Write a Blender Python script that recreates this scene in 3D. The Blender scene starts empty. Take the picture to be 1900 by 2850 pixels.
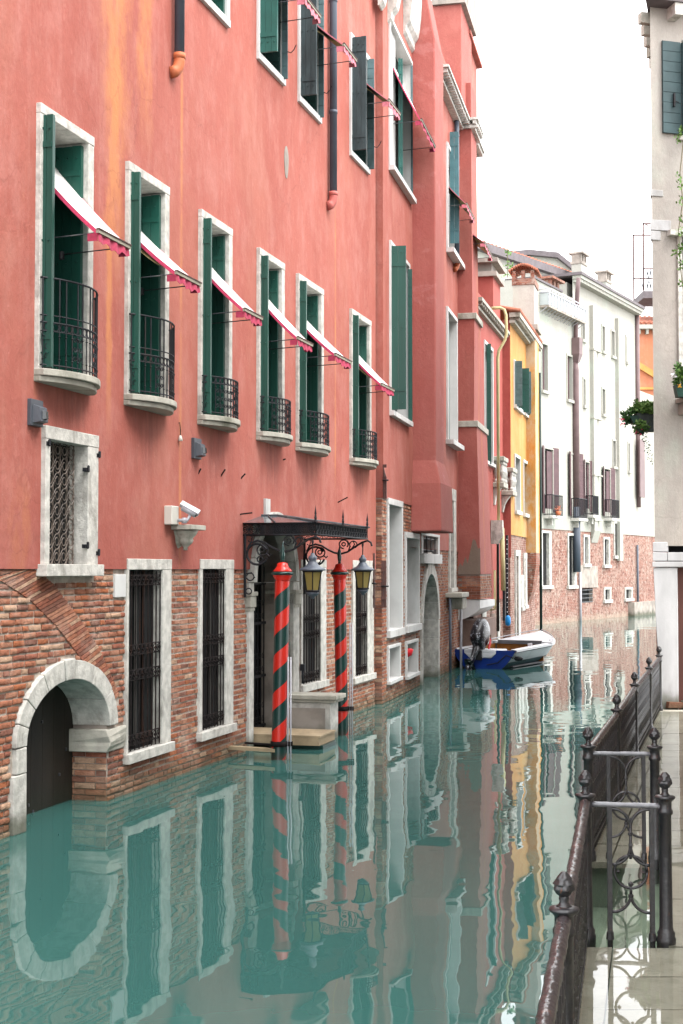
import bpy, math, random
from mathutils import Vector, Matrix
random.seed(7)
R = random.random
def U(a, b): return a + (b - a) * R()
sc = bpy.context.scene
col = sc.collection
PI = math.pi

# ---------------------------------------------------------------- camera, world, sun, exposure
EYE = 2.5
PITCH = math.atan(162 / 3958.3)
cam = bpy.data.cameras.new('camera'); co = bpy.data.objects.new('camera', cam); col.objects.link(co)
co.location = (0, 0, EYE); co.rotation_euler = (PI / 2 + PITCH, 0, 0)
cam.sensor_fit = 'VERTICAL'; cam.sensor_height = 36.0; cam.lens = 50.0
cam.clip_start = 0.1; cam.clip_end = 2000
sc.camera = co
W = bpy.data.worlds.new('World'); sc.world = W; W.use_nodes = True
nt = W.node_tree; nt.nodes.clear()
wo = nt.nodes.new('ShaderNodeOutputWorld'); bg = nt.nodes.new('ShaderNodeBackground')
sky = nt.nodes.new('ShaderNodeTexSky'); sky.sky_type = 'NISHITA'; sky.sun_disc = False
SUN_EL, SUN_AZ = math.radians(58), math.radians(120)   # azimuth measured clockwise from +Y
sky.sun_elevation = SUN_EL; sky.sun_rotation = SUN_AZ; sky.dust_density = 6; sky.air_density = 1.2
hs = nt.nodes.new('ShaderNodeHueSaturation'); hs.inputs['Saturation'].default_value = 0.25
mx = nt.nodes.new('ShaderNodeMix'); mx.data_type = 'RGBA'
mx.inputs[0].default_value = 0.75
mx.inputs[7].default_value = (10.2, 10.3, 10.5, 1)      # cloud deck
nt.links.new(sky.outputs[0], hs.inputs['Color']); nt.links.new(hs.outputs[0], mx.inputs[6])
nt.links.new(mx.outputs[2], bg.inputs[0]); bg.inputs[1].default_value = 0.14
nt.links.new(bg.outputs[0], wo.inputs[0])
sl = bpy.data.lights.new('sun', 'SUN'); sl.energy = 0.9; sl.angle = math.radians(25); sl.color = (1, .97, .92)
so = bpy.data.objects.new('sun', sl); col.objects.link(so)
so.rotation_euler = (PI / 2 - SUN_EL, 0, PI - SUN_AZ)
sc.view_settings.view_transform = 'Standard'; sc.view_settings.look = 'None'
sc.view_settings.gamma = 1; sc.view_settings.use_curve_mapping = False
sc.view_settings.exposure = 1.95
sc.render.engine = 'CYCLES'
sc.cycles.max_bounces = 6; sc.cycles.diffuse_bounces = 3; sc.cycles.glossy_bounces = 4; sc.cycles.transparent_max_bounces = 8

# ---------------------------------------------------------------- materials
def lin(h):
    r = [int(h[i:i + 2], 16) / 255 for i in (0, 2, 4)]
    return tuple((c / 12.92 if c < .04045 else ((c + .055) / 1.055) ** 2.4) for c in r)
class NB:
    """small node helper"""
    def __init__(s, name):
        s.m = bpy.data.materials.new(name); s.m.use_nodes = True; s.t = s.m.node_tree
        s.p = s.t.nodes['Principled BSDF']; s.geo = s.t.nodes.new('ShaderNodeNewGeometry'); s.pos = s.geo.outputs['Position']
        s.sep = None
    def n(s, k, **kw):
        x = s.t.nodes.new(k)
        for a, b in kw.items(): setattr(x, a, b)
        return x
    def l(s, a, b): s.t.links.new(a, b)
    def setv(s, sock, v):
        if isinstance(v, (int, float, tuple)): sock.default_value = v if not (isinstance(v, tuple) and len(v) == 3 and sock.type == 'RGBA') else (*v, 1)
        else: s.l(v, sock)
    def math(s, op, a, b=0.0, c=0.0, clamp=False):
        x = s.n('ShaderNodeMath', operation=op, use_clamp=clamp)
        for i, v in enumerate((a, b, c)): s.setv(x.inputs[i], v)
        return x.outputs[0]
    def axis(s, i):
        if not s.sep:
            s.sep = s.n('ShaderNodeSeparateXYZ'); s.l(s.pos, s.sep.inputs[0])
        return s.sep.outputs[i]
    def noise(s, scale, stretch=(1, 1, 1), detail=4, rough=.55, off=(0, 0, 0), vec=None):
        mp = s.n('ShaderNodeMapping'); mp.inputs['Scale'].default_value = stretch; mp.inputs['Location'].default_value = off
        s.l(vec or s.pos, mp.inputs[0])
        x = s.n('ShaderNodeTexNoise'); x.inputs['Scale'].default_value = scale; x.inputs['Detail'].default_value = detail
        x.inputs['Roughness'].default_value = rough
        s.l(mp.outputs[0], x.inputs['Vector']); return x.outputs[0]
    def ramp(s, v, a, b):
        x = s.n('ShaderNodeMapRange', clamp=True, interpolation_type='SMOOTHSTEP'); s.l(v, x.inputs[0])
        x.inputs[1].default_value = a; x.inputs[2].default_value = b; return x.outputs[0]
    def mix(s, f, a, b, mode='MIX'):
        x = s.n('ShaderNodeMix', data_type='RGBA', blend_type=mode)
        s.setv(x.inputs[0], f); s.setv(x.inputs[6], a); s.setv(x.inputs[7], b); return x.outputs[2]
    def gauss(s, v, c, w):
        d = s.math('DIVIDE', s.math('SUBTRACT', v, float(c)), float(w))
        return s.math('POWER', 2.718, s.math('MULTIPLY', s.math('MULTIPLY', d, d), -1.0))
    def bump(s, h, strength=.3, dist=.01, prev=None):
        x = s.n('ShaderNodeBump'); x.inputs['Strength'].default_value = strength; x.inputs['Distance'].default_value = dist
        s.l(h, x.inputs['Height'])
        if prev: s.l(prev, x.inputs['Normal'])
        return x.outputs[0]
    def done(s, colr, rough=.8, nrm=None, spec=.3, metal=0.0):
        s.setv(s.p.inputs['Base Color'], colr); s.setv(s.p.inputs['Roughness'], rough)
        s.p.inputs['Specular IOR Level'].default_value = spec; s.p.inputs['Metallic'].default_value = metal
        if nrm: s.l(nrm, s.p.inputs['Normal'])
        return s.m
def sc3(c, k): return tuple(min(1, x * k) for x in c)
M = {}
def simple(name, c, rough=.7, var=.15, scale=6, bump=.15, bscale=60, spec=.3, metal=0.0, dist=.004, dirt=None, dirtamt=.5, stretch=(1, 1, 1)):
    b = NB(name); c = lin(c) if isinstance(c, str) else c
    f = b.noise(scale, stretch)
    cc = b.mix(b.ramp(f, .3, .7), sc3(c, 1 - var), sc3(c, 1 + var))
    if dirt:
        d = lin(dirt); g = b.ramp(b.noise(scale * .45, (1, 1, .35), 6, .65, (5, 3, 1)), .5, .72)
        cc = b.mix(b.math('MULTIPLY', g, dirtamt), cc, d)
    if name in ('istria_stone', 'old_stone', 'mortar', 'mortar_old', 'cap_stone', 'pier_stone', 'door_wood'):     # tide mark
        dm = b.math('SUBTRACT', 1.0, b.ramp(b.math('ADD', b.axis(2), b.math('MULTIPLY', b.noise(3, detail=4), .35)), .22, .48))
        cc = b.mix(b.math('MULTIPLY', dm, .8), cc, (.055, .06, .034) if name != 'door_wood' else (.012, .013, .008))
    n = b.bump(b.noise(bscale, detail=3), bump, dist) if bump else None
    M[name] = b.done(cc, rough, n, spec, metal); return M[name]

def plaster(name, base, alt, pale, streaks=(), orange=None, lo=0, alga=None, patch=False, grime_shade=()):
    b = NB(name); y, z = b.axis(1), b.axis(2)
    big = b.noise(.9, (1, 1, .45), 5, .6); mid = b.noise(2.6, (1, 1, .5), 7, .68, (3, 1, 7)); fine = b.noise(28, (1, 1, .6), 5, .7)
    c = b.mix(b.ramp(big, .35, .68), base, alt)
    c = b.mix(b.math('MULTIPLY', b.ramp(mid, .42, .72), .55), c, pale)
    c = b.mix(b.math('MULTIPLY', b.ramp(fine, .35, .75), .22), c, sc3(base, .62))
    blot = b.noise(14, (1, 1, .8), 6, .75, (9, 4, 2))
    c = b.mix(b.math('MULTIPLY', b.ramp(blot, .52, .72), .28), c, sc3(base, .66))
    c = b.mix(b.math('MULTIPLY', b.ramp(b.noise(9, (1, 1, .5), 6, .7, (1, 8, 5)), .55, .75), .35), c, sc3(pale, 1.12))
    # thin vertical run marks
    run = b.noise(9, (1, 1, .035), 3, .6, (2, 2, 2))
    c = b.mix(b.math('MULTIPLY', b.ramp(run, .56, .72), .16), c, pale)
    c = b.mix(b.math('MULTIPLY', b.ramp(b.noise(8, (1, 1, .04), 3, .6, (7, 7, 0)), .60, .76), .18), c, sc3(base, .6))
    for (yc, w, z0, z1, amt) in streaks:
        wob = b.math('ADD', y, b.math('MULTIPLY', b.math('SUBTRACT', b.noise(.8, (0.01, 0.01, 1), 2), .5), .25 if w > .1 else .02))
        g = b.gauss(wob, yc, w)
        if w > .05:      # ragged, blotchy edges
            rg = b.math('ADD', b.noise(1.7, (1, 1, .5), 8, .72, (yc, 5, 0)), b.math('MULTIPLY', b.noise(7, (1, 1, .6), 6, .75, (0, yc, 0)), .45))
            g = b.math('MULTIPLY', b.ramp(b.math('ADD', g, b.math('MULTIPLY', b.math('SUBTRACT', rg, .72), 1.9)), .30, .95), .75)
        g = b.math('MULTIPLY', g, b.math('MULTIPLY', b.ramp(z, z0 - .7, z0 + .7), b.math('SUBTRACT', 1.0, b.ramp(z, z1 - .4, z1 + .5))))
        g = b.math('MULTIPLY', g, b.ramp(b.noise(2.4, (1, 1, .35), 8, .72, (yc, 0, 0)), .30, .56))
        c = b.mix(b.math('MULTIPLY', g, amt, 0, True), c, orange)
    if lo:   # salts and damp from the canal, with shade painted low on the wall
        g = b.math('SUBTRACT', 1.0, b.ramp(b.math('ADD', z, b.math('MULTIPLY', b.noise(1.6), 1.6)), lo, lo + 2.2))
        c = b.mix(b.math('MULTIPLY', g, .7), c, (base[0] * .76, base[1] * .58, base[2] * .60))
        g2 = b.math('MULTIPLY', g, b.ramp(b.noise(1.5, (1, 1, .22), 4, .6, (4, 4, 4)), .5, .7))
        c = b.mix(b.math('MULTIPLY', g2, .5), c, (.38, .17, .165))
    for (yc, w, z0, z1, amt) in grime_shade:      # dirty water marks and painted shade under the balcony slabs
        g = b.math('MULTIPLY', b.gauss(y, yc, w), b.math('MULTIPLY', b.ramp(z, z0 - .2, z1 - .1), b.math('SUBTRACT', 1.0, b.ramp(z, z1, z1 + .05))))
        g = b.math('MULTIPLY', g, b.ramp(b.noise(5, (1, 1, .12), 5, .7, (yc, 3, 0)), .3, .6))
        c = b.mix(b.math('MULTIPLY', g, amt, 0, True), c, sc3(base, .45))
    if patch:
        g = b.ramp(b.noise(1.3, (1, 1, 1.6), 5, .6, (1, 9, 3)), .60, .66)
        c = b.mix(b.math('MULTIPLY', g, .22), c, (.48, .22, .21))
    # hairline cracks and small pale flakes
    wv = b.n('ShaderNodeVectorMath', operation='ADD'); nz = b.n('ShaderNodeTexNoise'); nz.inputs['Scale'].default_value = 1.6; nz.inputs['Detail'].default_value = 5; b.l(b.pos, nz.inputs['Vector'])
    b.l(b.pos, wv.inputs[0]); b.l(nz.outputs['Color'], wv.inputs[1])
    vo = b.n('ShaderNodeTexVoronoi', feature='DISTANCE_TO_EDGE'); vo.inputs['Scale'].default_value = .55; b.l(wv.outputs[0], vo.inputs['Vector'])
    ck = b.math('MULTIPLY', b.math('SUBTRACT', 1.0, b.ramp(vo.outputs['Distance'], .002, .010)), b.ramp(b.noise(.5, (1, 1, 1), 2, .5, (3, 3, 9)), .50, .62))
    c = b.mix(b.math('MULTIPLY', ck, .26), c, sc3(base, .5))
    fl = b.math('MULTIPLY', b.ramp(b.noise(16, (1, 1, 1.2), 5, .7, (6, 1, 1)), .665, .69), b.ramp(b.noise(1.1, (1, 1, 1), 3, .6, (8, 1, 4)), .48, .6))
    c = b.mix(b.math('MULTIPLY', fl, .55), c, sc3(pale, 1.15))
    c = b.mix(b.math('MULTIPLY', b.ramp(b.noise(.55, (1, 1, .7), 5, .65, (1, 6, 6)), .48, .66), .30), c, (base[0] * 1.02, base[1] * 1.35, base[2] * 1.25))
    h = b.math('ADD', b.math('MULTIPLY', b.noise(3, detail=3), 1.0), b.math('MULTIPLY', fine, .35))
    h = b.math('ADD', h, b.math('MULTIPLY', b.noise(90, detail=2), .12))
    M[name] = b.done(c, .88, b.bump(h, .55, .03), .2)
    return M[name]
plaster('red_plaster', (.34, .104, .080), (.295, .084, .064), (.41, .180, .152),
        [(15.62, .46, 7.5, 20, 1.0), (15.58, .24, 6.0, 8.0, 1.0), (15.45, .09, 4.4, 6.6, 1.0), (16.35, .26, 7.8, 20, .85), (17.42, .035, 2.7, 8.7, .8), (24.0, .03, 4, 8.6, .9), (13.55, .22, 2.3, 3.1, .75), (13.86, .035, 4.5, 5.0, .9)],
        (.47, .19, .075), lo=2.2, grime_shade=[(13 + .9617 * (a + b_) / 2, (b_ - a) * .42, 3.5, 4.36, .65) for a, b_ in ((.869, 2.2), (2.951, 4.3), (5.165, 6.4), (7.408, 8.7), (9.241, 10.7), (12.328, 13.8))])
plaster('red_plaster_dark', (.31, .088, .072), (.28, .077, .064), (.38, .13, .11), [(38.2, .2, 2, 13, .6)], (.40, .14, .05), lo=.4)
plaster('breast_plaster', (.33, .095, .080), (.31, .086, .073), (.37, .125, .108), patch=True)
plaster('far_red_plaster', (.32, .075, .062), (.29, .068, .056), (.38, .11, .09))
plaster('yellow_plaster', (.45, .222, .070), (.41, .19, .052), (.50, .30, .13), [(48.7, .9, 2, 4.2, .7)], (.30, .26, .18))
plaster('orange_breast_plaster', (.48, .20, .035), (.46, .19, .04), (.50, .32, .13), [(49.4, .55, 1.5, 13, 1.0)], (.44, .40, .31))
plaster('white_plaster', (.31, .30, .265), (.335, .325, .29), (.345, .335, .305))
plaster('grey_plaster', (.36, .32, .285), (.31, .28, .25), (.40, .365, .325), [(26.4, .5, 3, 12, .5)], (.22, .20, .19))
plaster('peach_plaster', (.44, .16, .09), (.41, .15, .08), (.46, .21, .14))
plaster('bare_render', (.19, .125, .10), (.17, .115, .095), (.24, .18, .155))
simple('istria_stone', (.45, .435, .40), .75, .2, 9, .7, 28, dirt='5e5a50', dirtamt=.55, dist=.012)
simple('old_stone', (.34, .325, .28), .8, .16, 6, .7, 25, dirt='4a4d38', dirtamt=.65, dist=.008)
simple('white_paint', (.50, .50, .49), .65, .06, 3, .2, dirt='77746c', dirtamt=.45)
simple('mortar', (.37, .315, .27), .95, .22, 9, .9, 40, dist=.012, dirt='8a7263')
simple('mortar_old', (.26, .20, .17), .95, .25, 5, .9, 40, dist=.012)
BR = ['brick_a', 'brick_b', 'brick_c', 'brick_d', 'brick_e', 'brick_f']
for nme, c in zip(BR, [(.29, .112, .064), (.235, .083, .052), (.33, .155, .098), (.175, .075, .052), (.39, .245, .165), (.31, .105, .048)]):
    b = NB(nme)
    oi = b.n('ShaderNodeObjectInfo')
    cc = b.mix(b.ramp(b.noise(13, detail=5, rough=.7), .3, .72), sc3(c, .72), sc3(c, 1.22))
    cc = b.mix(b.math('MULTIPLY', b.ramp(b.noise(2.2, detail=4), .5, .7), .4), cc, (.45, .33, .27))
    damp = b.math('SUBTRACT', 1.0, b.ramp(b.math('ADD', b.axis(2), b.math('MULTIPLY', b.noise(2.5, detail=5), .4)), .20, .52))
    cc = b.mix(b.math('MULTIPLY', damp, .6), cc, (.10, .09, .055))
    hh = b.math('ADD', b.noise(60, detail=4), b.math('MULTIPLY', b.noise(18, detail=2), 1.5))
    M[nme] = b.done(cc, .9, b.bump(hh, .8, .012), .2)
def far_brick(name, c1, c2, mort, along=.9):
    b = NB(name)
    x, y, z = b.axis(0), b.axis(1), b.axis(2)
    s = b.math('ADD', b.math('MULTIPLY', x, math.sqrt(1 - along * along)), b.math('MULTIPLY', y, along))
    cv = b.n('ShaderNodeCombineXYZ'); b.l(s, cv.inputs[0]); b.l(z, cv.inputs[1])
    t = b.n('ShaderNodeTexBrick'); b.l(cv.outputs[0], t.inputs[0]); t.inputs['Scale'].default_value = 1
    t.inputs['Brick Width'].default_value = .26; t.inputs['Row Height'].default_value = .075; t.inputs['Mortar Size'].default_value = .012
    t.inputs['Color1'].default_value = (*c1, 1); t.inputs['Color2'].default_value = (*c2, 1); t.inputs['Mortar'].default_value = (*mort, 1)
    cc = b.mix(b.math('MULTIPLY', b.ramp(b.noise(1.1, detail=6, rough=.7), .4, .62), .75), t.outputs[0], mort)
    cc = b.mix(b.math('MULTIPLY', b.ramp(b.noise(7, detail=5, rough=.7), .45, .62), .6), cc, sc3(c1, .85))
    cc = b.mix(b.math('MULTIPLY', b.ramp(b.noise(4.5, (1, 1, 1.6), 6, .75, (7, 1, 7)), .50, .60), .8), cc, sc3(c2, .45))
    cc = b.mix(b.math('MULTIPLY', b.ramp(b.noise(5, detail=4, rough=.7, off=(4, 4, 4)), .55, .66), .6), cc, (.40, .34, .29))
    damp = b.math('SUBTRACT', 1.0, b.ramp(b.math('ADD', z, b.math('MULTIPLY', b.noise(1.5), .5)), .3, .65))
    cc = b.mix(b.math('MULTIPLY', damp, .45), cc, (.30, .25, .19))
    M[name] = b.done(cc, .9, b.bump(b.noise(9, detail=5), .7, .04), .2)
far_brick('far_brick', (.22, .085, .062), (.16, .055, .042), (.30, .225, .185), .88)
far_brick('mid_brick', (.27, .085, .05), (.22, .068, .045), (.22, .16, .13), .97)
simple('green_paint', (.006, .058, .042), .45, .2, 3, .12, 30, spec=.4, stretch=(1, 1, .2))
simple('green_paint_dark', (.003, .018, .015), .5, .2, 3, .1, 30)
simple('green_paint_light', (.017, .092, .076), .5, .15, 3, .12, 30, dirt='1d3a35')
simple('weathered_paint', (.030, .048, .052), .65, .3, 5, .3, 25, dirt='15191b', dirtamt=.85, stretch=(1, 1, .3))
simple('louvre_paint', (.065, .11, .118), .6, .2, 5, .2, 25, dirt='22302f', dirtamt=.6)
simple('blue_green_paint', (.05, .125, .14), .6, .15, 4, .2, 25, dirt='2c4a4c', dirtamt=.5)
simple('brown_paint', (.08, .037, .032), .65, .25, 4, .25, 25, dirt='2a1512', dirtamt=.6)
simple('purple_brown_paint', (.075, .038, .042), .65, .2, 3, .2, 25)
simple('iron', (.010, .011, .014), .6, .3, 12, .3, 80, spec=.25, dirt='3a2a22', dirtamt=.4)
simple('iron_light', (.04, .042, .048), .5, .3, 8, .3, 60, dirt='8a8880', dirtamt=.5)
simple('rusty_iron', (.014, .011, .011), .8, .35, 14, .5, 60, spec=.1, dirt='3a2216', dirtamt=.5)
b = NB('fence_iron')
f = b.noise(16, detail=6, rough=.7)
cc = b.mix(b.ramp(f, .35, .65), (.010, .010, .012), (.022, .020, .021))
cc = b.mix(b.math('MULTIPLY', b.ramp(b.noise(22, (1, 1, .5), 6, .7, (3, 3, 3)), .62, .70), .8), cc, (.11, .035, .014))
M['fence_iron'] = b.done(cc, .36, b.bump(b.noise(45, detail=4), .7, .006), .6)
b = NB('rail_iron')
cc = b.mix(b.ramp(b.noise(8, detail=6, rough=.7), .35, .65), (.017, .013, .0145), (.036, .028, .030))
cc = b.mix(b.math('MULTIPLY', b.ramp(b.noise(14, detail=5), .6, .68), .5), cc, (.12, .06, .045))
M['rail_iron'] = b.done(cc, .27, b.bump(b.noise(11, detail=3), .8, .03), .7)
simple('wet_rail', (.13, .13, .14), .25, .25, 20, .5, 50, spec=.6)
simple('zinc_pipe', (.055, .068, .09), .5, .12, 2, .05, 40, spec=.4)
simple('brown_pipe', (.13, .085, .085), .55, .12, 2, .05, 40)
simple('orange_pipe', (.42, .12, .05), .6, .1, 5, .05)
simple('pink_pipe', (.38, .10, .085), .6, .1, 5, .05)
simple('yellow_pipe', (.44, .39, .20), .5, .08, 3, .05)
simple('awning_cloth', (.60, .60, .575), .85, .05, 4, .15, 25)
simple('awning_lining', (.40, .32, .15), .85, .1, 4, .15, 25)
simple('curtain_pale', (.26, .24, .19), .8, .1, 4, .1)
simple('bright_trim', (.50, .05, .115), .8, .1, 20, .1)
simple('pink_trim', (.33, .035, .075), .8, .15, 20, .15, 60)
simple('faded_trim', (.52, .16, .20), .8, .15, 20, .15, 60)
simple('door_wood', (.014, .011, .008), .7, .35, 3, .4, 30, dirt='2c261e', dirtamt=.4, stretch=(1, 1, .12))
simple('interior_dark', (.005, .0055, .006), .9, .3, 4, .1)
simple('curtain', (.060, .058, .053), .9, .25, 9, .3, 20, stretch=(1, 1, .02))
simple('curtain_brown', (.04, .018, .012), .9, .3, 9, .3, 20, stretch=(1, 1, .02))
simple('glass_dark', (.012, .016, .018), .08, .1, 4, 0, spec=.6)
simple('glass_pale', (.06, .08, .09), .12, .1, 1, 0, spec=.6)
simple('frosted_pane', (.36, .39, .39), .3, .05, 2, 0, spec=.5)
simple('plastic_grey', (.055, .062, .075), .5, .1, 5, .1)
simple('plastic_cream', (.50, .48, .43), .5, .05, 5, .05)
simple('bronze', (.11, .085, .07), .5, .3, 8, .3, 60, dirt='2a2422', dirtamt=.6)
simple('camera_metal', (.33, .33, .36), .35, .1, 5, .05, spec=.5)
simple('wood_pale', (.30, .23, .145), .75, .2, 4, .3, 30, stretch=(1, .2, 1))
simple('wood_grey', (.30, .26, .21), .8, .25, 4, .4, 30)
simple('pole_red', (.48, .016, .008), .3, .08, 5, .06, 20, spec=.5)
simple('pole_green', (.003, .030, .026), .3, .1, 5, .06, 20, spec=.5)
simple('lamp_roof', (.07, .085, .11), .45, .15, 9, .2, 40, spec=.5)
simple('roof_tile', (.30, .105, .065), .9, .3, 6, .5, 20, dirt='6d5a4a')
simple('slate_edge', (.10, .085, .09), .7, .15, 3, .2)
simple('cap_stone', (.27, .235, .205), .85, .2, 3, .4, 20, dirt='3d3a33')
simple('pot_green', (.008, .035, .025), .5, .2, 5, .1)
simple('pot_grey', (.035, .045, .042), .7, .3, 8, .4, 40)
simple('leaf_green', (.04, .10, .022), .6, .3, 8, 0)
simple('leaf_light', (.10, .19, .045), .6, .3, 8, 0)
simple('leaf_dark', (.02, .06, .018), .6, .3, 8, 0)
simple('stem', (.10, .085, .04), .8, .2, 8, 0)
simple('petal_pink', (.72, .03, .14), .6, .1, 8, 0)
simple('petal_white', (.72, .70, .74), .6, .05, 8, 0)
simple('petal_yellow', (.78, .42, .05), .6, .05, 8, 0)
simple('boat_white', (.62, .64, .67), .35, .06, 3, .08, 20, spec=.5, dirt='8d9492', dirtamt=.3)
simple('boat_blue', (.004, .03, .20), .35, .12, 3, .08, 20, spec=.5)
simple('boat_teal', (.035, .10, .11), .5, .2, 3, .2, 20, dirt='1d2f28')
simple('boat_wood', (.25, .095, .018), .45, .25, 5, .1, 20, stretch=(1, .2, 1))
simple('boat_grey', (.12, .12, .13), .6, .15, 4, .1)
simple('rubber', (.02, .02, .022), .7, .2, 8, .1)
simple('blue_plastic', (.01, .20, .52), .5, .1, 5, 0)
simple('red_plastic', (.60, .02, .03), .5, .1, 5, 0)
b = NB('camo')
v = b.n('ShaderNodeTexVoronoi'); v.inputs['Scale'].default_value = 11; b.l(b.pos, v.inputs[0])
M['camo'] = b.done(b.mix(b.ramp(b.noise(13, detail=4, rough=.7), .57, .61), (.008, .008, .011), (.30, .32, .36)), .35, None, .5)
b = NB('amber_glass')
M['amber_glass'] = b.done(b.mix(b.noise(6), (.18, .135, .03), (.27, .21, .075)), .28, b.bump(b.noise(25), .3, .01), .5)
simple('pier_stone', (.40, .395, .40), .8, .12, 3, .5, 30, dirt='74706a', dirtamt=.6, stretch=(1, 1, .3))
simple('door_brown', (.07, .022, .015), .6, .2, 3, .2, 20, stretch=(1, 1, .2))
simple('shutter_slate', (.034, .060, .064), .55, .15, 3, .15, 20)
b = NB('paving')
oi = b.n('ShaderNodeObjectInfo')
cc = b.mix(b.ramp(b.noise(1.3, detail=5), .35, .7), (.29, .27, .22), (.42, .40, .335))
cc = b.mix(b.math('MULTIPLY', b.ramp(b.noise(9, detail=5, rough=.7), .45, .7), .5), cc, (.17, .17, .125))
cc = b.mix(b.math('MULTIPLY', oi.outputs['Random'], .35), cc, (.24, .23, .19))
M['paving'] = b.done(cc, .7, b.bump(b.noise(25), .5, .01), .4)
simple('step_stone', (.17, .23, .17), .8, .2, 2, .3, 20)
simple('silt', (.17, .16, .12), .95, .2, 1, .3, 20)
# canal water: milky green body, clear surface
def ripple(b):
    dist = b.n('ShaderNodeVectorMath', operation='LENGTH'); b.l(b.pos, dist.inputs[0])
    w = b.noise(.55, (1.0, .8, 1), 2, .45)
    m = b.noise(1.7, (1, .75, 1), 2, .5, (4, 0, 0)); f = b.noise(6.0, (1, .55, 1), 2, .5, (0, 6, 0))
    patch = b.ramp(b.noise(.16, (1, .6, 1), 2, .5, (2, 8, 0)), .45, .62)
    h = b.math('ADD', b.math('MULTIPLY', w, 1.0), b.math('MULTIPLY', m, .22))
    h = b.math('ADD', h, b.math('MULTIPLY', b.math('MULTIPLY', f, patch), .030))
    return h
b = NB('canal_water')
c = b.mix(b.ramp(b.noise(.25, (1, .5, 1), 3), .3, .7), (.028, .091, .081), (.036, .106, .094))
b.p.inputs['IOR'].default_value = 1.333
M['canal_water'] = b.done(c, .012, b.bump(ripple(b), .125, .11), .5)
b = NB('shallow_water')
b.t.nodes.remove(b.p)
nrm = b.bump(ripple(b), .10, .08)
fr = b.n('ShaderNodeFresnel'); fr.inputs['IOR'].default_value = 1.333; b.l(nrm, fr.inputs['Normal'])
gl = b.n('ShaderNodeBsdfGlossy'); gl.inputs['Roughness'].default_value = .015; b.l(nrm, gl.inputs['Normal'])
tr = b.n('ShaderNodeBsdfTransparent'); tr.inputs[0].default_value = (.96, .975, .94, 1)
ms = b.n('ShaderNodeMixShader'); b.l(fr.outputs[0], ms.inputs[0]); b.l(tr.outputs[0], ms.inputs[1]); b.l(gl.outputs[0], ms.inputs[2])
b.l(ms.outputs[0], b.t.nodes['Material Output'].inputs[0]); M['shallow_water'] = b.m

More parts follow.
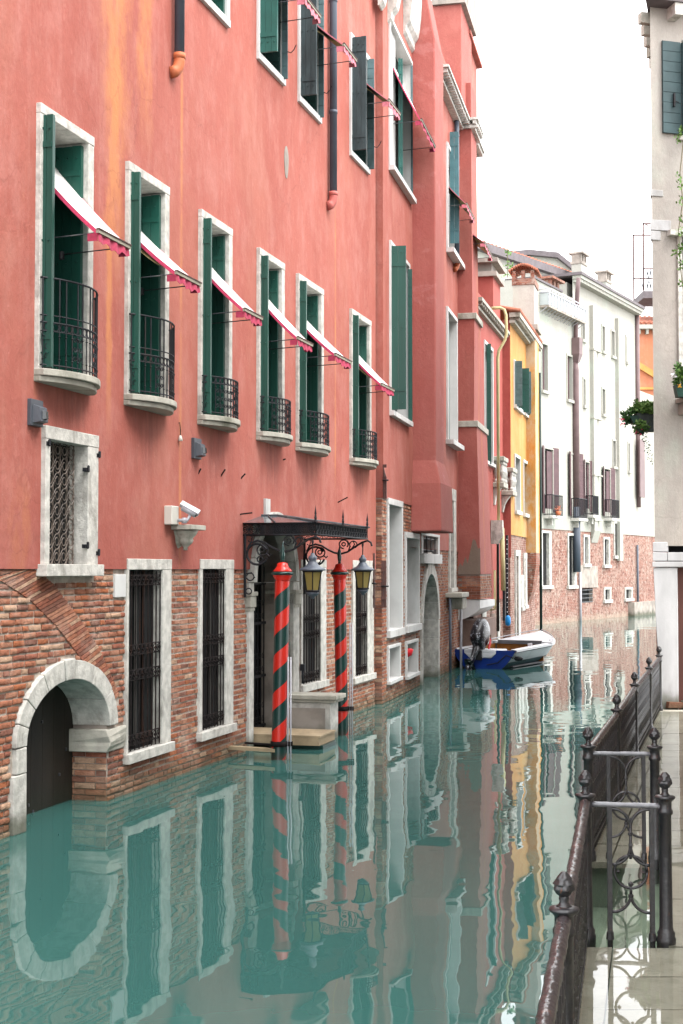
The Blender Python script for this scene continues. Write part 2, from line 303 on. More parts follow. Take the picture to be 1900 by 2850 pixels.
# ---------------------------------------------------------------- mesh builder
class MB:
    def __init__(s): s.v = []; s.f = []; s.mi = []; s.sm = []; s.cur = 0; s.smooth = False
    def face(s, idx): s.f.append(idx); s.mi.append(s.cur); s.sm.append(s.smooth)
    def add(s, pts, faces):
        o = len(s.v); s.v += [tuple(p) for p in pts]
        for f in faces: s.face([o + i for i in f])
    def quad(s, a, b, c, d): s.add([a, b, c, d], [(0, 1, 2, 3)])
    def box(s, x0, x1, y0, y1, z0, z1, j=0.0):
        p = [(x, y, z) for z in (z0, z1) for y in (y0, y1) for x in (x0, x1)]
        if j: p = [(a + U(-j, j), b_ + U(-j, j), c_ + U(-j, j)) for a, b_, c_ in p]
        s.add(p, [(0, 2, 3, 1), (4, 5, 7, 6), (0, 1, 5, 4), (2, 6, 7, 3), (0, 4, 6, 2), (1, 3, 7, 5)])
    def obox(s, o, d, l0, l1, t0, t1, z0, z1):
        n = (-d[1], d[0])
        P = lambda l, t, z: (o[0] + d[0] * l + n[0] * t, o[1] + d[1] * l + n[1] * t, z)
        p = [P(l, t, z) for z in (z0, z1) for t in (t0, t1) for l in (l0, l1)]
        s.add(p, [(0, 2, 3, 1), (4, 5, 7, 6), (0, 1, 5, 4), (2, 6, 7, 3), (0, 4, 6, 2), (1, 3, 7, 5)])
    def prism(s, poly, y0, y1):           # polygon in x,z extruded along y
        n = len(poly)
        s.add([(x, y0, z) for x, z in poly] + [(x, y1, z) for x, z in poly],
              [tuple(range(n)), tuple(range(2 * n - 1, n - 1, -1))] + [(i, i + n, (i + 1) % n + n, (i + 1) % n) for i in range(n)])
    def prismz(s, poly, z0, z1):          # polygon in x,y extruded along z
        n = len(poly)
        s.add([(x, y, z0) for x, y in poly] + [(x, y, z1) for x, y in poly],
              [tuple(range(n - 1, -1, -1)), tuple(range(n, 2 * n))] + [(i, (i + 1) % n, (i + 1) % n + n, i + n) for i in range(n)])
    def sections(s, secs):                # closed loops of equal length, capped
        n = len(secs[0]); o = len(s.v)
        for q in secs: s.v += [tuple(p) for p in q]
        for k in range(len(secs) - 1):
            for i in range(n):
                a = o + k * n + i; b_ = o + k * n + (i + 1) % n
                s.face([a, b_, b_ + n, a + n])
        s.face([o + i for i in range(n - 1, -1, -1)]); s.face([o + (len(secs) - 1) * n + i for i in range(n)])
    def tube(s, pts, r, n=6, taper=None):
        pts = [Vector(p) for p in pts]; sm = s.smooth; s.smooth = n > 5; o = len(s.v); up = Vector((0, 0, 1)); prev = None
        for k, p in enumerate(pts):
            t = (pts[min(k + 1, len(pts) - 1)] - pts[max(k - 1, 0)])
            if t.length < 1e-9: t = Vector((0, 0, 1))
            t.normalize()
            if prev is None:
                a = t.orthogonal().normalized()
            else:
                a = prev - t * prev.dot(t)
                a = a.normalized() if a.length > 1e-6 else t.orthogonal().normalized()
            prev = a; b_ = t.cross(a)
            rr = r if taper is None else r * taper[k]
            for i in range(n):
                th = 2 * PI * (i + .5) / n; s.v.append(tuple(p + a * (rr * math.cos(th)) + b_ * (rr * math.sin(th))))
        for k in range(len(pts) - 1):
            for i in range(n):
                a = o + k * n + i; b_ = o + k * n + (i + 1) % n; s.face([a, b_, b_ + n, a + n])
        s.face([o + i for i in range(n - 1, -1, -1)]); s.face([o + (len(pts) - 1) * n + i for i in range(n)]); s.smooth = sm
    def lathe(s, prof, n=16, c=(0, 0), ph=0):
        sm = s.smooth; s.smooth = n > 8; o = len(s.v)
        for r, z in prof:
            for i in range(n):
                a = 2 * PI * i / n + ph; s.v.append((c[0] + r * math.cos(a), c[1] + r * math.sin(a), z))
        for k in range(len(prof) - 1):
            for i in range(n):
                a = o + k * n + i; b_ = o + k * n + (i + 1) % n; s.face([a, b_, b_ + n, a + n])
        s.face([o + i for i in range(n - 1, -1, -1)]); s.face([o + (len(prof) - 1) * n + i for i in range(n)]); s.smooth = sm
    def mesh(s, name, mats, origin=(0, 0, 0)):
        me = bpy.data.meshes.new(name); ox, oy, oz = origin
        me.from_pydata([(a - ox, b_ - oy, c_ - oz) for a, b_, c_ in s.v], [], s.f)
        for m in (mats if isinstance(mats, (list, tuple)) else [mats]): me.materials.append(M[m])
        me.polygons.foreach_set('material_index', s.mi); me.polygons.foreach_set('use_smooth', s.sm)
        me.update(); return me
    def build(s, name, mats, parent=None, origin=(0, 0, 0), bevel=0):
        o = bpy.data.objects.new(name, s.mesh(name, mats, origin)); col.objects.link(o)
        if parent: o.parent = parent
        if bevel:
            m = o.modifiers.new('Bevel', 'BEVEL'); m.width = bevel; m.segments = 2; m.limit_method = 'ANGLE'
        return o
def tag(o, label=None, cat=None, group=None, kind=None):
    if label: o['label'] = label
    if cat: o['category'] = cat
    if group: o['group'] = group
    if kind: o['kind'] = kind
    return o
def empty(name, loc, rz=0, label=None, cat=None, group=None, kind=None):
    o = bpy.data.objects.new(name, None); col.objects.link(o); o.location = loc; o.rotation_euler = (0, 0, rz); o.empty_display_size = .2
    return tag(o, label, cat, group, kind)
def inst(src, parent, loc=(0, 0, 0), rot=(0, 0, 0), scale=(1, 1, 1), name=None):
    o = src.copy(); col.objects.link(o); o.parent = parent; o.location = loc; o.rotation_euler = rot; o.scale = scale
    if name: o.name = name
    return o

# A facade is a vertical plane x = k*y + c.  Local axes: +X along the wall (away from the bridge), +Y into the wall, Z up.
# hit() / side() turn measurements taken from the photograph into metres on that wall.
def ray(x, y):
    a, b_ = (x - 950) / 3958.3, (1425 - y) / 3958.3
    c, s = math.cos(PITCH), math.sin(PITCH)
    return (a, c - b_ * s, s + b_ * c)
class Facade:
    def __init__(s, k, c, y0):
        n = math.hypot(k, 1); s.u = (k / n, 1 / n); s.v = (-1 / n, k / n); s.o = (k * y0 + c, y0); s.rz = math.atan2(1 / n, k / n)
    def hit(s, x, y, d=0):
        r = ray(x, y); ox, oy = s.o[0] - s.v[0] * d, s.o[1] - s.v[1] * d
        t = (ox * s.v[0] + oy * s.v[1]) / (r[0] * s.v[0] + r[1] * s.v[1])
        return ((r[0] * t - s.o[0]) * s.u[0] + (r[1] * t - s.o[1]) * s.u[1], EYE + r[2] * t)
    def side(s, x, y, ss):
        r = ray(x, y); ox, oy = s.o[0] + s.u[0] * ss, s.o[1] + s.u[1] * ss
        t = (ox * s.u[0] + oy * s.u[1]) / (r[0] * s.u[0] + r[1] * s.u[1])
        return (-((r[0] * t - s.o[0]) * s.v[0] + (r[1] * t - s.o[1]) * s.v[1]), EYE + r[2] * t)
    def s(s, x, d=0): return s.hit(x, 1425, d)[0]
    def world(s, p):
        return (s.o[0] + s.u[0] * p[0] + s.v[0] * p[1], s.o[1] + s.u[1] * p[0] + s.v[1] * p[1], p[2])
    def root(s, name, label, cat, group=None):
        return empty(name, (s.o[0], s.o[1], 0), s.rz, label, cat, group)
    def thing(s, name, p, label, cat, group=None):
        return empty(name, s.world(p), s.rz, label, cat, group)
def pt(x, y, z=0.0):
    r = ray(x, y); t = (z - EYE) / r[2]; return (r[0] * t, r[1] * t)

def wall_with_holes(mb, s0, s1, z0, z1, y, holes, depth=.3, rm=0):
    """front sheet at y with rectangular or arched openings and their reveals; hole = (a,b,c,d[,'arch',springing z])"""
    xs = sorted({s0, s1} | {h[0] for h in holes} | {h[1] for h in holes}); zs = sorted({z0, z1} | {h[2] for h in holes} | {h[3] for h in holes})
    xs = [x for x in xs if s0 <= x <= s1]; zs = [z for z in zs if z0 <= z <= z1]
    for i in range(len(xs) - 1):
        for k in range(len(zs) - 1):
            cx, cz = (xs[i] + xs[i + 1]) / 2, (zs[k] + zs[k + 1]) / 2
            if any(h[0] < cx < h[1] and h[2] < cz < h[3] for h in holes): continue
            mb.quad((xs[i], y, zs[k]), (xs[i + 1], y, zs[k]), (xs[i + 1], y, zs[k + 1]), (xs[i], y, zs[k + 1]))
    mb.cur = rm
    for h in holes:
        a, b_, c_, d_ = h[:4]; Y = y + depth
        a_, b2, c2, d2 = max(a, s0), min(b_, s1), max(c_, z0), min(d_, z1)
        if a_ >= b2 or c2 >= d2: continue
        top = d2
        if len(h) > 4:
            sp = h[5]; cx, rx, rz_ = (a + b_) / 2, (b_ - a) / 2, d_ - sp; n = 20
            arc = [(cx - rx * math.cos(PI * i / n), sp + rz_ * math.sin(PI * i / n)) for i in range(n + 1)]
            for i in range(n):
                (x0, za), (x1, zb) = arc[i], arc[i + 1]
                mb.quad((x0, y, za), (x1, y, zb), (x1, y, d_), (x0, y, d_))
                mb.quad((x0, y, za), (x0, Y, za), (x1, Y, zb), (x1, y, zb))
            top = sp
        else:
            if d_ <= z1: mb.quad((a_, y, d2), (a_, Y, d2), (b2, Y, d2), (b2, y, d2))
        if c_ >= z0: mb.quad((a_, y, c2), (b2, y, c2), (b2, Y, c2), (a_, Y, c2))
        mb.quad((a, y, c2), (a, Y, c2), (a, Y, top), (a, y, top)); mb.quad((b_, y, c2), (b_, y, top), (b_, Y, top), (b_, Y, c2))
    mb.cur = 0
def cut(a, b_, ex):
    out = [(a, b_)]
    for e0, e1 in ex:
        nx = []
        for p, q in out:
            if e1 <= p or e0 >= q: nx.append((p, q)); continue
            if e0 > p: nx.append((p, e0))
            if e1 < q: nx.append((e1, q))
        out = nx
    return out
def brick_rows(s0, s1, z0, z1, rects, extra=None, rh=.0685, bl=.245, gap=.019):
    out = []; z = z0; k = 0
    while z + rh * .6 < z1:
        zt = min(z + rh - gap, z1); zm = (z + zt) / 2
        ex = [(r[0], r[1]) for r in rects if r[2] < zt and r[3] > z]
        if extra: ex += extra(zm)
        x = s0 - (k % 2) * bl / 2 - U(0, .03)
        while x < s1:
            L = bl * (U(.9, 1.08) if R() < .75 else .5)
            a, b_ = max(x, s0), min(x + L - gap, s1)
            if b_ - a > .03:
                for p, q in cut(a, b_, ex):
                    if q - p > .035: out.append((p, q, z, zt))
            x += L
        z += rh; k += 1
    return out
def brick_box(mb, p, q, z0, z1, y):
    j = .007; f = y - U(.005, .017)
    mb.cur = random.choice((0, 0, 0, 1, 1, 2, 2, 3, 4, 5))
    e = .006
    P = [(p + U(0, j), f, z0 + U(0, j)), (q - U(0, j), f - U(-.004, .004), z0 + U(0, j)), (q - U(0, j), f, z1 - U(0, j)), (p + U(0, j), f - U(-.004, .004), z1 - U(0, j)),
         (p - e * 0, y + .01, z0), (q, y + .01, z0), (q, y + .01, z1), (p, y + .01, z1)]
    mb.add(P, [(0, 1, 2, 3), (0, 4, 5, 1), (3, 2, 6, 7), (0, 3, 7, 4), (1, 5, 6, 2)])
# unit bricks shared by the individually placed ones
UNIT = []
for ci in range(6):
    for vi in range(3):
        mb = MB(); n = 4
        zs_ = [0, .18, .82, 1]; xs_ = [0, .05, .5, .95, 1]
        for zz in range(3):
            for xx in range(4):
                pass
        grid = {}
        for iz, zz in enumerate(zs_):
            for ix, xx in enumerate(xs_):
                edge = iz in (0, 3) or ix in (0, 4)
                grid[ix, iz] = len(mb.v)
                mb.v.append((xx + (U(-.008, .008)), (-.45 if edge else -1) + U(-.28, .28), zz + U(-.08, .08)))
        mb.smooth = True
        for iz in range(3):
            for ix in range(4): mb.face([grid[ix, iz], grid[ix + 1, iz], grid[ix + 1, iz + 1], grid[ix, iz + 1]])
        mb.smooth = False
        rim = [grid[i, 0] for i in range(5)] + [grid[4, i] for i in (1, 2, 3)] + [grid[i, 3] for i in (3, 2, 1, 0)] + [grid[0, i] for i in (2, 1)]
        o = len(mb.v)
        for r in rim: v = mb.v[r]; mb.v.append((v[0], .6, v[2]))
        for i in range(len(rim)):
            k = (i + 1) % len(rim); mb.face([rim[i], o + i, o + k, rim[k]])
        UNIT.append(mb.mesh('brick', BR[ci]))
def unit_brick(parent, p, q, z0, z1, y, rot=0, proud=None):
    me = UNIT[random.choice((0, 0, 0, 1, 1, 2, 2, 3, 4, 5)) * 3 + random.randrange(3)]
    o = bpy.data.objects.new('brick', me); col.objects.link(o); o.parent = parent
    o.location = (p, y, z0); o.scale = (q - p, proud or U(.009, .022), z1 - z0); o.rotation_euler = (0, rot, 0)
    return o

# ---------------------------------------------------------------- reusable pieces of the facades
def frame(B, root, name, s0, s1, z0, z1, tl, tr, tt, tb, proud=.05, depth=.28, mat='istria_stone', sill=0, silld=.1, y=0, bevel=.006):
    """stone surround: jambs, lintel, sill; outer bounds s0..s1, z0..z1"""
    mb = MB()
    mb.box(s0, s0 + tl, y - proud, y + depth, z0 + tb, z1 - tt); mb.box(s1 - tr, s1, y - proud, y + depth, z0 + tb, z1 - tt)
    mb.box(s0 - .002, s1 + .002, y - proud - .004, y + depth + .004, z1 - tt, z1)
    if tb: mb.box(s0 - sill, s1 + sill, y - silld, y + depth + .004, z0, z0 + tb)
    return mb.build(name, mat, root, bevel=bevel)
def leaf(parent, hinge, tip, z0, z1, mat, style='v', n=3, t=.038, name='shutter', hook=False):
    dx, dy = tip[0] - hinge[0], tip[1] - hinge[1]; L = math.hypot(dx, dy); d = (dx / L, dy / L); mb = MB(); g = .004
    if style == 'v':
        for i in range(n): mb.obox(hinge, d, i * L / n + g / 2, (i + 1) * L / n - g / 2, -t / 2, t / 2, z0, z1 - U(0, .012))
        for zz in (z0 + (z1 - z0) * .12, z0 + (z1 - z0) * .88): mb.obox(hinge, d, .01, L - .01, -t / 2 - .012, t / 2 + .012, zz - .03, zz + .03)
        for zz in (z0 + .14, z0 + (z1 - z0) * .5, z1 - .14):
            for i in range(n): mb.obox(hinge, d, (i + .5) * L / n - .007, (i + .5) * L / n + .007, -t / 2 - .02, t / 2 + .02, zz - .007, zz + .007)
    else:
        k = max(3, round((z1 - z0) / .19)); h = (z1 - z0) / k
        mb.obox(hinge, d, 0, L, -t * .25, t * .25, z0, z1)
        for i in range(k): mb.obox(hinge, d, 0, L, -t / 2, t / 2, z0 + i * h + .005, z0 + (i + 1) * h - .005)
    o = mb.build(name, mat, parent)
    if hook:
        mb = MB(); q = (hinge[0] + d[0] * L, hinge[1] + d[1] * L); zz = z0 + (z1 - z0) * .2
        mb.tube([(q[0], q[1], zz), (q[0] + d[0] * .05, q[1] + d[1] * .05, zz - .02), (q[0] + d[0] * .1, q[1] + d[1] * .1, zz + .03), (q[0] + d[0] * .13, q[1] + d[1] * .13, zz + .1)], .008, 5)
        mb.build('latch', 'iron', parent)
    return o
def spiral(cx, cz, r0, r1, a0, turns, n=14):
    return [(cx + (r0 + (r1 - r0) * i / n) * math.cos(a0 + 2 * PI * turns * i / n), cz + (r0 + (r1 - r0) * i / n) * math.sin(a0 + 2 * PI * turns * i / n)) for i in range(n + 1)]
def bow(t, s0, s1, d0, dm): return (s0 + (s1 - s0) * t, -(d0 + dm * math.sin(PI * t) ** .8))
def balcony(win, s0, s1, zs, tall):
    d0, dm = .13, .21
    N = 16; front = [bow(i / N, s0, s1, d0, dm) for i in range(N + 1)]
    mb = MB()
    def slab(off, z0, z1):
        f = [(p[0], p[1] + off) for p in front]; f = [(s0 - .0, .03)] + f + [(s1, .03)]
        mb.prismz(f[::-1], z0, z1)
    slab(.03, zs - .125, zs - .07); slab(-.012, zs - .068, zs)
    mb.build('balcony_slab', 'old_stone', win, bevel=.008)
    # iron railing following the bow
    mb = MB(); rail = [bow(i / N, s0 + .03, s1 - .03, d0 - .02, dm) for i in range(N + 1)]
    rail = [(s0 + .03, .0)] + rail + [(s1 - .03, .0)]
    hb = .46 if tall else .50; ht = .90
    for z, r in ((zs + .04, .008), (zs + hb, .009), (zs + hb - .085, .006)) + (((zs + ht, .011), (zs + hb + .07, .007)) if tall else ()):
        mb.tube([(p[0], p[1], z) for p in rail], r, 5)
    nb = 15
    for i in range(nb + 1):
        p = bow(i / nb, s0 + .03, s1 - .03, d0 - .02, dm); r = .007
        mb.tube([(p[0], p[1], zs), (p[0], p[1], zs + hb)], r, 4)
        if tall and i % 1 == 0 and i % 3 != 1: mb.tube([(p[0], p[1], zs + hb), (p[0], p[1], zs + ht)], .009, 4)
        for zz in (zs + .10, zs + hb - .13):   # collars
            mb.lathe([(.0, zz - .014), (.015, zz), (.0, zz + .014)], 5, p)
        if i < nb:
            q = bow((i + 1) / nb, s0 + .03, s1 - .03, d0 - .02, dm); m = ((p[0] + q[0]) / 2, (p[1] + q[1]) / 2); w = (q[0] - p[0]) * .42
            dxy = ((q[0] - p[0]), (q[1] - p[1])); L = math.hypot(*dxy); e = (dxy[0] / L, dxy[1] / L); w = L * .40
            def C(pts): mb.tube([(m[0] + e[0] * a, m[1] + e[1] * a, zz) for a, zz in pts], .0055, 4)
            C([(w * math.cos(a), zs + hb - .042 + .038 * math.sin(a)) for a in [2 * PI * j / 8 for j in range(9)]])
            if i % 5 in (0, 4) or not tall and i % 3 != 1:
                for zc, sg in ((zs + .13, 1), (zs + .23, -1), (zs + .32, 1)):
                    C([(x, zc + sg * y_) for x, y_ in spiral(0, 0, w, w * .3, 0, 1.2, 8)])
    mb.build('balcony_railing', 'iron', win)
def bars_grille(parent, s0, s1, z0, z1, y, n=8, bands=(.06, .42, .56, .95), mat='rusty_iron'):
    mb = MB()
    for i in range(n + 1):
        x = s0 + (s1 - s0) * i / n; mb.tube([(x, y, z0), (x, y, z1)], .009, 5)
    for f in bands:
        zc = z0 + (z1 - z0) * f; h = .055
        for zz in (zc - h, zc + h): mb.box(s0, s1, y - .012, y + .012, zz - .006, zz + .006)
        for i in range(n):
            cx = s0 + (s1 - s0) * (i + .5) / n; w = (s1 - s0) / n * .40
            mb.tube([(cx + w * math.cos(a), y - .012, zc + h * .8 * math.sin(a)) for a in [2 * PI * j / 8 for j in range(9)]], .006, 4)
            mb.lathe([(0, zc - .02), (.016, zc), (0, zc + .02)], 5, (cx, y - .014))
    return mb.build('grille', mat, parent)
def awning(B, s0, s1, zr, bar, zb, label, lining_vis=False, faded=False, drop=.15):
    D = bar; org = (s0, 0, zb)
    t = B.thing('awning', org, label, 'awning', 'pink trimmed window awnings')
    trim = 'faded_trim' if faded else 'pink_trim'; N, K = 10, 6
    D0 = -.32; zr = zr + .32 * 1.15
    def P(u, v, dz=0):
        d = D0 + (D - D0) * v; z = zr + (zb + .02 - zr) * v - .05 * (zr - zb) * 4 * v * (1 - v) * (1 - .4 * u)
        if dz < 0 and lining_vis: dz -= .10 * (1 - u) ** 3 * math.sin(PI * min(1, v * 1.15)) ** .5 if v * 1.15 < 1 else 0
        return (s0 + (s1 - s0) * u, -d, z + dz - .012 * math.sin(PI * u) * math.sin(PI * v))
    for nm, dz, mt in (('canopy', .004, 'awning_cloth'), ('lining', -.004, 'awning_lining' if lining_vis else 'awning_cloth')):
        mb = MB(); mb.smooth = True; o = 0
        for j in range(N + 1):
            for i in range(K + 1): mb.v.append(P(i / K, j / N, dz))
        for j in range(N):
            for i in range(K): a = j * (K + 1) + i; mb.face([a, a + 1, a + K + 2, a + K + 1])
        mb.build(nm, mt, t, org)
    for u in (0, 1):
        mb = MB()
        for j in range(N):
            a, b_ = P(u, j / N), P(u, (j + 1) / N); w = .014 if faded else .045
            ds = -.004 if u == 0 else .004
            mb.add([(a[0] + ds, a[1], a[2] + .008), (b_[0] + ds, b_[1], b_[2] + .008), (b_[0] + ds, b_[1], b_[2] - w), (a[0] + ds, a[1], a[2] - w),
                    (a[0] - ds, a[1], a[2] + .008), (b_[0] - ds, b_[1], b_[2] + .008), (b_[0] - ds, b_[1], b_[2] - w), (a[0] - ds, a[1], a[2] - w)],
                   [(0, 1, 2, 3), (7, 6, 5, 4), (3, 2, 6, 7), (0, 4, 5, 1)])
        mb.build('edge_trim', 'faded_trim' if faded else 'bright_trim', t, org)
    # scalloped valance
    mb = MB(); n = 24
    for i in range(n):
        def low(u): return zb - drop * (.72 + .28 * abs(math.sin(PI * 4 * u))) + .015 * math.sin(9 * u)
        def yy(u): return -D - .004 - .010 * math.sin(PI * 8 * u)
        u0, u1 = i / n, (i + 1) / n; x0, x1 = s0 + (s1 - s0) * u0, s0 + (s1 - s0) * u1
        mb.add([(x0, yy(u0), zb - .0), (x1, yy(u1), zb - .0), (x1, yy(u1) - .01, low(u1)), (x0, yy(u0) - .01, low(u0)),
                (x0, yy(u0) + .004, zb), (x1, yy(u1) + .004, zb), (x1, yy(u1) - .006, low(u1)), (x0, yy(u0) - .006, low(u0))],
               [(0, 1, 2, 3), (7, 6, 5, 4), (3, 2, 6, 7)])
    for (x0) in (s0, s1):      # short returns at both ends
        mb.box(x0 - .003, x0 + .003, -D, -D + .11, zb - drop * .7, zb)
    mb.build('valance', trim, t, org)
    mb = MB(); mb.box(s0 - .015, s1 + .015, -D - .022, -D + .012, zb, zb + .034); mb.build('front_bar', 'curtain_pale', t, org)
    mb = MB(); mb.box(s0 - .02, s1 + .02, -D - .03, -D + .006, zb + .035, zb + .047); mb.build('bar_cover', 'brown_paint', t, org)
    for x in (s0 + .03, s1 - .03):
        mb = MB(); mb.tube([(x, .20, zb - .02), (x, -D, zb + .012)], .0075, 6); mb.lathe([(.0, zb - .08), (.03, zb - .07), (.03, zb + .01), (0, zb + .02)], 8, (x, .19))
        mb.build('arm', 'iron_light', t, org)
    mb = MB(); mb.tube([(s0 - .1, -D0, zr), (s1, -D0, zr)], .03, 8); mb.build('roller', 'awning_cloth', t, org)
    return t
def downpipe(B, s, z0, z1, d, r, mat, label, elbow=None, brackets=(), rz=None, curl=-1):
    t = B.thing('drainpipe', (s, -d, z0), label, 'drainpipe')
    mb = MB(); mb.tube([(0, 0, .0), (0, 0, z1 - z0)], r, 12)
    k = 0
    for zz in [z0 + 1.9 * i + 1.4 for i in range(12)]:
        if zz < z1: mb.lathe([(r, zz - z0 - .03), (r * 1.12, zz - z0 - .028), (r * 1.12, zz - z0 + .028), (r, zz - z0 + .03)], 12)
    mb.build('pipe', mat, t)
    if elbow:
        mb = MB(); mb.tube([(0, 0, .03), (0, 0, -.05), (-.01, .015, -.13), (-.05, .045, -.19), (-.10, .07, -.21)], r * 1.15, 12); mb.lathe([(r * 1.22, -.02), (r * 1.22, .05)], 12)
        mb.build('elbow', elbow, t)
    for zz in brackets:
        mb = MB(); mb.box(-r * 1.2, r * 1.2, -r * 1.15, d - .02, zz - z0 - .012, zz - z0 + .012); mb.build('bracket', 'iron', t)
    return t

# ================================================================ CANAL, QUAY
def on_line(x0, y0, k, y): return x0 + k * (y - y0)
QE = [(-2.2, -9), (.95 - .17, 6.51), (1.665 - .16, 9.78), (2.15 - .16, 12.47), (5.50, 25.3), (6.6, 29.6), (9.6, 40), (20, 77), (30, 110)]   # canal edge of the quay and of the buildings on it
mb = MB()
for (xa, ya), (xb, yb) in zip(QE, QE[1:]): mb.quad((-40, ya, 0), (xa, ya, 0), (xb, yb, 0), (-40, yb, 0))
tag(mb.build('canal_water', 'canal_water'), 'milky green canal water with rippled reflections', kind='structure')
mb = MB()
for (xa, ya), (xb, yb) in zip(QE[:5], QE[1:5]): mb.quad((xa, ya, 0), (12, ya, 0), (12, yb, 0), (xb, yb, 0))
tag(mb.build('flood_water', 'shallow_water'), 'clear shallow flood water standing on the quay', kind='structure')
mb = MB(); mb.quad((-60, -20, -2.2), (60, -20, -2.2), (60, 130, -2.2), (-60, 130, -2.2)); tag(mb.build('canal_bed', 'silt'), kind='structure')
quay = tag(empty('quay', (1.665, 9.78, 0)), 'flooded stone paved quay beside the canal', kind='structure')
mb = MB()
Q0 = [(QE[0][0], QE[0][1]), QE[1], QE[2]]; Q2 = [QE[3], QE[4]]
def body(poly, top): mb.prismz(poly, -2.1, top)
body([Q0[0], (12, Q0[0][1]), (12, 6.51), Q0[1]], -.075); body([Q0[1], (12, 6.51), (12, 9.78), Q0[2]], -.075)
body([(2.22, 9.785), (12, 9.785), (12, 12.46), (2.80, 12.46)], -.075)
body([Q2[0], (12, 12.47), (12, 25.3), Q2[1]], -.075)
o = mb.build('quay_core', 'step_stone', quay, (1.665, 9.78, 0))
# two submerged steps down to the canal between the gates
mb = MB(); mb.prismz([(1.93, 9.79), (2.21, 9.79), (2.79, 12.455), (2.48, 12.455)], -2.1, -.22); mb.build('step', 'step_stone', quay, (1.665, 9.78, 0))
mb = MB(); mb.prismz([(1.60, 9.79), (1.92, 9.79), (2.47, 12.455), (2.10, 12.455)], -2.1, -.42); mb.build('step', 'step_stone', quay, (1.665, 9.78, 0))
def quay_left(y):
    for (xa, ya), (xb, yb) in zip(QE, QE[1:]):
        if ya <= y <= yb: return xa + (xb - xa) * (y - ya) / (yb - ya)
y = 4.2; k = 0
while y < 25.9:
    h = U(.62, .8); x = None; y1 = min(y + h, 25.95)
    inset = 9.7 < (y + y1) / 2 < 12.5
    xl0, xl1 = quay_left(min(y, 25.3)) + .004, quay_left(min(y1, 25.3)) + .004
    if inset: xl0, xl1 = 2.22 + (y - 9.785) * .217, 2.22 + (y1 - 9.785) * .217
    a0, a1 = xl0, xl1; first = True
    while a0 < min(9, y * .24 + 1.1) + .3:
        w = (.34 if first else U(.85, 1.3)); b0, b1 = a0 + w, a1 + w; g = .005
        mb = MB(); top = -.030 + U(-.005, .006) + (.012 if first else 0)
        mb.prismz([(a0 + g, y + g), (b0 - g, y + g), (b1 - g, y1 - g), (a1 + g, y1 - g)], -.074, top)
        mb.build('paving_slab', 'paving', quay, (1.665, 9.78, 0)); a0, a1 = b0, b1; first = False
    y = y1; k += 1

# ================================================================ RED PALAZZO (left foreground)
S1 = Facade(.285, -6.98, 13)
pal = S1.root('red_palazzo', 'large red plastered canal palace with brick base and green shuttered windows in the foreground', 'palace')
s0_, s1_ = -7.5, 14.18
FW = [(.869, 2.059), (2.951, 4.121), (5.165, 6.298), (7.408, 8.556), (9.241, 10.605), (12.328, 13.68)]     # french windows
ZS, ZH = 4.45, 7.10
UW = [(-2.4, -1.2), (-.2, .95), (2.2, 3.35), (5.05, 6.20), (7.383, 8.60), (9.314, 10.50), (12.33, 13.62)]    # upper windows
GW = [(3.06, 4.33, .34, 2.63), (5.265, 6.49, .34, 2.64), (9.52, 10.89, .60, 2.665), (12.549, 13.98, .50, 2.675)]
G1 = (1.03, 2.22, 2.44, 3.93)
PO = (7.29, 9.10, -1.0, 3.22, 'arch', 2.32)
AR = (.756, 2.64, -1.0, 1.39, 'arch', .81)
plz = 2.512; PY = -.034
holes = [(a + .02, b_ - .02, ZS + .0, ZH - .02) for a, b_ in FW] + [(a + .02, b_ - .02, 9.86, 12.0) for a, b_ in UW]
holes += [(a + .02, b_ - .02, 13.4, 14.9) for a, b_ in UW]
holes += [(G1[0] + .02, G1[1] - .02, G1[2] + .02, G1[3] - .02)] + [(a + .02, b_ - .02, c_, d_ - .02) for a, b_, c_, d_ in GW] + [PO]
mb = MB(); wall_with_holes(mb, s0_, s1_, plz, 16.5, PY, holes, .5, rm=1)
mb.quad((s0_, PY, plz), (s1_, PY, plz), (s1_, .3, plz), (s0_, .3, plz))          # drip edge of the plaster
mb.quad((s0_, PY, 16.5), (s0_, PY + .5, 16.5), (s1_, PY + .5, 16.5), (s1_, PY, 16.5))
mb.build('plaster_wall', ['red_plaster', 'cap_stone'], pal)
mb = MB(); wall_with_holes(mb, s0_, s1_, -1.2, plz - .002, 0, [AR] + [(a + .02, b_ - .02, c_, d_ - .02) for a, b_, c_, d_ in GW] + [(G1[0] + .02, G1[1] - .02, G1[2] + .02, G1[3])] + [PO], .47, rm=1)
mb.build('base_wall', ['mortar', 'cap_stone'], pal)
mb = MB(); mb.box(s0_, s1_, .62, 7, -1.2, 16.4); mb.build('inner_wall', 'interior_dark', pal)
mb = MB(); mb.box(s0_ - .3, s1_ + .1, -.45, 7.3, 16.4, 16.62)
for i in range(48): mb.box(s0_ + i * .45, s0_ + i * .45 + .14, -.38, -.02, 16.2, 16.39)
mb.build('roof_cornice', 'istria_stone', pal)

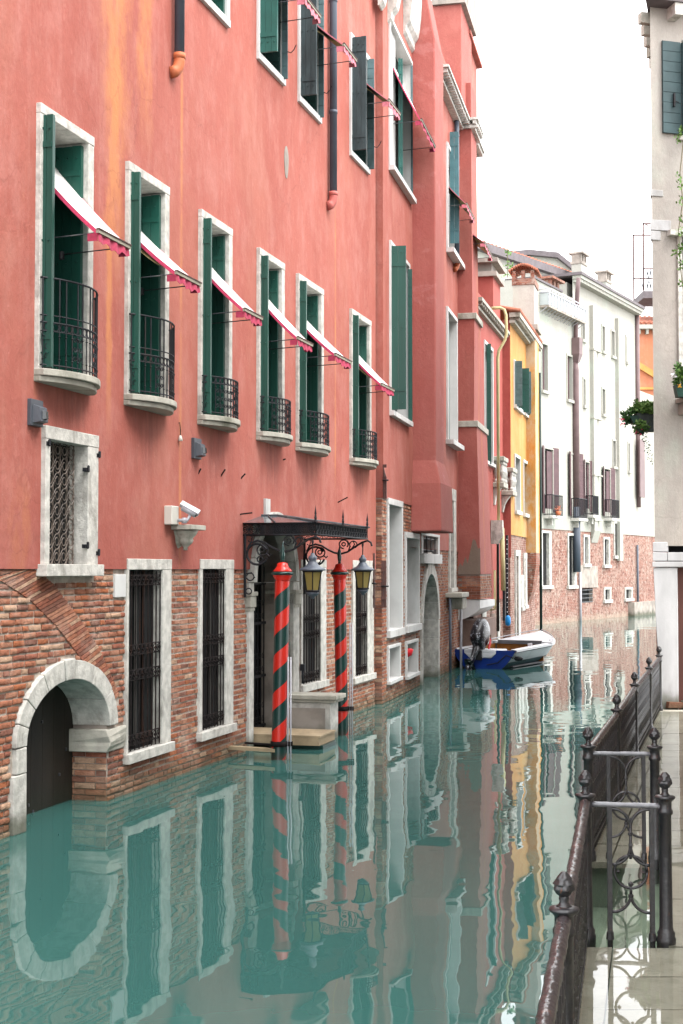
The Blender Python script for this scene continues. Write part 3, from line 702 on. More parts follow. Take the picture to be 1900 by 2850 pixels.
# --- boathouse arch of stone blocks
def ell(a, rx, rz): return (1.698 - rx * math.cos(a), .81 + rz * math.sin(a))
cuts = [0, .30, .62, 1.02, 1.43, 1.64, 2.12, 2.60, PI]
for i in range(8):
    a, b_ = cuts[i] + .006, cuts[i + 1] - .006; m = [a + (b_ - a) * k / 5 for k in range(6)]
    e = .012 if i == 4 else 0; jt = U(-.008, .008)
    mb = MB(); mb.prism([ell(t, .93, .572) for t in m] + [ell(t, 1.145 + jt, .775 + jt + e) for t in reversed(m)], -.045 - e - U(0, .008), .46)
    mb.build('arch_stone', 'istria_stone', pal, bevel=.008)
for z0, z1, a, b_ in ((.565, .803, .575, .764), (.0, .557, .515, .768), (-.9, -.006, .515, .768)):
    mb = MB(); mb.box(a, b_, -.04 - U(0, .012), .46, z0, z1, .006); mb.build('jamb_stone', 'istria_stone', pal, bevel=.01)
mb = MB()
mb.sections([[(2.56 + U(-.01, .01), -.035 - .05 * math.sin(PI * t), z), (3.13, -.02 - .02 * t, z), (3.13, .42, z), (2.54, .42, z)] for t, z in ((0, .53), (.3, .60), (.5, .64), (.75, .70), (1, .775))])
mb.build('springer_stone', 'old_stone', pal, bevel=.012)
door = None
mb = MB()
for k, (a, b_) in enumerate(((.74, 1.17), (1.19, 2.68))):
    n = 2 if k == 0 else 6; w = (b_ - a) / n
    for i in range(n): mb.box(a + i * w + .002, a + (i + 1) * w - .002, .40, .45, -1, 1.45)
door = mb.build('boathouse_door', 'door_wood', pal)
mb = MB()
for k in range(9): mb.lathe([(0, 0), (.014, 0), (.012, .012), (0, .014)], 8)
mb = MB(); mb.box(1.165, 1.195, .385, .41, -1, 1.42); mb.build('door_post', 'door_wood', door)
mb = MB()
for x, z in ((1.5, -.0), (1.72, .0), (1.62, .08), (2.3, .3), (2.45, .55), (1.9, .9)): mb.box(x, x + .02, .385, .4, z, z + .03)
mb.build('nail_head', 'iron_light', door)

# --- relieving arch: bricks laid radially
LOW = [(-.9, 2.51), (.315, 2.395), (.871, 2.204), (1.397, 1.947), (1.798, 1.69), (2.262, 1.385), (2.62, 1.02)]
UPP = [(-.2, 2.80), (.50, 2.68), (.95, 2.54), (1.39, 2.345), (1.958, 1.985), (2.389, 1.68), (2.66, 1.42), (2.93, 1.12)]
def along(P, t):
    L = [math.hypot(P[i + 1][0] - P[i][0], P[i + 1][1] - P[i][1]) for i in range(len(P) - 1)]; d = t * sum(L)
    for i, l in enumerate(L):
        if d <= l or i == len(L) - 1: f = min(1, d / l); return (P[i][0] + (P[i + 1][0] - P[i][0]) * f, P[i][1] + (P[i + 1][1] - P[i][1]) * f)
        d -= l
def s_at(P, z):
    for (a, za), (b_, zb) in zip(P, P[1:]):
        if zb <= z <= za: return a + (b_ - a) * (za - z) / (za - zb)
    return None
nv = 62
for i in range(nv):
    t0, t1 = i / nv + .0016, (i + 1) / nv - .0016
    a, b_, c_, d_ = along(LOW, t0), along(LOW, t1), along(UPP, t1), along(UPP, t0)
    if a[0] < -.3 or min(a[1], d_[1]) > 2.53: continue
    zc = lambda p: (p[0], min(p[1], plz - .004))
    if (i % 3) == 0:       # a header split in two
        m0, m1 = [((a[k] + d_[k]) / 2) for k in (0, 1)], [((b_[k] + c_[k]) / 2) for k in (0, 1)]; polys = [[a, b_, m1, m0], [m0, m1, c_, d_]]
    else: polys = [[a, b_, c_, d_]]
    for pl in polys:
        pl = [zc(p) for p in pl]; cx = sum(p[0] for p in pl) / 4; cz = sum(p[1] for p in pl) / 4
        pl = [(cx + (p[0] - cx) * .96, cz + (p[1] - cz) * .97) for p in pl]
        mb = MB(); mb.prism(pl, -.016 - U(0, .008), .01); mb.build('arch_brick', random.choice(BR[:5]), pal)
def ex_arch(z):
    out = []
    if z < .81: out.append((.51, 2.645 if z < .50 else 3.14))
    elif z < 1.60:
        q = math.sqrt(max(0, 1 - ((z - .81) / .79) ** 2)); out.append((1.698 - 1.16 * q, 1.698 + 1.16 * q))
    lo, up = s_at(LOW, z), s_at(UPP, z)
    if up is not None: out.append((lo if lo is not None else -5, up))
    if up is None and z > 1.1 and z > 2.3: out.append((-5, .2))
    if 1.02 < z < 1.12: out.append((2.6, 2.93))
    return out
rects = [(a - .0, b_ + .0, c_ - .0, d_) for a, b_, c_, d_ in GW] + [(G1[0] - .05, G1[1] + .05, 2.43, 4), (7.10, 9.38, -2, 4), (2.76, 3.1, 2.19, 2.47), (.85, 2.5, plz - .03, 4), (7.02, 7.2, 1.95, 2.2)]
rows = brick_rows(-7.4, s1_ - .002, -.42, plz - .006, rects, ex_arch)
vis = [r for r in rows if r[0] > .22 and r[3] > .0]
vis.sort(key=lambda r: r[0]); single = vis[:225]; ids = set(map(id, single)); rest = [r for r in rows if id(r) not in ids]
for p, q, z0, z1 in single: unit_brick(pal, p, q, z0, z1, 0)
mb = MB()
for p, q, z0, z1 in rest: brick_box(mb, p, q, z0, z1, 0)
# brick jamb of the boathouse pier, turned towards the bridge
z = -.42; k = 0
while z < .5:
    for a, b_ in (((.0, .24), (.25, .44)) if k % 2 else ((.0, .12), (.13, .37), (.38, .44))):
        mb.cur = random.randrange(5); f = 2.64 - U(.004, .02)
        mb.add([(f, a + .004, z), (f + U(-.006, .006), b_, z), (f, b_, z + .057), (f + U(-.006, .006), a + .004, z + .057), (2.66, a, z), (2.66, b_, z), (2.66, b_, z + .057), (2.66, a, z + .057)],
               [(0, 1, 2, 3), (0, 4, 5, 1), (3, 2, 6, 7), (0, 3, 7, 4), (1, 5, 6, 2)])
    z += .0685; k += 1
tag(mb.build('brick', BR, pal), 'run of red bricks continuing along the canal base', kind='stuff')
mb = MB(); mb.box(2.775, 3.055, -.03, .1, 2.20, 2.455); mb.build('stone_block', 'white_paint', pal, bevel=.006)

# --- ground floor windows with iron grilles
w = frame(S1, pal, 'grated_window', *G1, .10, .25, .13, .12, proud=.05, depth=.3, sill=.05, silld=.10, y=PY)
tag(w, 'high window with ornate ring pattern grille')
mb = MB(); y = .045
cw, ch = (1.89 - 1.13) / 5, .155
for i in range(6):
    x = 1.13 + i * cw; mb.tube([(x, y, 2.56), (x, y, 3.80)], .008, 4)
for r in range(8):
    for i in range(5):
        cx, cz = 1.13 + (i + .5) * cw, 2.56 + (r + .5) * ch
        def L(pts, rad=.0058): mb.tube([(cx + a, y - .01, cz + b_) for a, b_ in pts], rad, 4)
        L([(.042 * math.cos(a), .042 * math.sin(a)) for a in [2 * PI * j / 9 for j in range(10)]])
        for sx in (-1, 1):
            for sz in (-1, 1): L([(sx * a, sz * b_) for a, b_ in ((.0, .078), (.03, .07), (.055, .045), (.074, .02), (.06, .0))], .0048)
        mb.lathe([(0, cz + .065), (.012, cz + .077), (0, cz + .089)], 6, (cx, y - .015))
g = mb.build('grille', 'bronze', w)
mb = MB(); mb.box(1.0, 2.1, .13, .17, 2.5, 3.9); mb.build('pane', 'interior_dark', w)
for x, z in ((1.925, 3.55), (1.925, 2.75), (2.19, 3.72), (2.19, 2.68), (1.06, 3.75)):
    mb = MB(); mb.box(x - .02, x + .05, -.09, -.05, z - .02, z + .02); mb.lathe([(0, z - .03), (.014, z - .02), (.014, z + .04), (0, z + .05)], 6, (x + .02, -.1)); mb.build('hinge_pin', 'iron', w)
curt = {0: [(.12, .20, 'curtain'), (.32, .38, 'curtain'), (.5, .55, 'curtain_brown')], 1: [(.2, .3, 'curtain_brown'), (.45, .52, 'curtain')], 2: [(.3, .5, 'curtain')], 3: []}
for k, (a, b_, c_, d_) in enumerate(GW):
    tl = .09 if k < 3 else .16; tr = (.27, .30, .30, .42)[k]
    w = frame(S1, pal, 'barred_window', a, b_, c_, d_, tl if k else .05, tr, .125, .11, proud=.045, depth=.36, sill=.03, silld=.09)
    bars_grille(w, a + (tl if k else .05) + .01, b_ - tr - .005, c_ + .12, d_ - .14, -.012, n=8 if k < 2 else 7)
    mb = MB(); mb.box(a + .02, b_ - .05, .075, .10, c_ + .05, d_ - .05); mb.build('pane', 'interior_dark', w)
    for f0, f1, mt in curt[k]:
        mb = MB(); n = 6
        for i in range(n):
            x0 = a + (b_ - a) * (f0 + (f1 - f0) * i / n); x1 = a + (b_ - a) * (f0 + (f1 - f0) * (i + 1) / n)
            mb.quad((x0, .055 + .01 * (i % 2), c_ + .15), (x1, .055 + .01 * ((i + 1) % 2), c_ + .15), (x1, .055 + .01 * ((i + 1) % 2), d_ - .13), (x0, .055 + .01 * (i % 2), d_ - .13))
        mb.build('curtain', mt, w)

# --- french windows with shutters, bowed balconies
for k, (a, b_) in enumerate(FW):
    w = frame(S1, pal, 'french_window', a, b_, ZS - .02, ZH, .075, .13, .10, 0, proud=.05, depth=.5, mat='istria_stone', y=PY)
    mb = MB(); mb.box(a + .02, b_ - .02, -.02, .46, ZS - .02, ZS + .01); mb.build('threshold', 'old_stone', w)
    zb, zt = ZS + .03, ZH - .125
    # near shutter folded out from the wall, far shutter folded back against the reveal
    hx = a + .078
    leaf(w, (hx, -.05), (hx + .006, -.05 - .135), zb + .01, zt + .02, 'green_paint', 'v', 2, .05)
    leaf(w, (hx + .055, -.05), (hx + .075, -.05 - .11), zb + .01, zt + .015, 'green_paint', 'v', 2, .03)
    leaf(w, (b_ - .165, -.03), (b_ - .155, .30), zb, zt, 'green_paint', 'v', 3, .05)
    mb = MB(); x1 = b_ - .19
    mb.box(a + .08, x1, .40, .44, zb, zt); mb.build('glazed_door', 'green_paint_dark', w)
    mb = MB(); mb.box(b_ - .30, b_ - .20, .34, .39, zb, zt - .35); mb.build('inner_jamb', 'curtain', w)
    balcony(w, a - .005, b_ + .02, ZS + .02, k < 2)
# awnings: (left end, right end of the front bar, point on the far edge of the cloth at the window)
AW = [((270, 650), (357, 693), (222, 545)), ((492, 765), (554, 797), (440, 712)), ((673.5, 872), (726.5, 891), (610, 772)),
      ((826.5, 940), (866.5, 965), (762, 850)), ((928, 995), (975, 1013), (886, 925)), ((1071.5, 1070), (1094, 1090), (1014, 1005))]
names = ['white awning over the nearest balcony window', 'awning showing its yellow lining over the second balcony window', 'white awning over the third balcony window from the left',
         'white awning over the fourth balcony window, left of the closer pair above the canopy', 'long white awning over the fifth balcony window above the canopy', 'awning with yellow underside at the last balcony window beside the tall green shutter']
for k, (p, q, r) in enumerate(AW):
    a, b_ = FW[k]; e1 = b_ - .16; d, z = S1.side(q[0], q[1], e1); zr = S1.hit(*r)[1]
    awning(S1, a + .30, e1, min(max(zr, z + .45), 6.75), min(max(d, .42), .95), z, names[k], k in (1, 5), drop=.11)

# --- upper floor windows
ULAB = [None] * 7
for k, (a, b_) in enumerate(UW):
    w = frame(S1, pal, 'window', a, b_, 9.82, 12.03, .07, .10, .10, .10, proud=.04, depth=.35, mat='white_paint', y=PY, sill=.0, silld=.05)
    mb = MB(); mb.box(a + .02, b_ - .02, .38, .42, 9.8, 12.0); mb.build('pane', 'glass_dark', w)
    mb = MB(); mb.box(a + .02, b_ - .02, .38, .42, 13.3, 15.0); mb.build('pane', 'glass_dark', w)
    if k < 3: 
        leaf(w, (a + .08, PY - .03), (a + .15, -.35), 9.93, 11.95, 'green_paint', 'v', 3); continue
    if k == 3:
        leaf(w, (b_ - .13, PY), (b_ - .12, .30), 9.95, 11.9, 'green_paint', 'v', 3, .05); leaf(w, (a + .08, PY - .03), (a + .05, -.20), 9.93, 11.95, 'green_paint', 'v', 3); continue
    mt1 = ('green_paint_light', 'weathered_paint', 'weathered_paint')[k - 4]; mt2 = ('louvre_paint', 'louvre_paint', 'louvre_paint')[k - 4]
    px1 = (772, 881, 1019)[k - 4]; px2 = (800, 901, 1041)[k - 4]
    def reach(sh, px): return S1.side(px, 250, sh)[0]
    d1 = reach(a + .075, px1); d2 = reach(b_ - .09, px2)
    leaf(w, (a + .075, PY - .02), (a + .080, -d1), 9.93, 11.96, mt1, 'v', 3, .045, hook=False)
    leaf(w, (b_ - .10, PY - .02), (b_ - .09, -d2), 9.90, 11.96, mt2, 'h', 3, .045, hook=True)
    leaf(w, (b_ - .15, PY), (b_ - .14, .30), 9.95, 11.9, 'green_paint_dark', 'v', 3, .05)
for k, q, zr, lab in ((4, (889, 50), None, 'faded awning cut by the top edge of the photo, above the dark grey shutters'), (5, (989, 172), None, 'faded yellow awning in front of the long drainpipe on the upper floor'), (6, (1111, 322), None, 'faded yellow awning on the upper floor beside the corner of the red palace')):
    a, b_ = UW[k]; e1 = b_ - .12; d, z = S1.side(q[0], q[1], e1); awning(S1, a + .34, e1, z + .60, min(d, 1.0), z, lab, True, True, drop=.12)

# --- entrance portal
por = frame(S1, pal, 'portal', 7.10, 9.40, -.6, 2.32, .19, .30, 0.001, 0, proud=.05, depth=.14, mat='istria_stone')
tag(por, 'arched water entrance with white stone surround')
n = 9
for i in range(n):
    a, b_ = PI * i / n + .006, PI * (i + 1) / n - .006; m = [a + (b_ - a) * k / 4 for k in range(5)]
    E_ = lambda t, rx, rz: (8.195 - rx * math.cos(t), 2.325 + rz * math.sin(t))
    mb = MB(); mb.prism([E_(t, .90, .88) for t in m] + [E_(t, 1.05, 1.03) for t in reversed(m)], -.10, .14); mb.build('arch_stone', 'istria_stone', por)
for (a, b_) in ((7.05, 7.33), (9.08, 9.44)):
    mb = MB(); mb.box(a, b_, -.10, .40, 2.14, 2.20); mb.box(a + .02, b_ - .02, -.08, .40, 1.98, 2.138); mb.box(a + .035, b_ - .035, -.065, .40, 1.93, 1.978); mb.build('capital', 'old_stone', por, bevel=.008)
mb = MB(); mb.box(7.2, 9.2, .52, .56, -.6, 3.3); mb.build('dark_hall', 'interior_dark', por)
mb = MB()
for i in range(13):
    x = 7.34 + i * .14; mb.tube([(x, .40, -.4), (x, .40, 2.35 + .75 * math.sqrt(max(0, 1 - ((x - 8.2) / .95) ** 2)))], .010, 5)
for zz in (.15, .9, 1.7, 2.3): mb.box(7.30, 9.08, .385, .415, zz - .02, zz + .02)
for i in range(12):
    for zz in (.25, .45, 1.0, 1.2, 1.8, 2.0):
        mb.tube([(7.41 + i * .14 + a, .39, zz + b_) for a, b_ in spiral(0, 0, .055, .02, 0, 1.2, 8)], .006, 4)
mb.build('iron_gate', 'iron', por)
# stair wing wall in white marble, standing in the water right of the portal
mb = MB(); mb.box(8.62, 9.02, -.78, -.03, -1, .54, .004); mb.box(8.60, 9.04, -.84, -.03, -1, -.02); mb.build('stair_wall', 'istria_stone', por, bevel=.01)
mb = MB(); mb.box(8.58, 9.06, -.86, -.02, .545, .585); mb.box(8.55, 9.09, -.89, -.01, .588, .655); mb.build('coping', 'old_stone', por, bevel=.012)
mb = MB(); mb.box(8.60, 8.618, -.70, -.12, .08, .46); mb.build('panel', 'cap_stone', por)
mb = MB(); mb.tube([(9.44, -.09, .75), (9.44, -.09, 1.0)], .02, 6); mb.box(9.40, 9.48, -.13, -.06, .95, 1.05); mb.build('bell_post', 'iron', por)

# ================================================================ THINGS ON AND IN FRONT OF THE PALAZZO
Z4 = lambda x, y: (640 + x * .287, 1350 + y * .287)
cs0, cs1, CD = 6.88, 9.62, 1.02
cz0 = S1.side(*Z4(828, 350), cs0)[1]; CD = S1.side(*Z4(828, 350), cs0)[0]
cs1 = 9.62
can = S1.thing('entrance_canopy', (cs0, 0, 2.99), 'wrought iron canopy with glazed sloping roof over the water entrance', 'canopy')
CO = (cs0, 0, 2.99); zt, zb = 3.14, 2.985
mb = MB()
for z, r in ((zt, .014), (zb, .014), ((zt + zb) / 2, .005)):
    mb.tube([(cs0, 0, z), (cs0, -CD, z), (cs1, -CD, z), (cs1, 0, z)], r, 6)
def fas(p, q, n):
    for i in range(n + 1):
        x, y = p[0] + (q[0] - p[0]) * i / n, p[1] + (q[1] - p[1]) * i / n; mb.tube([(x, y, zb), (x, y, zt)], .007, 4)
        if i < n:
            cx, cy = p[0] + (q[0] - p[0]) * (i + .5) / n, p[1] + (q[1] - p[1]) * (i + .5) / n; e = ((q[0] - p[0]) / n, (q[1] - p[1]) / n)
            for s in (.42, .22): mb.tube([(cx + e[0] * s * math.cos(a), cy + e[1] * s * math.cos(a), (zt + zb) / 2 + .14 * s * math.sin(a)) for a in [2 * PI * j / 8 for j in range(9)]], .0065, 4)
fas((cs0, 0), (cs0, -CD), 9); fas((cs0, -CD), (cs1, -CD), 20); fas((cs1, -CD), (cs1, 0), 9)
# dark sheet strip behind the ironwork of the front
mb.box(cs0 + .02, cs1 - .02, -CD + .012, -CD + .018, zb + .01, zt - .01); mb.box(cs0 + .012, cs0 + .018, -CD + .02, -.28, zb + .01, zt - .01)
mb.build('fascia', 'iron', can, CO)
mb = MB(); zr = 3.28
mb.add([(cs0 - .03, 0, zt + .012), (cs0 - .03, -CD - .03, zt + .012), (cs1 + .03, -CD - .03, zt + .012), (cs1 + .03, 0, zt + .012), (cs0 + .75, 0, zr), (cs1 - .75, 0, zr), (cs0 + .85, -.25, zr), (cs1 - .85, -.25, zr)],
       [(0, 1, 6, 4), (1, 2, 7, 6), (2, 3, 5, 7), (4, 6, 7, 5)])
mb.build('glass_roof', 'glass_pale', can, CO)
mb = MB()
for p, q in (((cs0 - .03, -CD - .03, zt + .02), (cs0 + .85, -.25, zr + .005)), ((cs1 + .03, -CD - .03, zt + .02), (cs1 - .85, -.25, zr + .005)), ((cs0 + .75, 0, zr + .01), (cs0 + .85, -.25, zr + .01)), ((cs0 + .85, -.25, zr + .01), (cs1 - .85, -.25, zr + .01)), ((8.25, -.25, zr), (8.25, -CD, zt + .02)), ((cs0 - .02, -.5, zt + .02), (cs0 + .8, -.12, zr))): mb.tube([p, q], .012, 5)
mb.build('roof_rib', 'iron_light', can, CO)
for x, yy in ((cs0, -CD), (8.25, -CD), (cs1, -CD)):
    mb = MB(); mb.lathe([(.018, zt), (.010, zt + .05), (.022, zt + .07), (.008, zt + .10), (.016, zt + .13), (0.004, zt + .21), (0, zt + .25)], 8, (x, yy)); 
    mb.tube([(x - .04, yy, zt + .03), (x - .03, yy, zt + .1), (x, yy, zt + .13)], .006, 4); mb.tube([(x + .04, yy, zt + .03), (x + .03, yy, zt + .1), (x, yy, zt + .13)], .006, 4)
    mb.build('finial', 'iron', can, CO)
def br(pts, s, r=.013): return [(s, -d - .075, z) for d, z in [S1.side(*Z4(*p), cs0) for p in pts]], r * 1.25
def circ(cx, cy, r, a0=0, a1=360, n=18): return [(cx + r * math.cos(math.radians(a0 + (a1 - a0) * i / n)), cy + r * math.sin(math.radians(a0 + (a1 - a0) * i / n))) for i in range(n + 1)]
for s in (cs0, cs1):
    mb = MB()
    curves = [([(95, 480), (95, 1090)], .017), ([(110, 480), (165, 500), (150, 560), (125, 540)], .008), (circ(215, 670, 100, 20, 330, 22), .013),
              ([(118, 620), (150, 560), (215, 540), (285, 560), (350, 602), (420, 635), (490, 645), (560, 625), (640, 570), (720, 520), (780, 500), (815, 520), (828, 560)], .013),
              (circ(265, 630, 52, 260, 620, 16), .009), (circ(240, 720, 28, 0, 400, 10), .008), (circ(262, 628, 22, 0, 400, 10), .008),
              (circ(520, 540, 48, 90, 400, 14), .009), (circ(520, 540, 20, 0, 360, 8), .008), (circ(625, 545, 40, 140, 420, 12), .008), (circ(145, 890, 36, 200, 520, 12), .008), (circ(130, 1030, 28, 200, 520, 12), .008),
              ([(300, 660), (330, 690), (345, 670)], .010), ([(95, 860), (160, 850), (190, 900)], .008), ([(560, 500), (590, 560), (570, 620)], .009), ([(620, 500), (640, 540), (600, 600)], .008)]
    for pts, r in curves:
        q, rr = br(pts, s, r); mb.tube(q, rr, 5)
    mb.build('scroll_bracket', 'iron', can, CO)
mb = MB(); mb.box(7.74, 7.94, -.07, 0, 3.29, 3.53); mb.build('junction_box', 'white_paint', can, CO)

def lantern(px, label, s):
    cx, cy = S1.world((s, -CD + .0, 0))[:2]
    cx = (px - 950) / 3958.3 * (cy * math.cos(PITCH)); zhook = zb
    t = empty('hanging_lantern', (cx, cy, 2.12), S1.rz, label, 'lantern', 'lanterns under the canopy')
    sc_ = .98
    L = lambda y: EYE + (1587 - y) * cy / 3958.3 - 2.12       # y as read on the near lantern
    mb = MB(); mb.tube([(0, 0, .79), (.01, 0, .74), (.0, 0, .66), (0, 0, .60)], .010, 6)
    mb.tube([(-.03, 0, .80), (-.035, 0, .76), (0, 0, .72), (.035, 0, .76), (.03, 0, .82)], .007, 5); mb.build('hook', 'iron', t)
    mb = MB(); mb.lathe([(.0, .62), (.025, .61), (.03, .585), (.055, .565), (.062, .54), (.05, .515), (.045, .50), (.06, .488), (.075, .46), (.115, .425), (.165, .405), (.178, .39), (.178, .378), (.14, .372), (.0, .372)], 24); mb.build('lamp_roof', 'lamp_roof', t)
    n = 6
    mb = MB()
    for i in range(n):
        a = 2 * PI * i / n + .3
        mb.tube([(.137 * math.cos(a), .137 * math.sin(a), .372), (.092 * math.cos(a), .092 * math.sin(a), .10)], .0085, 5)
    mb.lathe([(.0, .075), (.098, .085), (.103, .10), (.098, .112), (0, .112)], n * 2); mb.lathe([(.135, .355), (.142, .36), (.142, .372), (.135, .372)], n * 2)
    mb.build('lamp_frame', 'iron', t)
    for i in range(n):
        a, b_ = 2 * PI * i / n + .3, 2 * PI * (i + 1) / n + .3
        mb = MB(); mb.add([(.130 * math.cos(a), .130 * math.sin(a), .365), (.130 * math.cos(b_), .130 * math.sin(b_), .365), (.088 * math.cos(b_), .088 * math.sin(b_), .108), (.088 * math.cos(a), .088 * math.sin(a), .108)], [(0, 1, 2, 3)])
        mb.build('glass_pane', 'amber_glass', t)
    mb = MB(); mb.lathe([(0, -.012), (.02, -.008), (.03, .02), (.06, .035), (.085, .06), (.09, .08), (0, .085)], 20); mb.build('base_cup', 'lamp_roof', t)
    return t
lantern(869.6, 'hanging lantern between the two striped poles, under the near corner of the canopy', cs0)
lantern(1009, 'hanging lantern right of the farther striped pole, at the far corner of the canopy', cs1)

# striped mooring poles
def pole(x0, y0, xt, r, zf, label, clampz):
    t = empty('mooring_pole', (x0, y0, 0), 0, label, 'mooring pole', 'striped mooring poles at the water entrance')
    H_, n, nz, period = zf - .03, 32, 150, .495; zl = -1.2
    mb = MB(); mb.smooth = True
    lean = lambda z: (xt - x0) * z / zf
    for k in range(nz + 1):
        z = zl + (H_ - zl) * k / nz
        for i in range(n):
            a = 2 * PI * i / n; z_ = z + (period * a / (2 * PI) if 0 < k < nz else 0) * 0
            mb.v.append((lean(z) + r * math.cos(a), r * math.sin(a), z))
    for k in range(nz):
        for i in range(n):
            mb.face([k * n + i, k * n + (i + 1) % n, (k + 1) * n + (i + 1) % n, (k + 1) * n + i])
    o = mb.build('shaft', 'pole_paint', t)
    c = lean(zf)
    mb = MB(); mb.lathe([(r, zf - .10), (r * 1.02, zf - .08), (r * 1.32, zf - .025), (r * 1.32, zf - .02), (r, zf - .02)], 28, (c, 0)); mb.build('collar', 'pole_red', t)
    mb = MB(); mb.lathe([(r, zf - .02), (r * 1.45, zf - .015), (r * 1.52, zf + .005), (r * 1.45, zf + .022), (r, zf + .025)], 28, (c, 0)); mb.build('ring', 'pole_green', t)
    mb = MB(); mb.lathe([(r * 1.25, zf + .024), (r * 1.28, zf + .04), (r * .95, zf + .07), (r * .78, zf + .10), (r * .70, zf + .135), (r * .35, zf + .150), (0, zf + .152)], 28, (c, 0)); mb.build('cap', 'pole_red', t)
    mb = MB(); mb.lathe([(r * .26, zf + .14), (r * .22, zf + .18), (r * .30, zf + .21), (r * .36, zf + .26), (r * .2, zf + .30), (r * .28, zf + .33), (r * .16, zf + .37), (0, zf + .42)], 16, (c, 0))
    mb.tube([(c, 0, zf + .2), (c - .03, 0, zf + .30), (c + .0, 0, zf + .38), (c + .01, 0, zf + .43)], .012, 6); mb.build('finial', 'pole_green', t)
    mb = MB(); mb.lathe([(r, clampz - .035), (r * 1.15, clampz - .033), (r * 1.15, clampz + .033), (r, clampz + .035)], 20, (lean(clampz), 0))
    mb.box(r * .6, r * 1.9, -.04, .02, clampz - .03, clampz + .03); mb.build('clamp', 'rusty_iron', t)
    for dx in (r * 1.25, r * 1.62):
        mb = MB(); mb.tube([(dx, -.03, -.5), (dx, -.03, 1.35 if y0 < 20 else 1.7)], .011, 6); mb.build('guide_rod', 'camera_metal', t)
    return t
b = NB('pole_paint')                      # red and green bands wound round the shaft, in the shaft's own coordinates
tc = b.n('ShaderNodeTexCoord'); sp = b.n('ShaderNodeSeparateXYZ'); b.l(tc.outputs['Object'], sp.inputs[0])
ang = b.math('DIVIDE', b.math('ARCTAN2', b.math('SUBTRACT', sp.outputs[1], 0.0), b.math('SUBTRACT', sp.outputs[0], b.math('MULTIPLY', sp.outputs[2], .012))), 2 * PI)
ph = b.math('SUBTRACT', b.math('DIVIDE', sp.outputs[2], .495), ang)
fr = b.math('FRACT', b.math('ADD', ph, 20.30)); st = b.math('GREATER_THAN', fr, .47)
c = b.mix(st, (.48, .016, .008), (.003, .028, .024))
c = b.mix(b.math('MULTIPLY', b.math('SUBTRACT', 1.0, b.ramp(sp.outputs[2], -.02, .12)), .6), c, (.06, .03, .02))
M['pole_paint'] = b.done(c, .33, b.bump(b.noise(12), .08, .01), .5)
pole(-.833, 18.95, -.785, .099, 2.455, 'nearer red and green striped mooring pole, left of the first lantern', .205)
pole(.012, 21.74, -.03, .093, 2.45, 'farther red and green striped mooring pole between the two lanterns', .40)

# landing stage at the door
pl = S1.thing('landing_stage', (7.5, 0, .08), 'small wooden landing platform with green side at the water entrance', 'landing stage')
for i in range(4):
    mb = MB(); mb.box(7.42 + i * .20, 7.42 + i * .20 + .192, -.98, .30, .17, .20, .001); mb.build('plank', 'wood_pale', pl, (7.5, 0, .08), bevel=.003)
mb = MB(); mb.box(7.42, 8.21, -.965, .28, .06, .168); mb.build('side_board', 'wood_pale', pl, (7.5, 0, .08))
mb = MB(); mb.box(7.50, 8.15, -1.0, -.35, -.12, .056); mb.build('green_board', 'pole_green', pl, (7.5, 0, .08))
sp_ = S1.thing('wooden_spar', (6.7, -.2, .1), 'weathered plank reaching from the brick wall to the nearer striped pole', 'plank')
mb = MB(); wx, wy = -.86, 18.9
a = S1.world((6.45, -.0, .06)); b2 = (wx, wy, .12)
vx, vy = b2[0] - a[0], b2[1] - a[1]
lx, ly = vx * S1.u[0] + vy * S1.u[1], vx * S1.v[0] + vy * S1.v[1]
L = math.hypot(lx, ly)
mb.obox((6.45 - 6.7, .2), (lx / L, ly / L), 0, L, -.05, .05, .0, .045); mb.build('plank', 'wood_pale', sp_)
mb = MB(); mb.obox((6.60 - 6.7, .12), (lx / L, ly / L), 0.1, L, -.02, .03, .062, .085); mb.build('iron_strap', 'rusty_iron', sp_)

# security camera on stone corbel
cb = S1.thing('stone_corbel', (4.55, 0, 2.75), 'carved stone corbel shelf below the security camera', 'corbel')
O = (4.55, 0, 2.75)
mb = MB(); mb.lathe([(0, 2.74), (.03, 2.745), (.025, 2.775), (.05, 2.80), (.085, 2.83), (.10, 2.865), (.09, 2.885), (.13, 2.93), (.16, 2.985), (0, 2.985)], 20, (4.55, -.13))
mb.sections([[(4.55 - w, -.0, z), (4.55 + w, 0, z), (4.55 + w * .8, -.22 * w / .17, z), (4.55 - w * .8, -.22 * w / .17, z)] for w, z in ((.02, 2.76), (.08, 2.83), (.10, 2.9), (.15, 2.98))])
mb.build('bracket', 'old_stone', cb, O)
mb = MB(); mb.box(4.33, 4.80, -.30, .0, 2.99, 3.05); mb.build('shelf', 'old_stone', cb, O, bevel=.008)
sec = S1.thing('security_camera', (4.2, 0, 3.1), 'pale security camera tilted down beside its cream wall box', 'camera')
O = (4.2, 0, 3.1)
mb = MB(); mb.box(4.12, 4.34, -.13, .0, 3.045, 3.27); mb.build('box', 'plastic_cream', sec, O, bevel=.01)
mb = MB(); mb.tube([(4.30, -.13, 3.10), (4.34, -.24, 3.10), (4.36, -.27, 3.17)], .02, 8); mb.lathe([(0, 3.06), (.035, 3.065), (.03, 3.13), (0, 3.135)], 12, (4.34, -.2)); mb.build('arm', 'camera_metal', sec, O)
mb = MB(); d = Vector((.15, -.75, -.42)).normalized(); c0 = Vector((4.36, -.25, 3.215))
q = c0 - d * .09; e = c0 + d * .10
mb.tube([q, e], .042, 12); mb.build('barrel', 'camera_metal', sec, O)
mb = MB(); mb.tube([q + Vector((0, 0, .035)) - d * .02, e + Vector((0, 0, .035)) + d * .04], .045, 4); mb.build('sun_hood', 'camera_metal', sec, O)
mb = MB(); mb.tube([e, e + d * .01], .03, 12); mb.build('lens', 'glass_dark', sec, O)
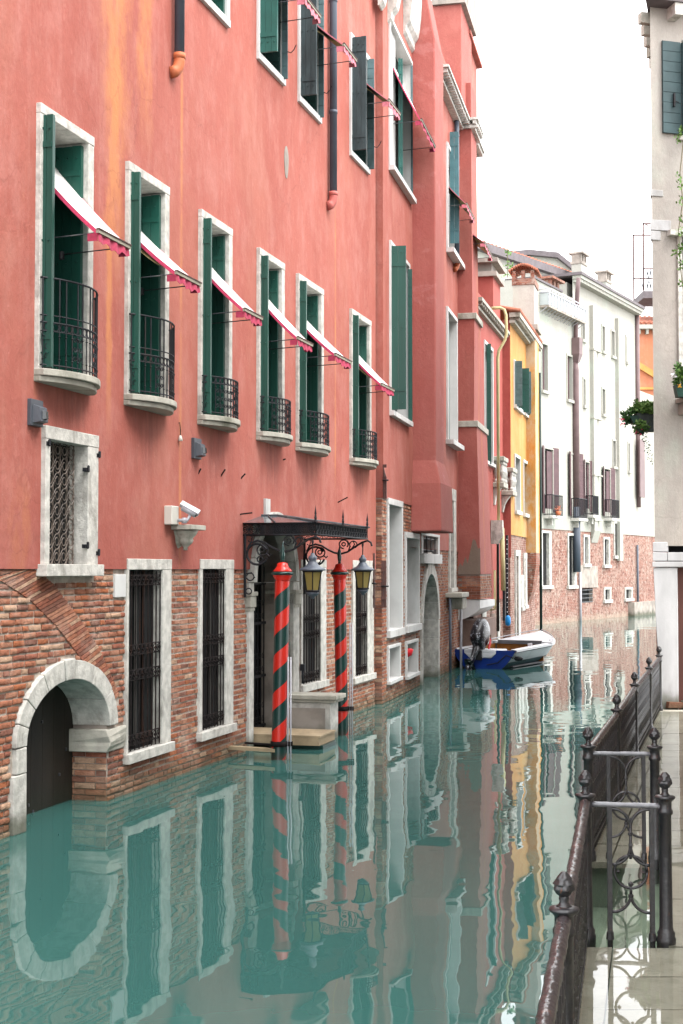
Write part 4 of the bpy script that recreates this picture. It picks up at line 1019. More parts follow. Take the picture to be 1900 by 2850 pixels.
# wall flood lights
for px, py, lab in ((67, 1109, 'grey box lamp on the plaster at the left edge, under the first balcony'), (525, 1218, 'grey box lamp on the plaster under the third balcony')):
    s, z = S1.hit(px, py); t = S1.thing('wall_lamp', (s, 0, z - .26), lab, 'wall lamp', 'grey wall lamps'); o = (s, 0, z - .26)
    mb = MB(); mb.box(s, s + .25, -.075, 0, z - .26, z); mb.build('back_plate', 'plastic_grey', t, o, bevel=.006)
    mb = MB(); mb.sections([[(s + .03, -.07, z - .235), (s + .22, -.07, z - .235), (s + .22, -.07, z - .05), (s + .03, -.07, z - .05)], [(s + .05, -.155, z - .22), (s + .20, -.155, z - .22), (s + .20, -.14, z - .08), (s + .05, -.14, z - .08)]]); mb.build('housing', 'plastic_grey', t, o, bevel=.004)
    mb = MB(); mb.sections([[(s + .09, -.15, z - .20), (s + .16, -.15, z - .20), (s + .16, -.15, z - .11), (s + .09, -.15, z - .11)], [(s + .10, -.185, z - .19), (s + .15, -.185, z - .19), (s + .15, -.18, z - .12), (s + .10, -.18, z - .12)]]); mb.build('lens', 'glass_dark', t, o)
# iron hooks, bell and fixings
for px, py, qx, qy in ((545, 1325, 556, 1304), (608, 1332, 624, 1306), (664, 1338, 680, 1318)):
    s, z = S1.hit(px, py); t = S1.thing('iron_hook', (s, 0, z), ('leftmost', 'middle', 'rightmost')[(545, 608, 664).index(px)] + ' of three rusty spikes in the plaster right of the grey box lamp', 'hook', 'iron spikes above the ground floor')
    d_, zz = S1.side(qx, qy, s); mb = MB(); mb.tube([(0, .02, 0), (.0, -.03, .03), (.03, -d_, zz - z)], .011, 5); mb.build('spike', 'rusty_iron', t)
for (a, b_), lab in ((((934, 1397), (966, 1384)), 'thin rusty bar bracket on the plaster above the canopy'), (((781, 1279), (793, 1277)), 'short rusty hook under the fourth balcony'), (((661, 1431), (700, 1427)), 'flat iron bar fixed beside the canopy at its left end')):
    s, z = S1.hit(*a); d_, zz = S1.side(*b_, s); t = S1.thing('iron_bar', (s, 0, z), lab, 'iron bar')
    mb = MB(); mb.tube([(0, .02, -.05), (0, -.02, -.01), (.01, -.05, .0), (.02, -d_, zz - z)], .011, 5); mb.build('bar', 'rusty_iron', t)
s, z = S1.hit(489, 1208); t = S1.thing('wall_bell', (s, 0, z), 'small pale bell hanging from a wire loop under the second balcony', 'bell')
mb = MB(); mb.tube([(0, 0, .12), (.0, -.05, .14), (.0, -.06, .05), (0, -.06, -.02)], .006, 5); mb.build('wire', 'rusty_iron', t)
mb = MB(); mb.lathe([(0, -.09), (.03, -.085), (.022, -.05), (.012, -.02), (0, -.015)], 10, (0, -.06)); mb.build('bell', 'petal_yellow' if False else 'plastic_cream', t)
s, z = S1.hit(790, 452); t = S1.thing('wall_patch', (s, 0, z - .25), 'small round pale repair patch on the plaster under the upper windows', 'patch')
mb = MB(); mb.prism([(.10 * math.cos(a) * (1 + .1 * math.sin(3 * a)), .25 + .25 * math.sin(a)) for a in [2 * PI * i / 20 for i in range(20)]], PY - .008, PY + .01); mb.build('disc', 'cap_stone', t)
s, z = S1.hit(482, 190)
downpipe(S1, S1.s(493, .12), 8.75, 16.3, .12, .062, 'zinc_pipe', 'blue grey drainpipe ending in an orange elbow on the upper left', 'orange_pipe')
downpipe(S1, S1.s(927, .12), 8.78, 16.3, .12, .065, 'zinc_pipe', 'long blue grey drainpipe ending in a pink elbow between upper shutters', 'pink_pipe')

# ================================================================ SECOND RED HOUSE (with the chimney breasts)
S2 = Facade(.2158, -5.0, 26)
def rpx(B, x0, x1, yt, yb, d=0, at=None):
    """(s0,s1,z0,z1) of a rectangle on the wall from its left/right/top/bottom in the photo; heights read at its left edge"""
    s0, z1 = B.hit(x0, yt, d); _, z0 = B.hit(x0, yb, d); return (s0, B.hit(x1, yt, d)[0], z0, z1)
h2 = S2.root('chimney_house', 'red plastered house with two tall chimney breasts behind the foreground palace', 'house')
a0 = S2.s(1062); e2 = 13.9
WA = rpx(S2, 1076.5, 1139, 40, 472); WB = rpx(S2, 1078, 1132, 668, 1156)
WC = rpx(S2, 1237, 1265, 852, 1236); WE = rpx(S2, 1237, 1270, 395, 700)
G21 = rpx(S2, 1074, 1115, 1385, 1776); G22 = rpx(S2, 1124, 1162, 1480, 1762)
G23 = rpx(S2, 1075, 1109, 1798, 1906); G24 = rpx(S2, 1125.5, 1158, 1786, 1892)
GT = rpx(S2, 1173, 1222, 1580, 1640); GR = rpx(S2, 1168, 1219, 1481, 1568)
zgt = S2.hit(1170, 1735)[1]
gate = (S2.s(1171), S2.s(1213.5), -1, S2.hit(1171, 1598)[1], 'arch', zgt)
G25 = rpx(S2, 1245, 1263, 1357, 1648)
sp = S2.s(1148); z_pl = 3.86; z_pr = 2.98
hl = [(w[0] + .02, w[1] - .02, w[2] + .02, w[3] - .02) for w in (WA, WB, WC, WE, G21, G22, G25, GR)]
mb = MB(); wall_with_holes(mb, a0, sp, z_pl, 15.2, -.03, hl, .35, 1); wall_with_holes(mb, sp, e2, z_pr, 15.2, -.03, hl, .35, 1)
mb.quad((a0, -.03, z_pl), (a0, .5, z_pl), (a0, .5, 15.2), (a0, -.03, 15.2)); mb.quad((a0, -.03, z_pl), (sp, -.03, z_pl), (sp, .1, z_pl), (a0, .1, z_pl)); mb.quad((sp, -.03, z_pr), (e2, -.03, z_pr), (e2, .1, z_pr), (sp, .1, z_pr))
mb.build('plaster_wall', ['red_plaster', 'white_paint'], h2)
hb_ = [(w[0] + .02, w[1] - .02, w[2] + .02, w[3] - .02) for w in (G21, G22, G23, G24, G25, GR)] + [gate]
mb = MB(); wall_with_holes(mb, a0 + .01, e2, -1.2, z_pl, 0, hb_, .35, 1); mb.quad((a0 + .01, 0, -1.2), (a0 + .01, .5, -1.2), (a0 + .01, .5, z_pl), (a0 + .01, 0, z_pl))
mb.build('base_wall', ['mortar_old', 'white_paint'], h2)
mb = MB(); mb.box(a0 + .1, e2, .45, 7, -1.2, 15.1); mb.build('inner_wall', 'interior_dark', h2)
def ex2(z):
    out = []
    if z < gate[5]: out.append((gate[0] - .22, gate[1] + .20))
    elif z < gate[3] + .35:
        q = math.sqrt(max(0, 1 - ((z - gate[5]) / (gate[3] + .3 - gate[5])) ** 2)); c_ = (gate[0] + gate[1]) / 2; hw = (gate[1] - gate[0]) / 2 + .2; out.append((c_ - hw * q, c_ + hw * q))
    if z > z_pr: out.append((sp, 99))
    return out
rc = [(w[0] - .01, w[1] + .01, w[2], w[3]) for w in (G21, G22, G23, G24, G25, GR)]
mb = MB()
for p, q, z0, z1 in brick_rows(a0 + .01, e2, -.2, z_pl - .005, rc, ex2): brick_box(mb, p, q, z0, z1, 0)
z = -.2; k = 0
while z < z_pl - .07:                               # the narrow end of the wall that looks towards the bridge
    mb.cur = random.randrange(5)
    for ya, yb in (((.0, .11), (.12, .3)) if k % 2 else ((.0, .24), (.25, .3))):
        f = a0 - U(0, .012); mb.add([(f, ya, z), (f, yb, z), (f, yb, z + .057), (f, ya, z + .057), (a0 + .02, ya, z), (a0 + .02, yb, z), (a0 + .02, yb, z + .057), (a0 + .02, ya, z + .057)], [(0, 1, 2, 3), (0, 4, 5, 1), (3, 2, 6, 7), (0, 3, 7, 4), (1, 5, 6, 2)])
    z += .0685; k += 1
tag(mb.build('brick', BR, h2), kind='stuff')
# windows
w = frame(S2, h2, 'window', *WA, .06, .08, .08, .10, proud=.04, depth=.3, mat='white_paint', y=-.03, silld=.12)
m_ = S2.s(1104.5); mb = MB(); mb.box(WA[0] + .05, m_, .02, .06, WA[2] + .08, WA[3] - .06); mb.build('blind_panel', 'white_paint', w)
def tipd(s, px): return S2.side(px, 500, s)[0]
leaf(w, (m_, -.04), (m_ + .01, -max(.1, tipd(m_, 1121))), WA[2] + .05, WA[3] - .5, 'green_paint_light', 'v', 2)
leaf(w, (WA[1] - .08, -.04), (WA[1] - .07, -max(.08, tipd(WA[1] - .08, 1145))), WA[2] + .05, WA[3] - .1, 'louvre_paint', 'h')
mb = MB(); mb.box(m_, WA[1], .2, .25, WA[2], WA[3]); mb.build('pane', 'green_paint_dark', w)
w = frame(S2, h2, 'window', *WB, .06, .08, .08, .10, proud=.04, depth=.3, mat='white_paint', y=-.03, silld=.10)
leaf(w, (WB[0] + .06, -.04), (WB[0] + .08, -tipd(WB[0] + .06, 1129)), WB[2] + .12, WB[3] - .1, 'green_paint', 'v', 2); tag(w, 'tall window with a wide dark green shutter standing open')
leaf(w, (WB[1] - .1, -.04), (WB[1] - .09, -max(.08, tipd(WB[1] - .1, 1146))), WB[2] + .02, WB[3] - .12, 'green_paint', 'h')
mb = MB(); mb.box(WB[0], WB[1], .2, .25, WB[2], WB[3]); mb.build('pane', 'green_paint_dark', w)
w = frame(S2, h2, 'window', *WC, .10, .12, .10, .12, proud=.05, depth=.3, mat='white_paint', y=-.03, silld=.2, sill=.1)
mb = MB(); mb.box(WC[0] + .1, WC[1] - .9, .02, .06, WC[2] + .1, WC[3] - .1); mb.build('shutter', 'green_paint', w)
mb = MB(); mb.box(WC[1] - 1.2, WC[1] - .1, .24, .28, WC[2] + .1, WC[3] - .1); mb.build('blind_panel', 'white_paint', w)
w = frame(S2, h2, 'window', *WE, .10, .12, .10, .12, proud=.05, depth=.3, mat='white_paint', y=-.03, silld=.2)
ts = S2.s(1238); leaf(w, (ts + .7, -.05), (ts + .72, -S2.side(1276, 500, ts + .7)[0]), S2.side(1236, 678, ts + .7)[1], S2.side(1236, 368, ts + .7)[1], 'blue_green_paint', 'v', 2)
mb = MB(); mb.box(WE[0], WE[1], .24, .28, WE[2] + .1, WE[3] - .1); mb.build('pane', 'green_paint_dark', w)
for g_, lab in ((G21, None), (G22, None), (G23, None), (G24, None)):
    w = frame(S2, h2, 'ground_window', *g_, .08, .12, .12 if g_[3] > 2 else .06, .14 if g_[3] > 2 else .07, proud=.05, depth=.34, mat='white_paint', sill=.03, silld=.09)
    mb = MB(); mb.box(g_[0] + .05, g_[0] + (g_[1] - g_[0]) * .36, .10, .14, g_[2] + .1, g_[3] - .1); mb.build('pane', 'interior_dark', w)
    mb = MB(); mb.box(g_[0] + (g_[1] - g_[0]) * .36, g_[1] - .1, .22, .27, g_[2] + .1, g_[3] - .1); mb.build('blind_panel', 'curtain' if g_[3] > 2 else 'curtain', w)
mb = MB(); mb.lathe([(0, G24[3] - .36), (.12, G24[3] - .3), (.15, G24[3] - .18), (.1, G24[3] - .16), (0, G24[3] - .2)], 12, ((G24[0] + G24[1]) / 2 - .3, .04)); tag(mb.build('red_basin', 'red_plastic', h2), None)
w = frame(S2, h2, 'ground_window', *G25, .14, .45, .3, .1, proud=.06, depth=.3, mat='istria_stone', sill=.0); mb = MB(); mb.box(G25[0] + .1, G25[1] - .3, .2, .24, G25[2], G25[3]); mb.build('pane', 'interior_dark', w)
w = frame(S2, h2, 'barred_window', GR[0], GR[1], GR[2], GR[3], .25, .25, .06, .22, proud=.04, depth=.3, mat='white_paint')
mb = MB(); mb.box(GR[0] + .1, GR[1] - .1, .2, .24, GR[2], GR[3]); mb.build('pane', 'glass_dark', w)
mb = MB()
for i in range(5): zz = GR[2] + .3 + i * .26; mb.box(GR[0] + .2, GR[1] - .2, .02, .04, zz, zz + .02)
for i in range(4): x = GR[0] + .45 + i * (GR[1] - GR[0] - .9) / 3; mb.box(x, x + .02, .0, .02, GR[2] + .2, GR[3])
mb.build('grille', 'iron', w)
# pointed gate of stone blocks
c_, hw = (gate[0] + gate[1]) / 2, (gate[1] - gate[0]) / 2; H_ = gate[3] - gate[5]; n = 8
pa = MB()
E_ = lambda t, e, f: (c_ - (hw + e) * math.cos(t), gate[5] + (H_ + f) * math.sin(t) + (f * .9 * max(0, math.sin(t) - .93) / .07 if f else 0))
gt = None
for i in range(n):
    a, b_ = PI * i / n + .006, PI * (i + 1) / n - .006; m = [a + (b_ - a) * k / 4 for k in range(5)]
    mb = MB(); mb.prism([E_(t, -.01, 0) for t in m] + [E_(t, .2, .26) for t in reversed(m)], -.06, .33); mb.build('arch_stone', 'istria_stone', h2)
for x0, x1 in ((gate[0] - .21, gate[0] + .01), (gate[1] - .01, gate[1] + .21)):
    for z0, z1 in ((-1, .9), (.906, gate[5] - .006)): mb = MB(); mb.box(x0, x1, -.05, .34, z0, z1); mb.build('jamb_stone', 'istria_stone', h2, bevel=.008)
mb = MB(); mb.box(gate[0] - .02, gate[1] + .02, .38, .43, -1, gate[3]); dr = mb.build('water_door', 'door_wood', h2)
mb = MB(); mb.box(gate[0] + .5, gate[1], .30, .36, -.5, .28); mb.build('marble_step', 'istria_stone', dr)
# open brown shutters of the ground floor windows, some hanging loose
def loose(px0, px1, yt, yb, mat, lab, skew=0):
    s = S2.s(px0); d_ = S2.side(px1, (yt + yb) / 2, s)[0]; z1 = S2.side(px0, yt, s)[1]; z0 = S2.side(px0, yb, s)[1]
    t = S2.thing('window_shutter', (s, 0, z0), lab, 'shutter'); mb = MB()
    n = 2
    for i in range(n):
        ya, yb_ = -.03 - (d_ - .03) * i / n - .003, -.03 - (d_ - .03) * (i + 1) / n + .003
        mb.add([(x, yy, zz + (skew * (abs(yy) / d_) if zz else -skew * 0)) for zz in (0, z1 - z0) for yy in (ya, yb_) for x in (-.02, .02)], [(0, 2, 3, 1), (4, 5, 7, 6), (0, 1, 5, 4), (2, 6, 7, 3), (0, 4, 6, 2), (1, 3, 7, 5)])
    mb.build('board', mat, t)
    for zz in (.2, .5, .8):
        mb = MB(); mb.box(-.035, -.021, -d_, -.03, (z1 - z0) * zz - .03, (z1 - z0) * zz + .03); mb.build('batten', mat, t)
    mb = MB(); mb.tube([(-.04, -d_ * .3, (z1 - z0) * .45), (-.05, -d_ * 1.4, (z1 - z0) * .45)], .015, 6); mb.build('catch', 'iron', t)
loose(1033, 1043, 1540, 1692, 'brown_paint', 'reddish brown shutter standing open at the brick corner right of the farther lantern')
loose(1056, 1075, 1560, 1690, 'brown_paint', 'brown board shutter open beside the tall white framed window')
loose(1061, 1076, 1275, 1388, 'brown_paint', 'narrow dark brown shutter hanging above the tall white framed window', -.4)
# mooring stakes, two dark fins at the corner by the water
for px, py in ((1040, 1957), (1064, 1950)):
    x, y = pt(px, py); t = empty('mooring_stake', (x, y, 0), 0, 'dark curved timber fender at the foot of the brick corner, ' + ('nearer of two' if px < 1050 else 'farther of two'), 'fender', 'curved fenders')
    mb = MB(); mb.sections([[(-.11 - .10 * (1 - f) + .02, -.03, -.6 + 1.02 * f), (.07 - .14 * f * f, -.03, -.6 + 1.02 * f), (.07 - .14 * f * f, .05, -.6 + 1.02 * f), (-.11 - .10 * (1 - f) + .02, .05, -.6 + 1.02 * f)] for f in (0, .4, .7, .85, 1)]); mb.build('timber', 'old_stone' if False else 'door_wood', t)
# chimney breast 1
s0b = S2.s(1145); s0l = s0b - .16
dA = S2.side(1212, 1000, s0b)[0]; dB = S2.side(1225, 1420, s0l)[0]; sf = S2.hit(1236, 1000, dA)[0]
zc = lambda y, s, d: S2.side(1212, y, s)[1]
zb1 = zc(1479, s0b, 0); zf0, zf1 = zc(1281, s0b, 0), zc(1345, s0b, 0); zt0 = zc(105, s0b, 0)
lev = [(zb1, s0l, sf + .45, dB + .02), (zf1, s0l + .05, sf + .38, dB), (zf0, s0b, sf, dA), (zt0, s0b, sf, dA), (zt0 + 2.2, s0b, sf - .35, dA * .22), (17.5, s0b, sf - .4, dA * .2)]
mb = MB(); mb.sections([[(a, .0, z), (a, -d, z), (b_, -d, z), (b_, .0, z)] for z, a, b_, d in lev]); mb.build('chimney_breast', 'breast_plaster', h2, bevel=.03)
# chimney breast 2
s0c = S2.s(1272.5); mb = MB()
dl = S2.side(1323, 1180, s0c)[0]; du = S2.side(1320, 880, s0c)[0]; dt_ = S2.side(1311, 500, s0c)[0]
sfl = S2.hit(1352, 1200, dl)[0]; sfu = S2.hit(1337, 900, du)[0]
zz = lambda y: S2.side(1300, y, s0c)[1]
z1_, z2_, z3_ = zz(1180), zz(880), zz(340)
zbot = zz(1668)
mb.sections([[(a, 0, z), (a, -d, z), (b_, -d, z), (b_, 0, z)] for z, a, b_, d in ((zz(1598), s0c, sfl + .25, dl + .12), (z1_ - .07, s0c, sfl, dl + .03), (z1_ - .069, s0c, sfl, dl - .04), (z2_ - .07, s0c, sfu + .05, du), (z2_ - .069, s0c, sfu - .02, du - .05), (z3_, s0c, sfu - .2, dt_), (15.4, s0c, sfu - .2, dt_))])
br2 = mb.build('chimney_breast', 'red_plaster_dark', h2, bevel=.03); tag(br2, 'farther chimney breast with two stone string courses')
for zb_, d, a, b_ in ((z1_ - .06, dl + .07, s0c - .05, sfl + .06), (z2_ - .06, du + .06, s0c - .05, sfu + .06)):
    mb = MB(); mb.box(a, b_, -d, 0, zb_ - .02, zb_ + .14); mb.build('string_course', 'old_stone', br2, bevel=.012)
# bare render patches and brick foot
mb = MB(); zr0, zr1 = zbot, zz(1598)
mb.box(s0c + .01, sfl + .24, -dl - .10, 0, zr0, zr1); mb.build('breast_core', 'mortar_old', br2)
mb = MB(); z = zr0; k = 0
while z < zr1 - .05:
    d_ = dl + .10; y_ = 0 - (.12 if k % 2 else 0)
    while y_ > -d_:
        ya, yb_ = max(-d_ - .01, y_ - .235), min(0, y_); mb.cur = random.choice((1, 1, 3, 5, 0)); f = s0c - U(0, .015)
        mb.add([(f, ya, z), (f, yb_, z), (f, yb_, z + .058), (f, ya, z + .058), (s0c + .02, ya, z), (s0c + .02, yb_, z), (s0c + .02, yb_, z + .058), (s0c + .02, ya, z + .058)], [(0, 1, 2, 3), (0, 4, 5, 1), (3, 2, 6, 7), (0, 3, 7, 4), (1, 5, 6, 2)]); y_ -= .246
    z += .0685; k += 1
for p, q, z0, z1 in brick_rows(s0c, sfl + .24, zr0, zr1 - .01, []): brick_box(mb, p, q, z0, z1, -dl - .102)
tag(mb.build('brick', BR, br2), kind='stuff')
mb = MB()
zz0, zz1 = zz(1598), zz(1500); yl = -(dl + .115)
edge = [(0, .15), (.12, .32), (.22, .22), (.35, .5), (.45, .3), (.55, .62), (.68, 1.0), (.8, .95), (.9, .72), (1, .75)]
P_ = [(s0c - .022, yl * u + (0 if u < 1 else 0), zz0 + (zz1 - zz0) * v) for u, v in edge]
n = len(P_); mb.add([(p[0], p[1], zz0 - .01) for p in P_] + P_, [(i, i + 1, n + i + 1, n + i) for i in range(n - 1)])
mb.build('render_patch', 'bare_render', br2)
# upper chimney stack behind, with stone cap
mb = MB(); sa = S2.s(1270); dd = S2.side(1284, 300, s0c - .9)[0]; mb.box(s0c - .9, s0c + 1.3, -dd, .5, 14.6, 20.3); st_ = mb.build('chimney_stack', 'red_plaster_dark', h2, bevel=.02)
mb = MB(); zt_ = S2.side(1270, 12, s0c - .9)[1]; mb.box(s0c - 1.0, s0c + 1.45, -dd - .12, .5, zt_, zt_ + 1.0); mb.build('cap', 'cap_stone', st_)
mb = MB(); mb.box(s0c + .8, s0c + 3.4, -dd + .1, .5, 14.6, 17.0); mb.box(s0c + .7, s0c + 3.5, -dd - .05, .5, 17.0, 17.1); mb.build('attic_wall', 'red_plaster', h2)
# eaves with small stone brackets, wrapping round the farther breast
mb = MB(); ze = 15.05
def eave(mb, p0, p1, out, z, nd, h=.16, dep=.34):
    """cornice strip from p0 to p1 (in plan), projecting by out=(x,y)"""
    dx, dy = p1[0] - p0[0], p1[1] - p0[1]; L = math.hypot(dx, dy); d = (dx / L, dy / L); sg = 1 if (-d[1] * out[0] + d[0] * out[1]) > 0 else -1
    mb.obox(p0, d, -.02, L + .02, 0 if sg > 0 else -dep, dep if sg > 0 else 0, z + .10, z + h)
    mb.obox(p0, d, 0, L, 0 if sg > 0 else -dep * .5, dep * .5 if sg > 0 else 0, z - .08, z)
    for i in range(nd):
        t = (i + .5) / nd * L; mb.obox(p0, d, t - .04, t + .04, .0 if sg > 0 else -dep * .9, dep * .9 if sg > 0 else .0, z + .002, z + .098)
sE = sfu - .2
ze = 14.22; eave(mb, (7.2, 0), (s0c + .02, 0), (0, -1), ze, 22, dep=.40); eave(mb, (s0c, -.1), (s0c - .02, -dt_ - .2), (-1, 0), ze + .02, 3, dep=.2); eave(mb, (s0c, -dt_), (sE + .1, -dt_), (0, -1), ze + .03, 8, dep=.2)
o = mb.build('eaves_cornice', 'istria_stone', h2)
mb = MB(); eave(mb, (sE + .4, 0), (e2 + .4, 0), (0, -1), 14.2, 10, dep=.45); mb.build('eaves_cornice', 'istria_stone', h2)
mb = MB()
mb.sections([[(3.0, 0, z), (4.12, 0, z), (4.12, -d, z), (3.0, -d, z)] for z, d in ((13.55, .03), (13.62, .09), (13.75, .10), (13.85, .17), (14.0, .20), (14.25, .23), (14.6, .25), (14.7, .25))]); mb.build('eaves_stone', 'istria_stone', h2, bevel=.02)
mb = MB(); eave(mb, (a0 + .1, 0), (3.0, 0), (0, -1), 14.7, 10, dep=.4); mb.build('eaves_cornice', 'istria_stone', h2)
for x in (a0 - .35, a0 + .5):
    mb = MB(); mb.sections([[(x, 0, z), (x + .3, 0, z), (x + .3, -d, z), (x, -d, z)] for z, d in ((13.12, .03), (13.2, .10), (13.32, .12), (13.42, .2), (13.8, .28))]); mb.build('corbel', 'istria_stone', h2)
# stone canopy slab, white tarpaulin and post by the boat
s_, z_ = S2.hit(1238, 1650)
mb = MB(); mb.box(s_, s_ + 1.4, -.42, 0, z_ - .12, z_ + .0); mb.box(s_ + .6, s_ + 1.35, -.36, 0, z_ - .42, z_ - .13); mb.build('stone_shelf', 'old_stone', h2, bevel=.02)
mb = MB(); zt2 = zz(1668)
mb.sections([[(s0c + .0 + .02, yy, zA), (sfl + 1.2, yy, zA - .05), (sfl + 1.2, yy, zB), (s0c + .02, yy, zB)] for yy, zA, zB in ((0, zt2 - .01, zt2 - .55), (-.2, zt2 - .01, zt2 - .50), (-.45, zt2 - .01, zt2 - .36), (-dl - .1, zt2 - .02, zt2 - .24))])
mb.build('white_coving', 'white_paint', h2)
mb = MB(); mb.box(s0c + .4, sfl + .8, -dl - .18, .0, zt2 - 1.0, zt2 - .56); mb.box(s0c + .4, sfl + .8, -.3, 0, -1, zt2 - 1.0); mb.build('understair_wall', 'bare_render', h2)
t = S2.thing('drainpipe', (s0c - .9, -.2, 0), 'thin pale pipe dropping from the stone shelf to the water beside the boat', 'drainpipe'); mb = MB(); mb.tube([(0, 0, -.5), (0, 0, z_ - .3)], .035, 8); mb.build('pipe', 'camera_metal', t)
t = S2.thing('drainpipe', (s_ + .05, -.12, 0), 'grey pipe standing in the water right of the pointed gate', 'drainpipe'); mb = MB(); mb.tube([(0, 0, -.5), (0, 0, z_ - .1)], .035, 8); mb.build('pipe', 'zinc_pipe', t)
downpipe(S2, S2.s(1274, .12), S2.hit(1275, 735, .12)[1], 14.9, .12, .065, 'zinc_pipe', 'blue grey drainpipe in the corner of the farther chimney breast ending in an orange elbow', 'orange_pipe')
# awnings of this house
for (sL, sR, q, zroll, lab, yl) in ((WA[0] + .75, WA[1] - .06, (1209, 412), None, 'white steep awning in front of the nearer chimney breast', False), (S2.s(1238) + .3, S2.s(1238) + 1.9, (1318, 612), None, 'faded yellow awning crossing the blue green shutter', True), (e2 - 2.2, e2 - .4, (1368, 718), None, 'small faded awning tip seen against the sky beyond the farther chimney breast', True)):
    d, z = S2.side(q[0], q[1], sR); awning(S2, sL, sR, z + (.62 if yl else 1.5), min(d, 1.15), z, lab, yl, yl, .12)

# ================================================================ THIRD RED HOUSE, YELLOW HOUSE
S3 = Facade(.25, -6.14, 40); SY = Facade(.25, -5.9, 44.9)
h3 = S3.root('narrow_red_house', 'narrow dark red house with stone balconies between the chimney breast and the yellow house', 'house')
L3 = S3.s(1399)
# wall, roof at the height of the cornice
zt3 = S3.hit(1395, 950)[1]
W3 = [rpx(S3, 1344, 1368, 945, 1290)]
mb = MB(); wall_with_holes(mb, -1.0, L3 + .25, 1.6, zt3 + .6, -.02, [(w[0], w[1], w[2], w[3]) for w in W3], .3, 1); mb.build('plaster_wall', ['far_red_plaster', 'white_paint'], h3)
mb = MB(); mb.box(-1, L3 + .25, 0, .3, -1.2, 1.6); mb.build('base_wall', 'far_brick', h3); mb = MB(); mb.box(-1, L3 + .25, .32, 6, -1.2, zt3 + .5); mb.build('inner_wall', 'far_red_plaster', h3)
for w_ in W3:
    w = frame(S3, h3, 'window', *w_, .06, .1, .1, .1, proud=.03, depth=.25, mat='white_paint', y=-.02)
    mb = MB(); mb.box(w_[0], w_[1], .2, .24, w_[2], w_[3]); mb.build('pane', 'interior_dark', w)
    sh = w_[0] + .5; leaf(w, (sh, -.03), (sh + .01, -S3.side(1366.5, 1100, sh)[0]), w_[2] + .02, w_[3] - .05, 'green_paint', 'h')
mb = MB(); sc0 = S3.s(1352); eave(mb, (max(-.9, sc0 - 3), 0), (L3 + .2, 0), (0, -1), zt3 + .1, 18, dep=.26, h=.2)
mb.build('eaves_cornice', 'old_stone', h3)
mb = MB(); x0 = L3 - 2.0; mb.box(x0, x0 + 1.6, .0, 1.3, zt3, S3.side(1390, 768, x0)[1]); dz = S3.side(1390, 768, x0)[1]
ck = mb.build('chimney', 'far_red_plaster', h3); mb = MB(); mb.box(x0 - .1, x0 + 1.7, -.12, 1.4, dz, dz + .15); mb.box(x0 + .05, x0 + 1.55, .05, 1.25, dz + .151, dz + .42); mb.box(x0 - .15, x0 + 1.75, -.16, 1.45, dz + .421, dz + .55); mb.build('cap', 'cap_stone', ck)
for px0, px1, yt, yb, lab in ((1369, 1398, 1270, 1384, None), (1392, 1424, 1301, 1405, None)):      # stone balconies seen end on
    s = S3.s(px0) + .15; d_ = S3.side(px1, 1300, s)[0]; z1 = S3.side(px1, yt, s)[1]; z0 = S3.side(px1, yb, s)[1]
    zs = z0 + .35; b0 = MB(); b0.box(s - .08, s + .95, -d_ - .06, .0, z1 - .14, z1); bo = b0.build('stone_balcony', 'old_stone', h3, bevel=.02)
    mb = MB(); mb.box(s - .06, s + .93, -d_ - .05, .0, zs - .05, zs + .10); mb.build('slab', 'old_stone', bo, bevel=.02)
    mb = MB()
    for cx, cy in ((s + .05, -d_ * .93), (s + .05, -d_ * .5), (s + .05, -.1), (s + .3, -d_ * .93), (s + .55, -d_ * .93), (s + .8, -d_ * .93)):
        mb.lathe([(.05, zs + .1), (.06, zs + .16), (.035, zs + .22), (.075, zs + .42), (.04, zs + .62), (.065, z1 - .22), (.05, z1 - .14)], 8, (cx, cy))
    tag(mb.build('baluster_row', 'istria_stone', bo), kind='stuff')
    mb = MB(); mb.sections([[(s, 0, z), (s + .25, 0, z), (s + .25, -d, z), (s, -d, z)] for z, d in ((z0 - .22, .06), (z0, d_ * .30), (z0 + .16, d_ * .55), (z0 + .29, d_ * .85))]); mb.build('bracket', 'istria_stone', bo)
# yellow downpipe with a swan neck
s_ = S3.s(1387, .25); z1 = S3.side(1387, 985, s_)[1]; t = S3.thing('gas_pipe', (s_, -.25, 0), 'pale yellow pipe with a swan neck running down the narrow red house', 'pipe')
mb = MB(); zt_ = z1 + .55; mb.tube([(0, 0, S3.side(1387, 1470, s_)[1]), (0, 0, z1 - .1), (0, -.03, z1 + .1), (0, -.22, z1 + .42), (0, -.26, z1 + .6), (0, -.25, z1 + 1.15), (0, -.2, z1 + 1.32), (0, -.08, z1 + 1.38), (0, .18, z1 + 1.38)], .045, 10); mb.build('upper_pipe', 'yellow_pipe', t)
mb = MB(); mb.tube([(0, -.10, S3.side(1400, 1470, s_)[1]), (0, -.13, 1.9)], .07, 8); mb.build('lower_pipe', 'yellow_pipe', t)
mb = MB(); mb.tube([(0, .12, 2.5), (0, .12, 1.35), (0, .28, 1.32)], .04, 6); mb.build('branch', 'yellow_pipe', t)
mb = MB(); zh = S3.side(1385, 1500, s_)[1]; mb.sections([[(-.2, .15, z), (.1, .15, z), (.1, -w, z), (-.2, -w, z)] for z, w in ((zh + .55, .18), (zh + .1, .2), (zh - .15, .05))]); k_ = S3.thing('carved_capital', (s_, -.2, zh), 'pale carved stone head on the wall above the black posts', 'capital')
o = mb.build('stone', 'istria_stone', t); o.parent = k_; o.location = (0, 0, -zh)
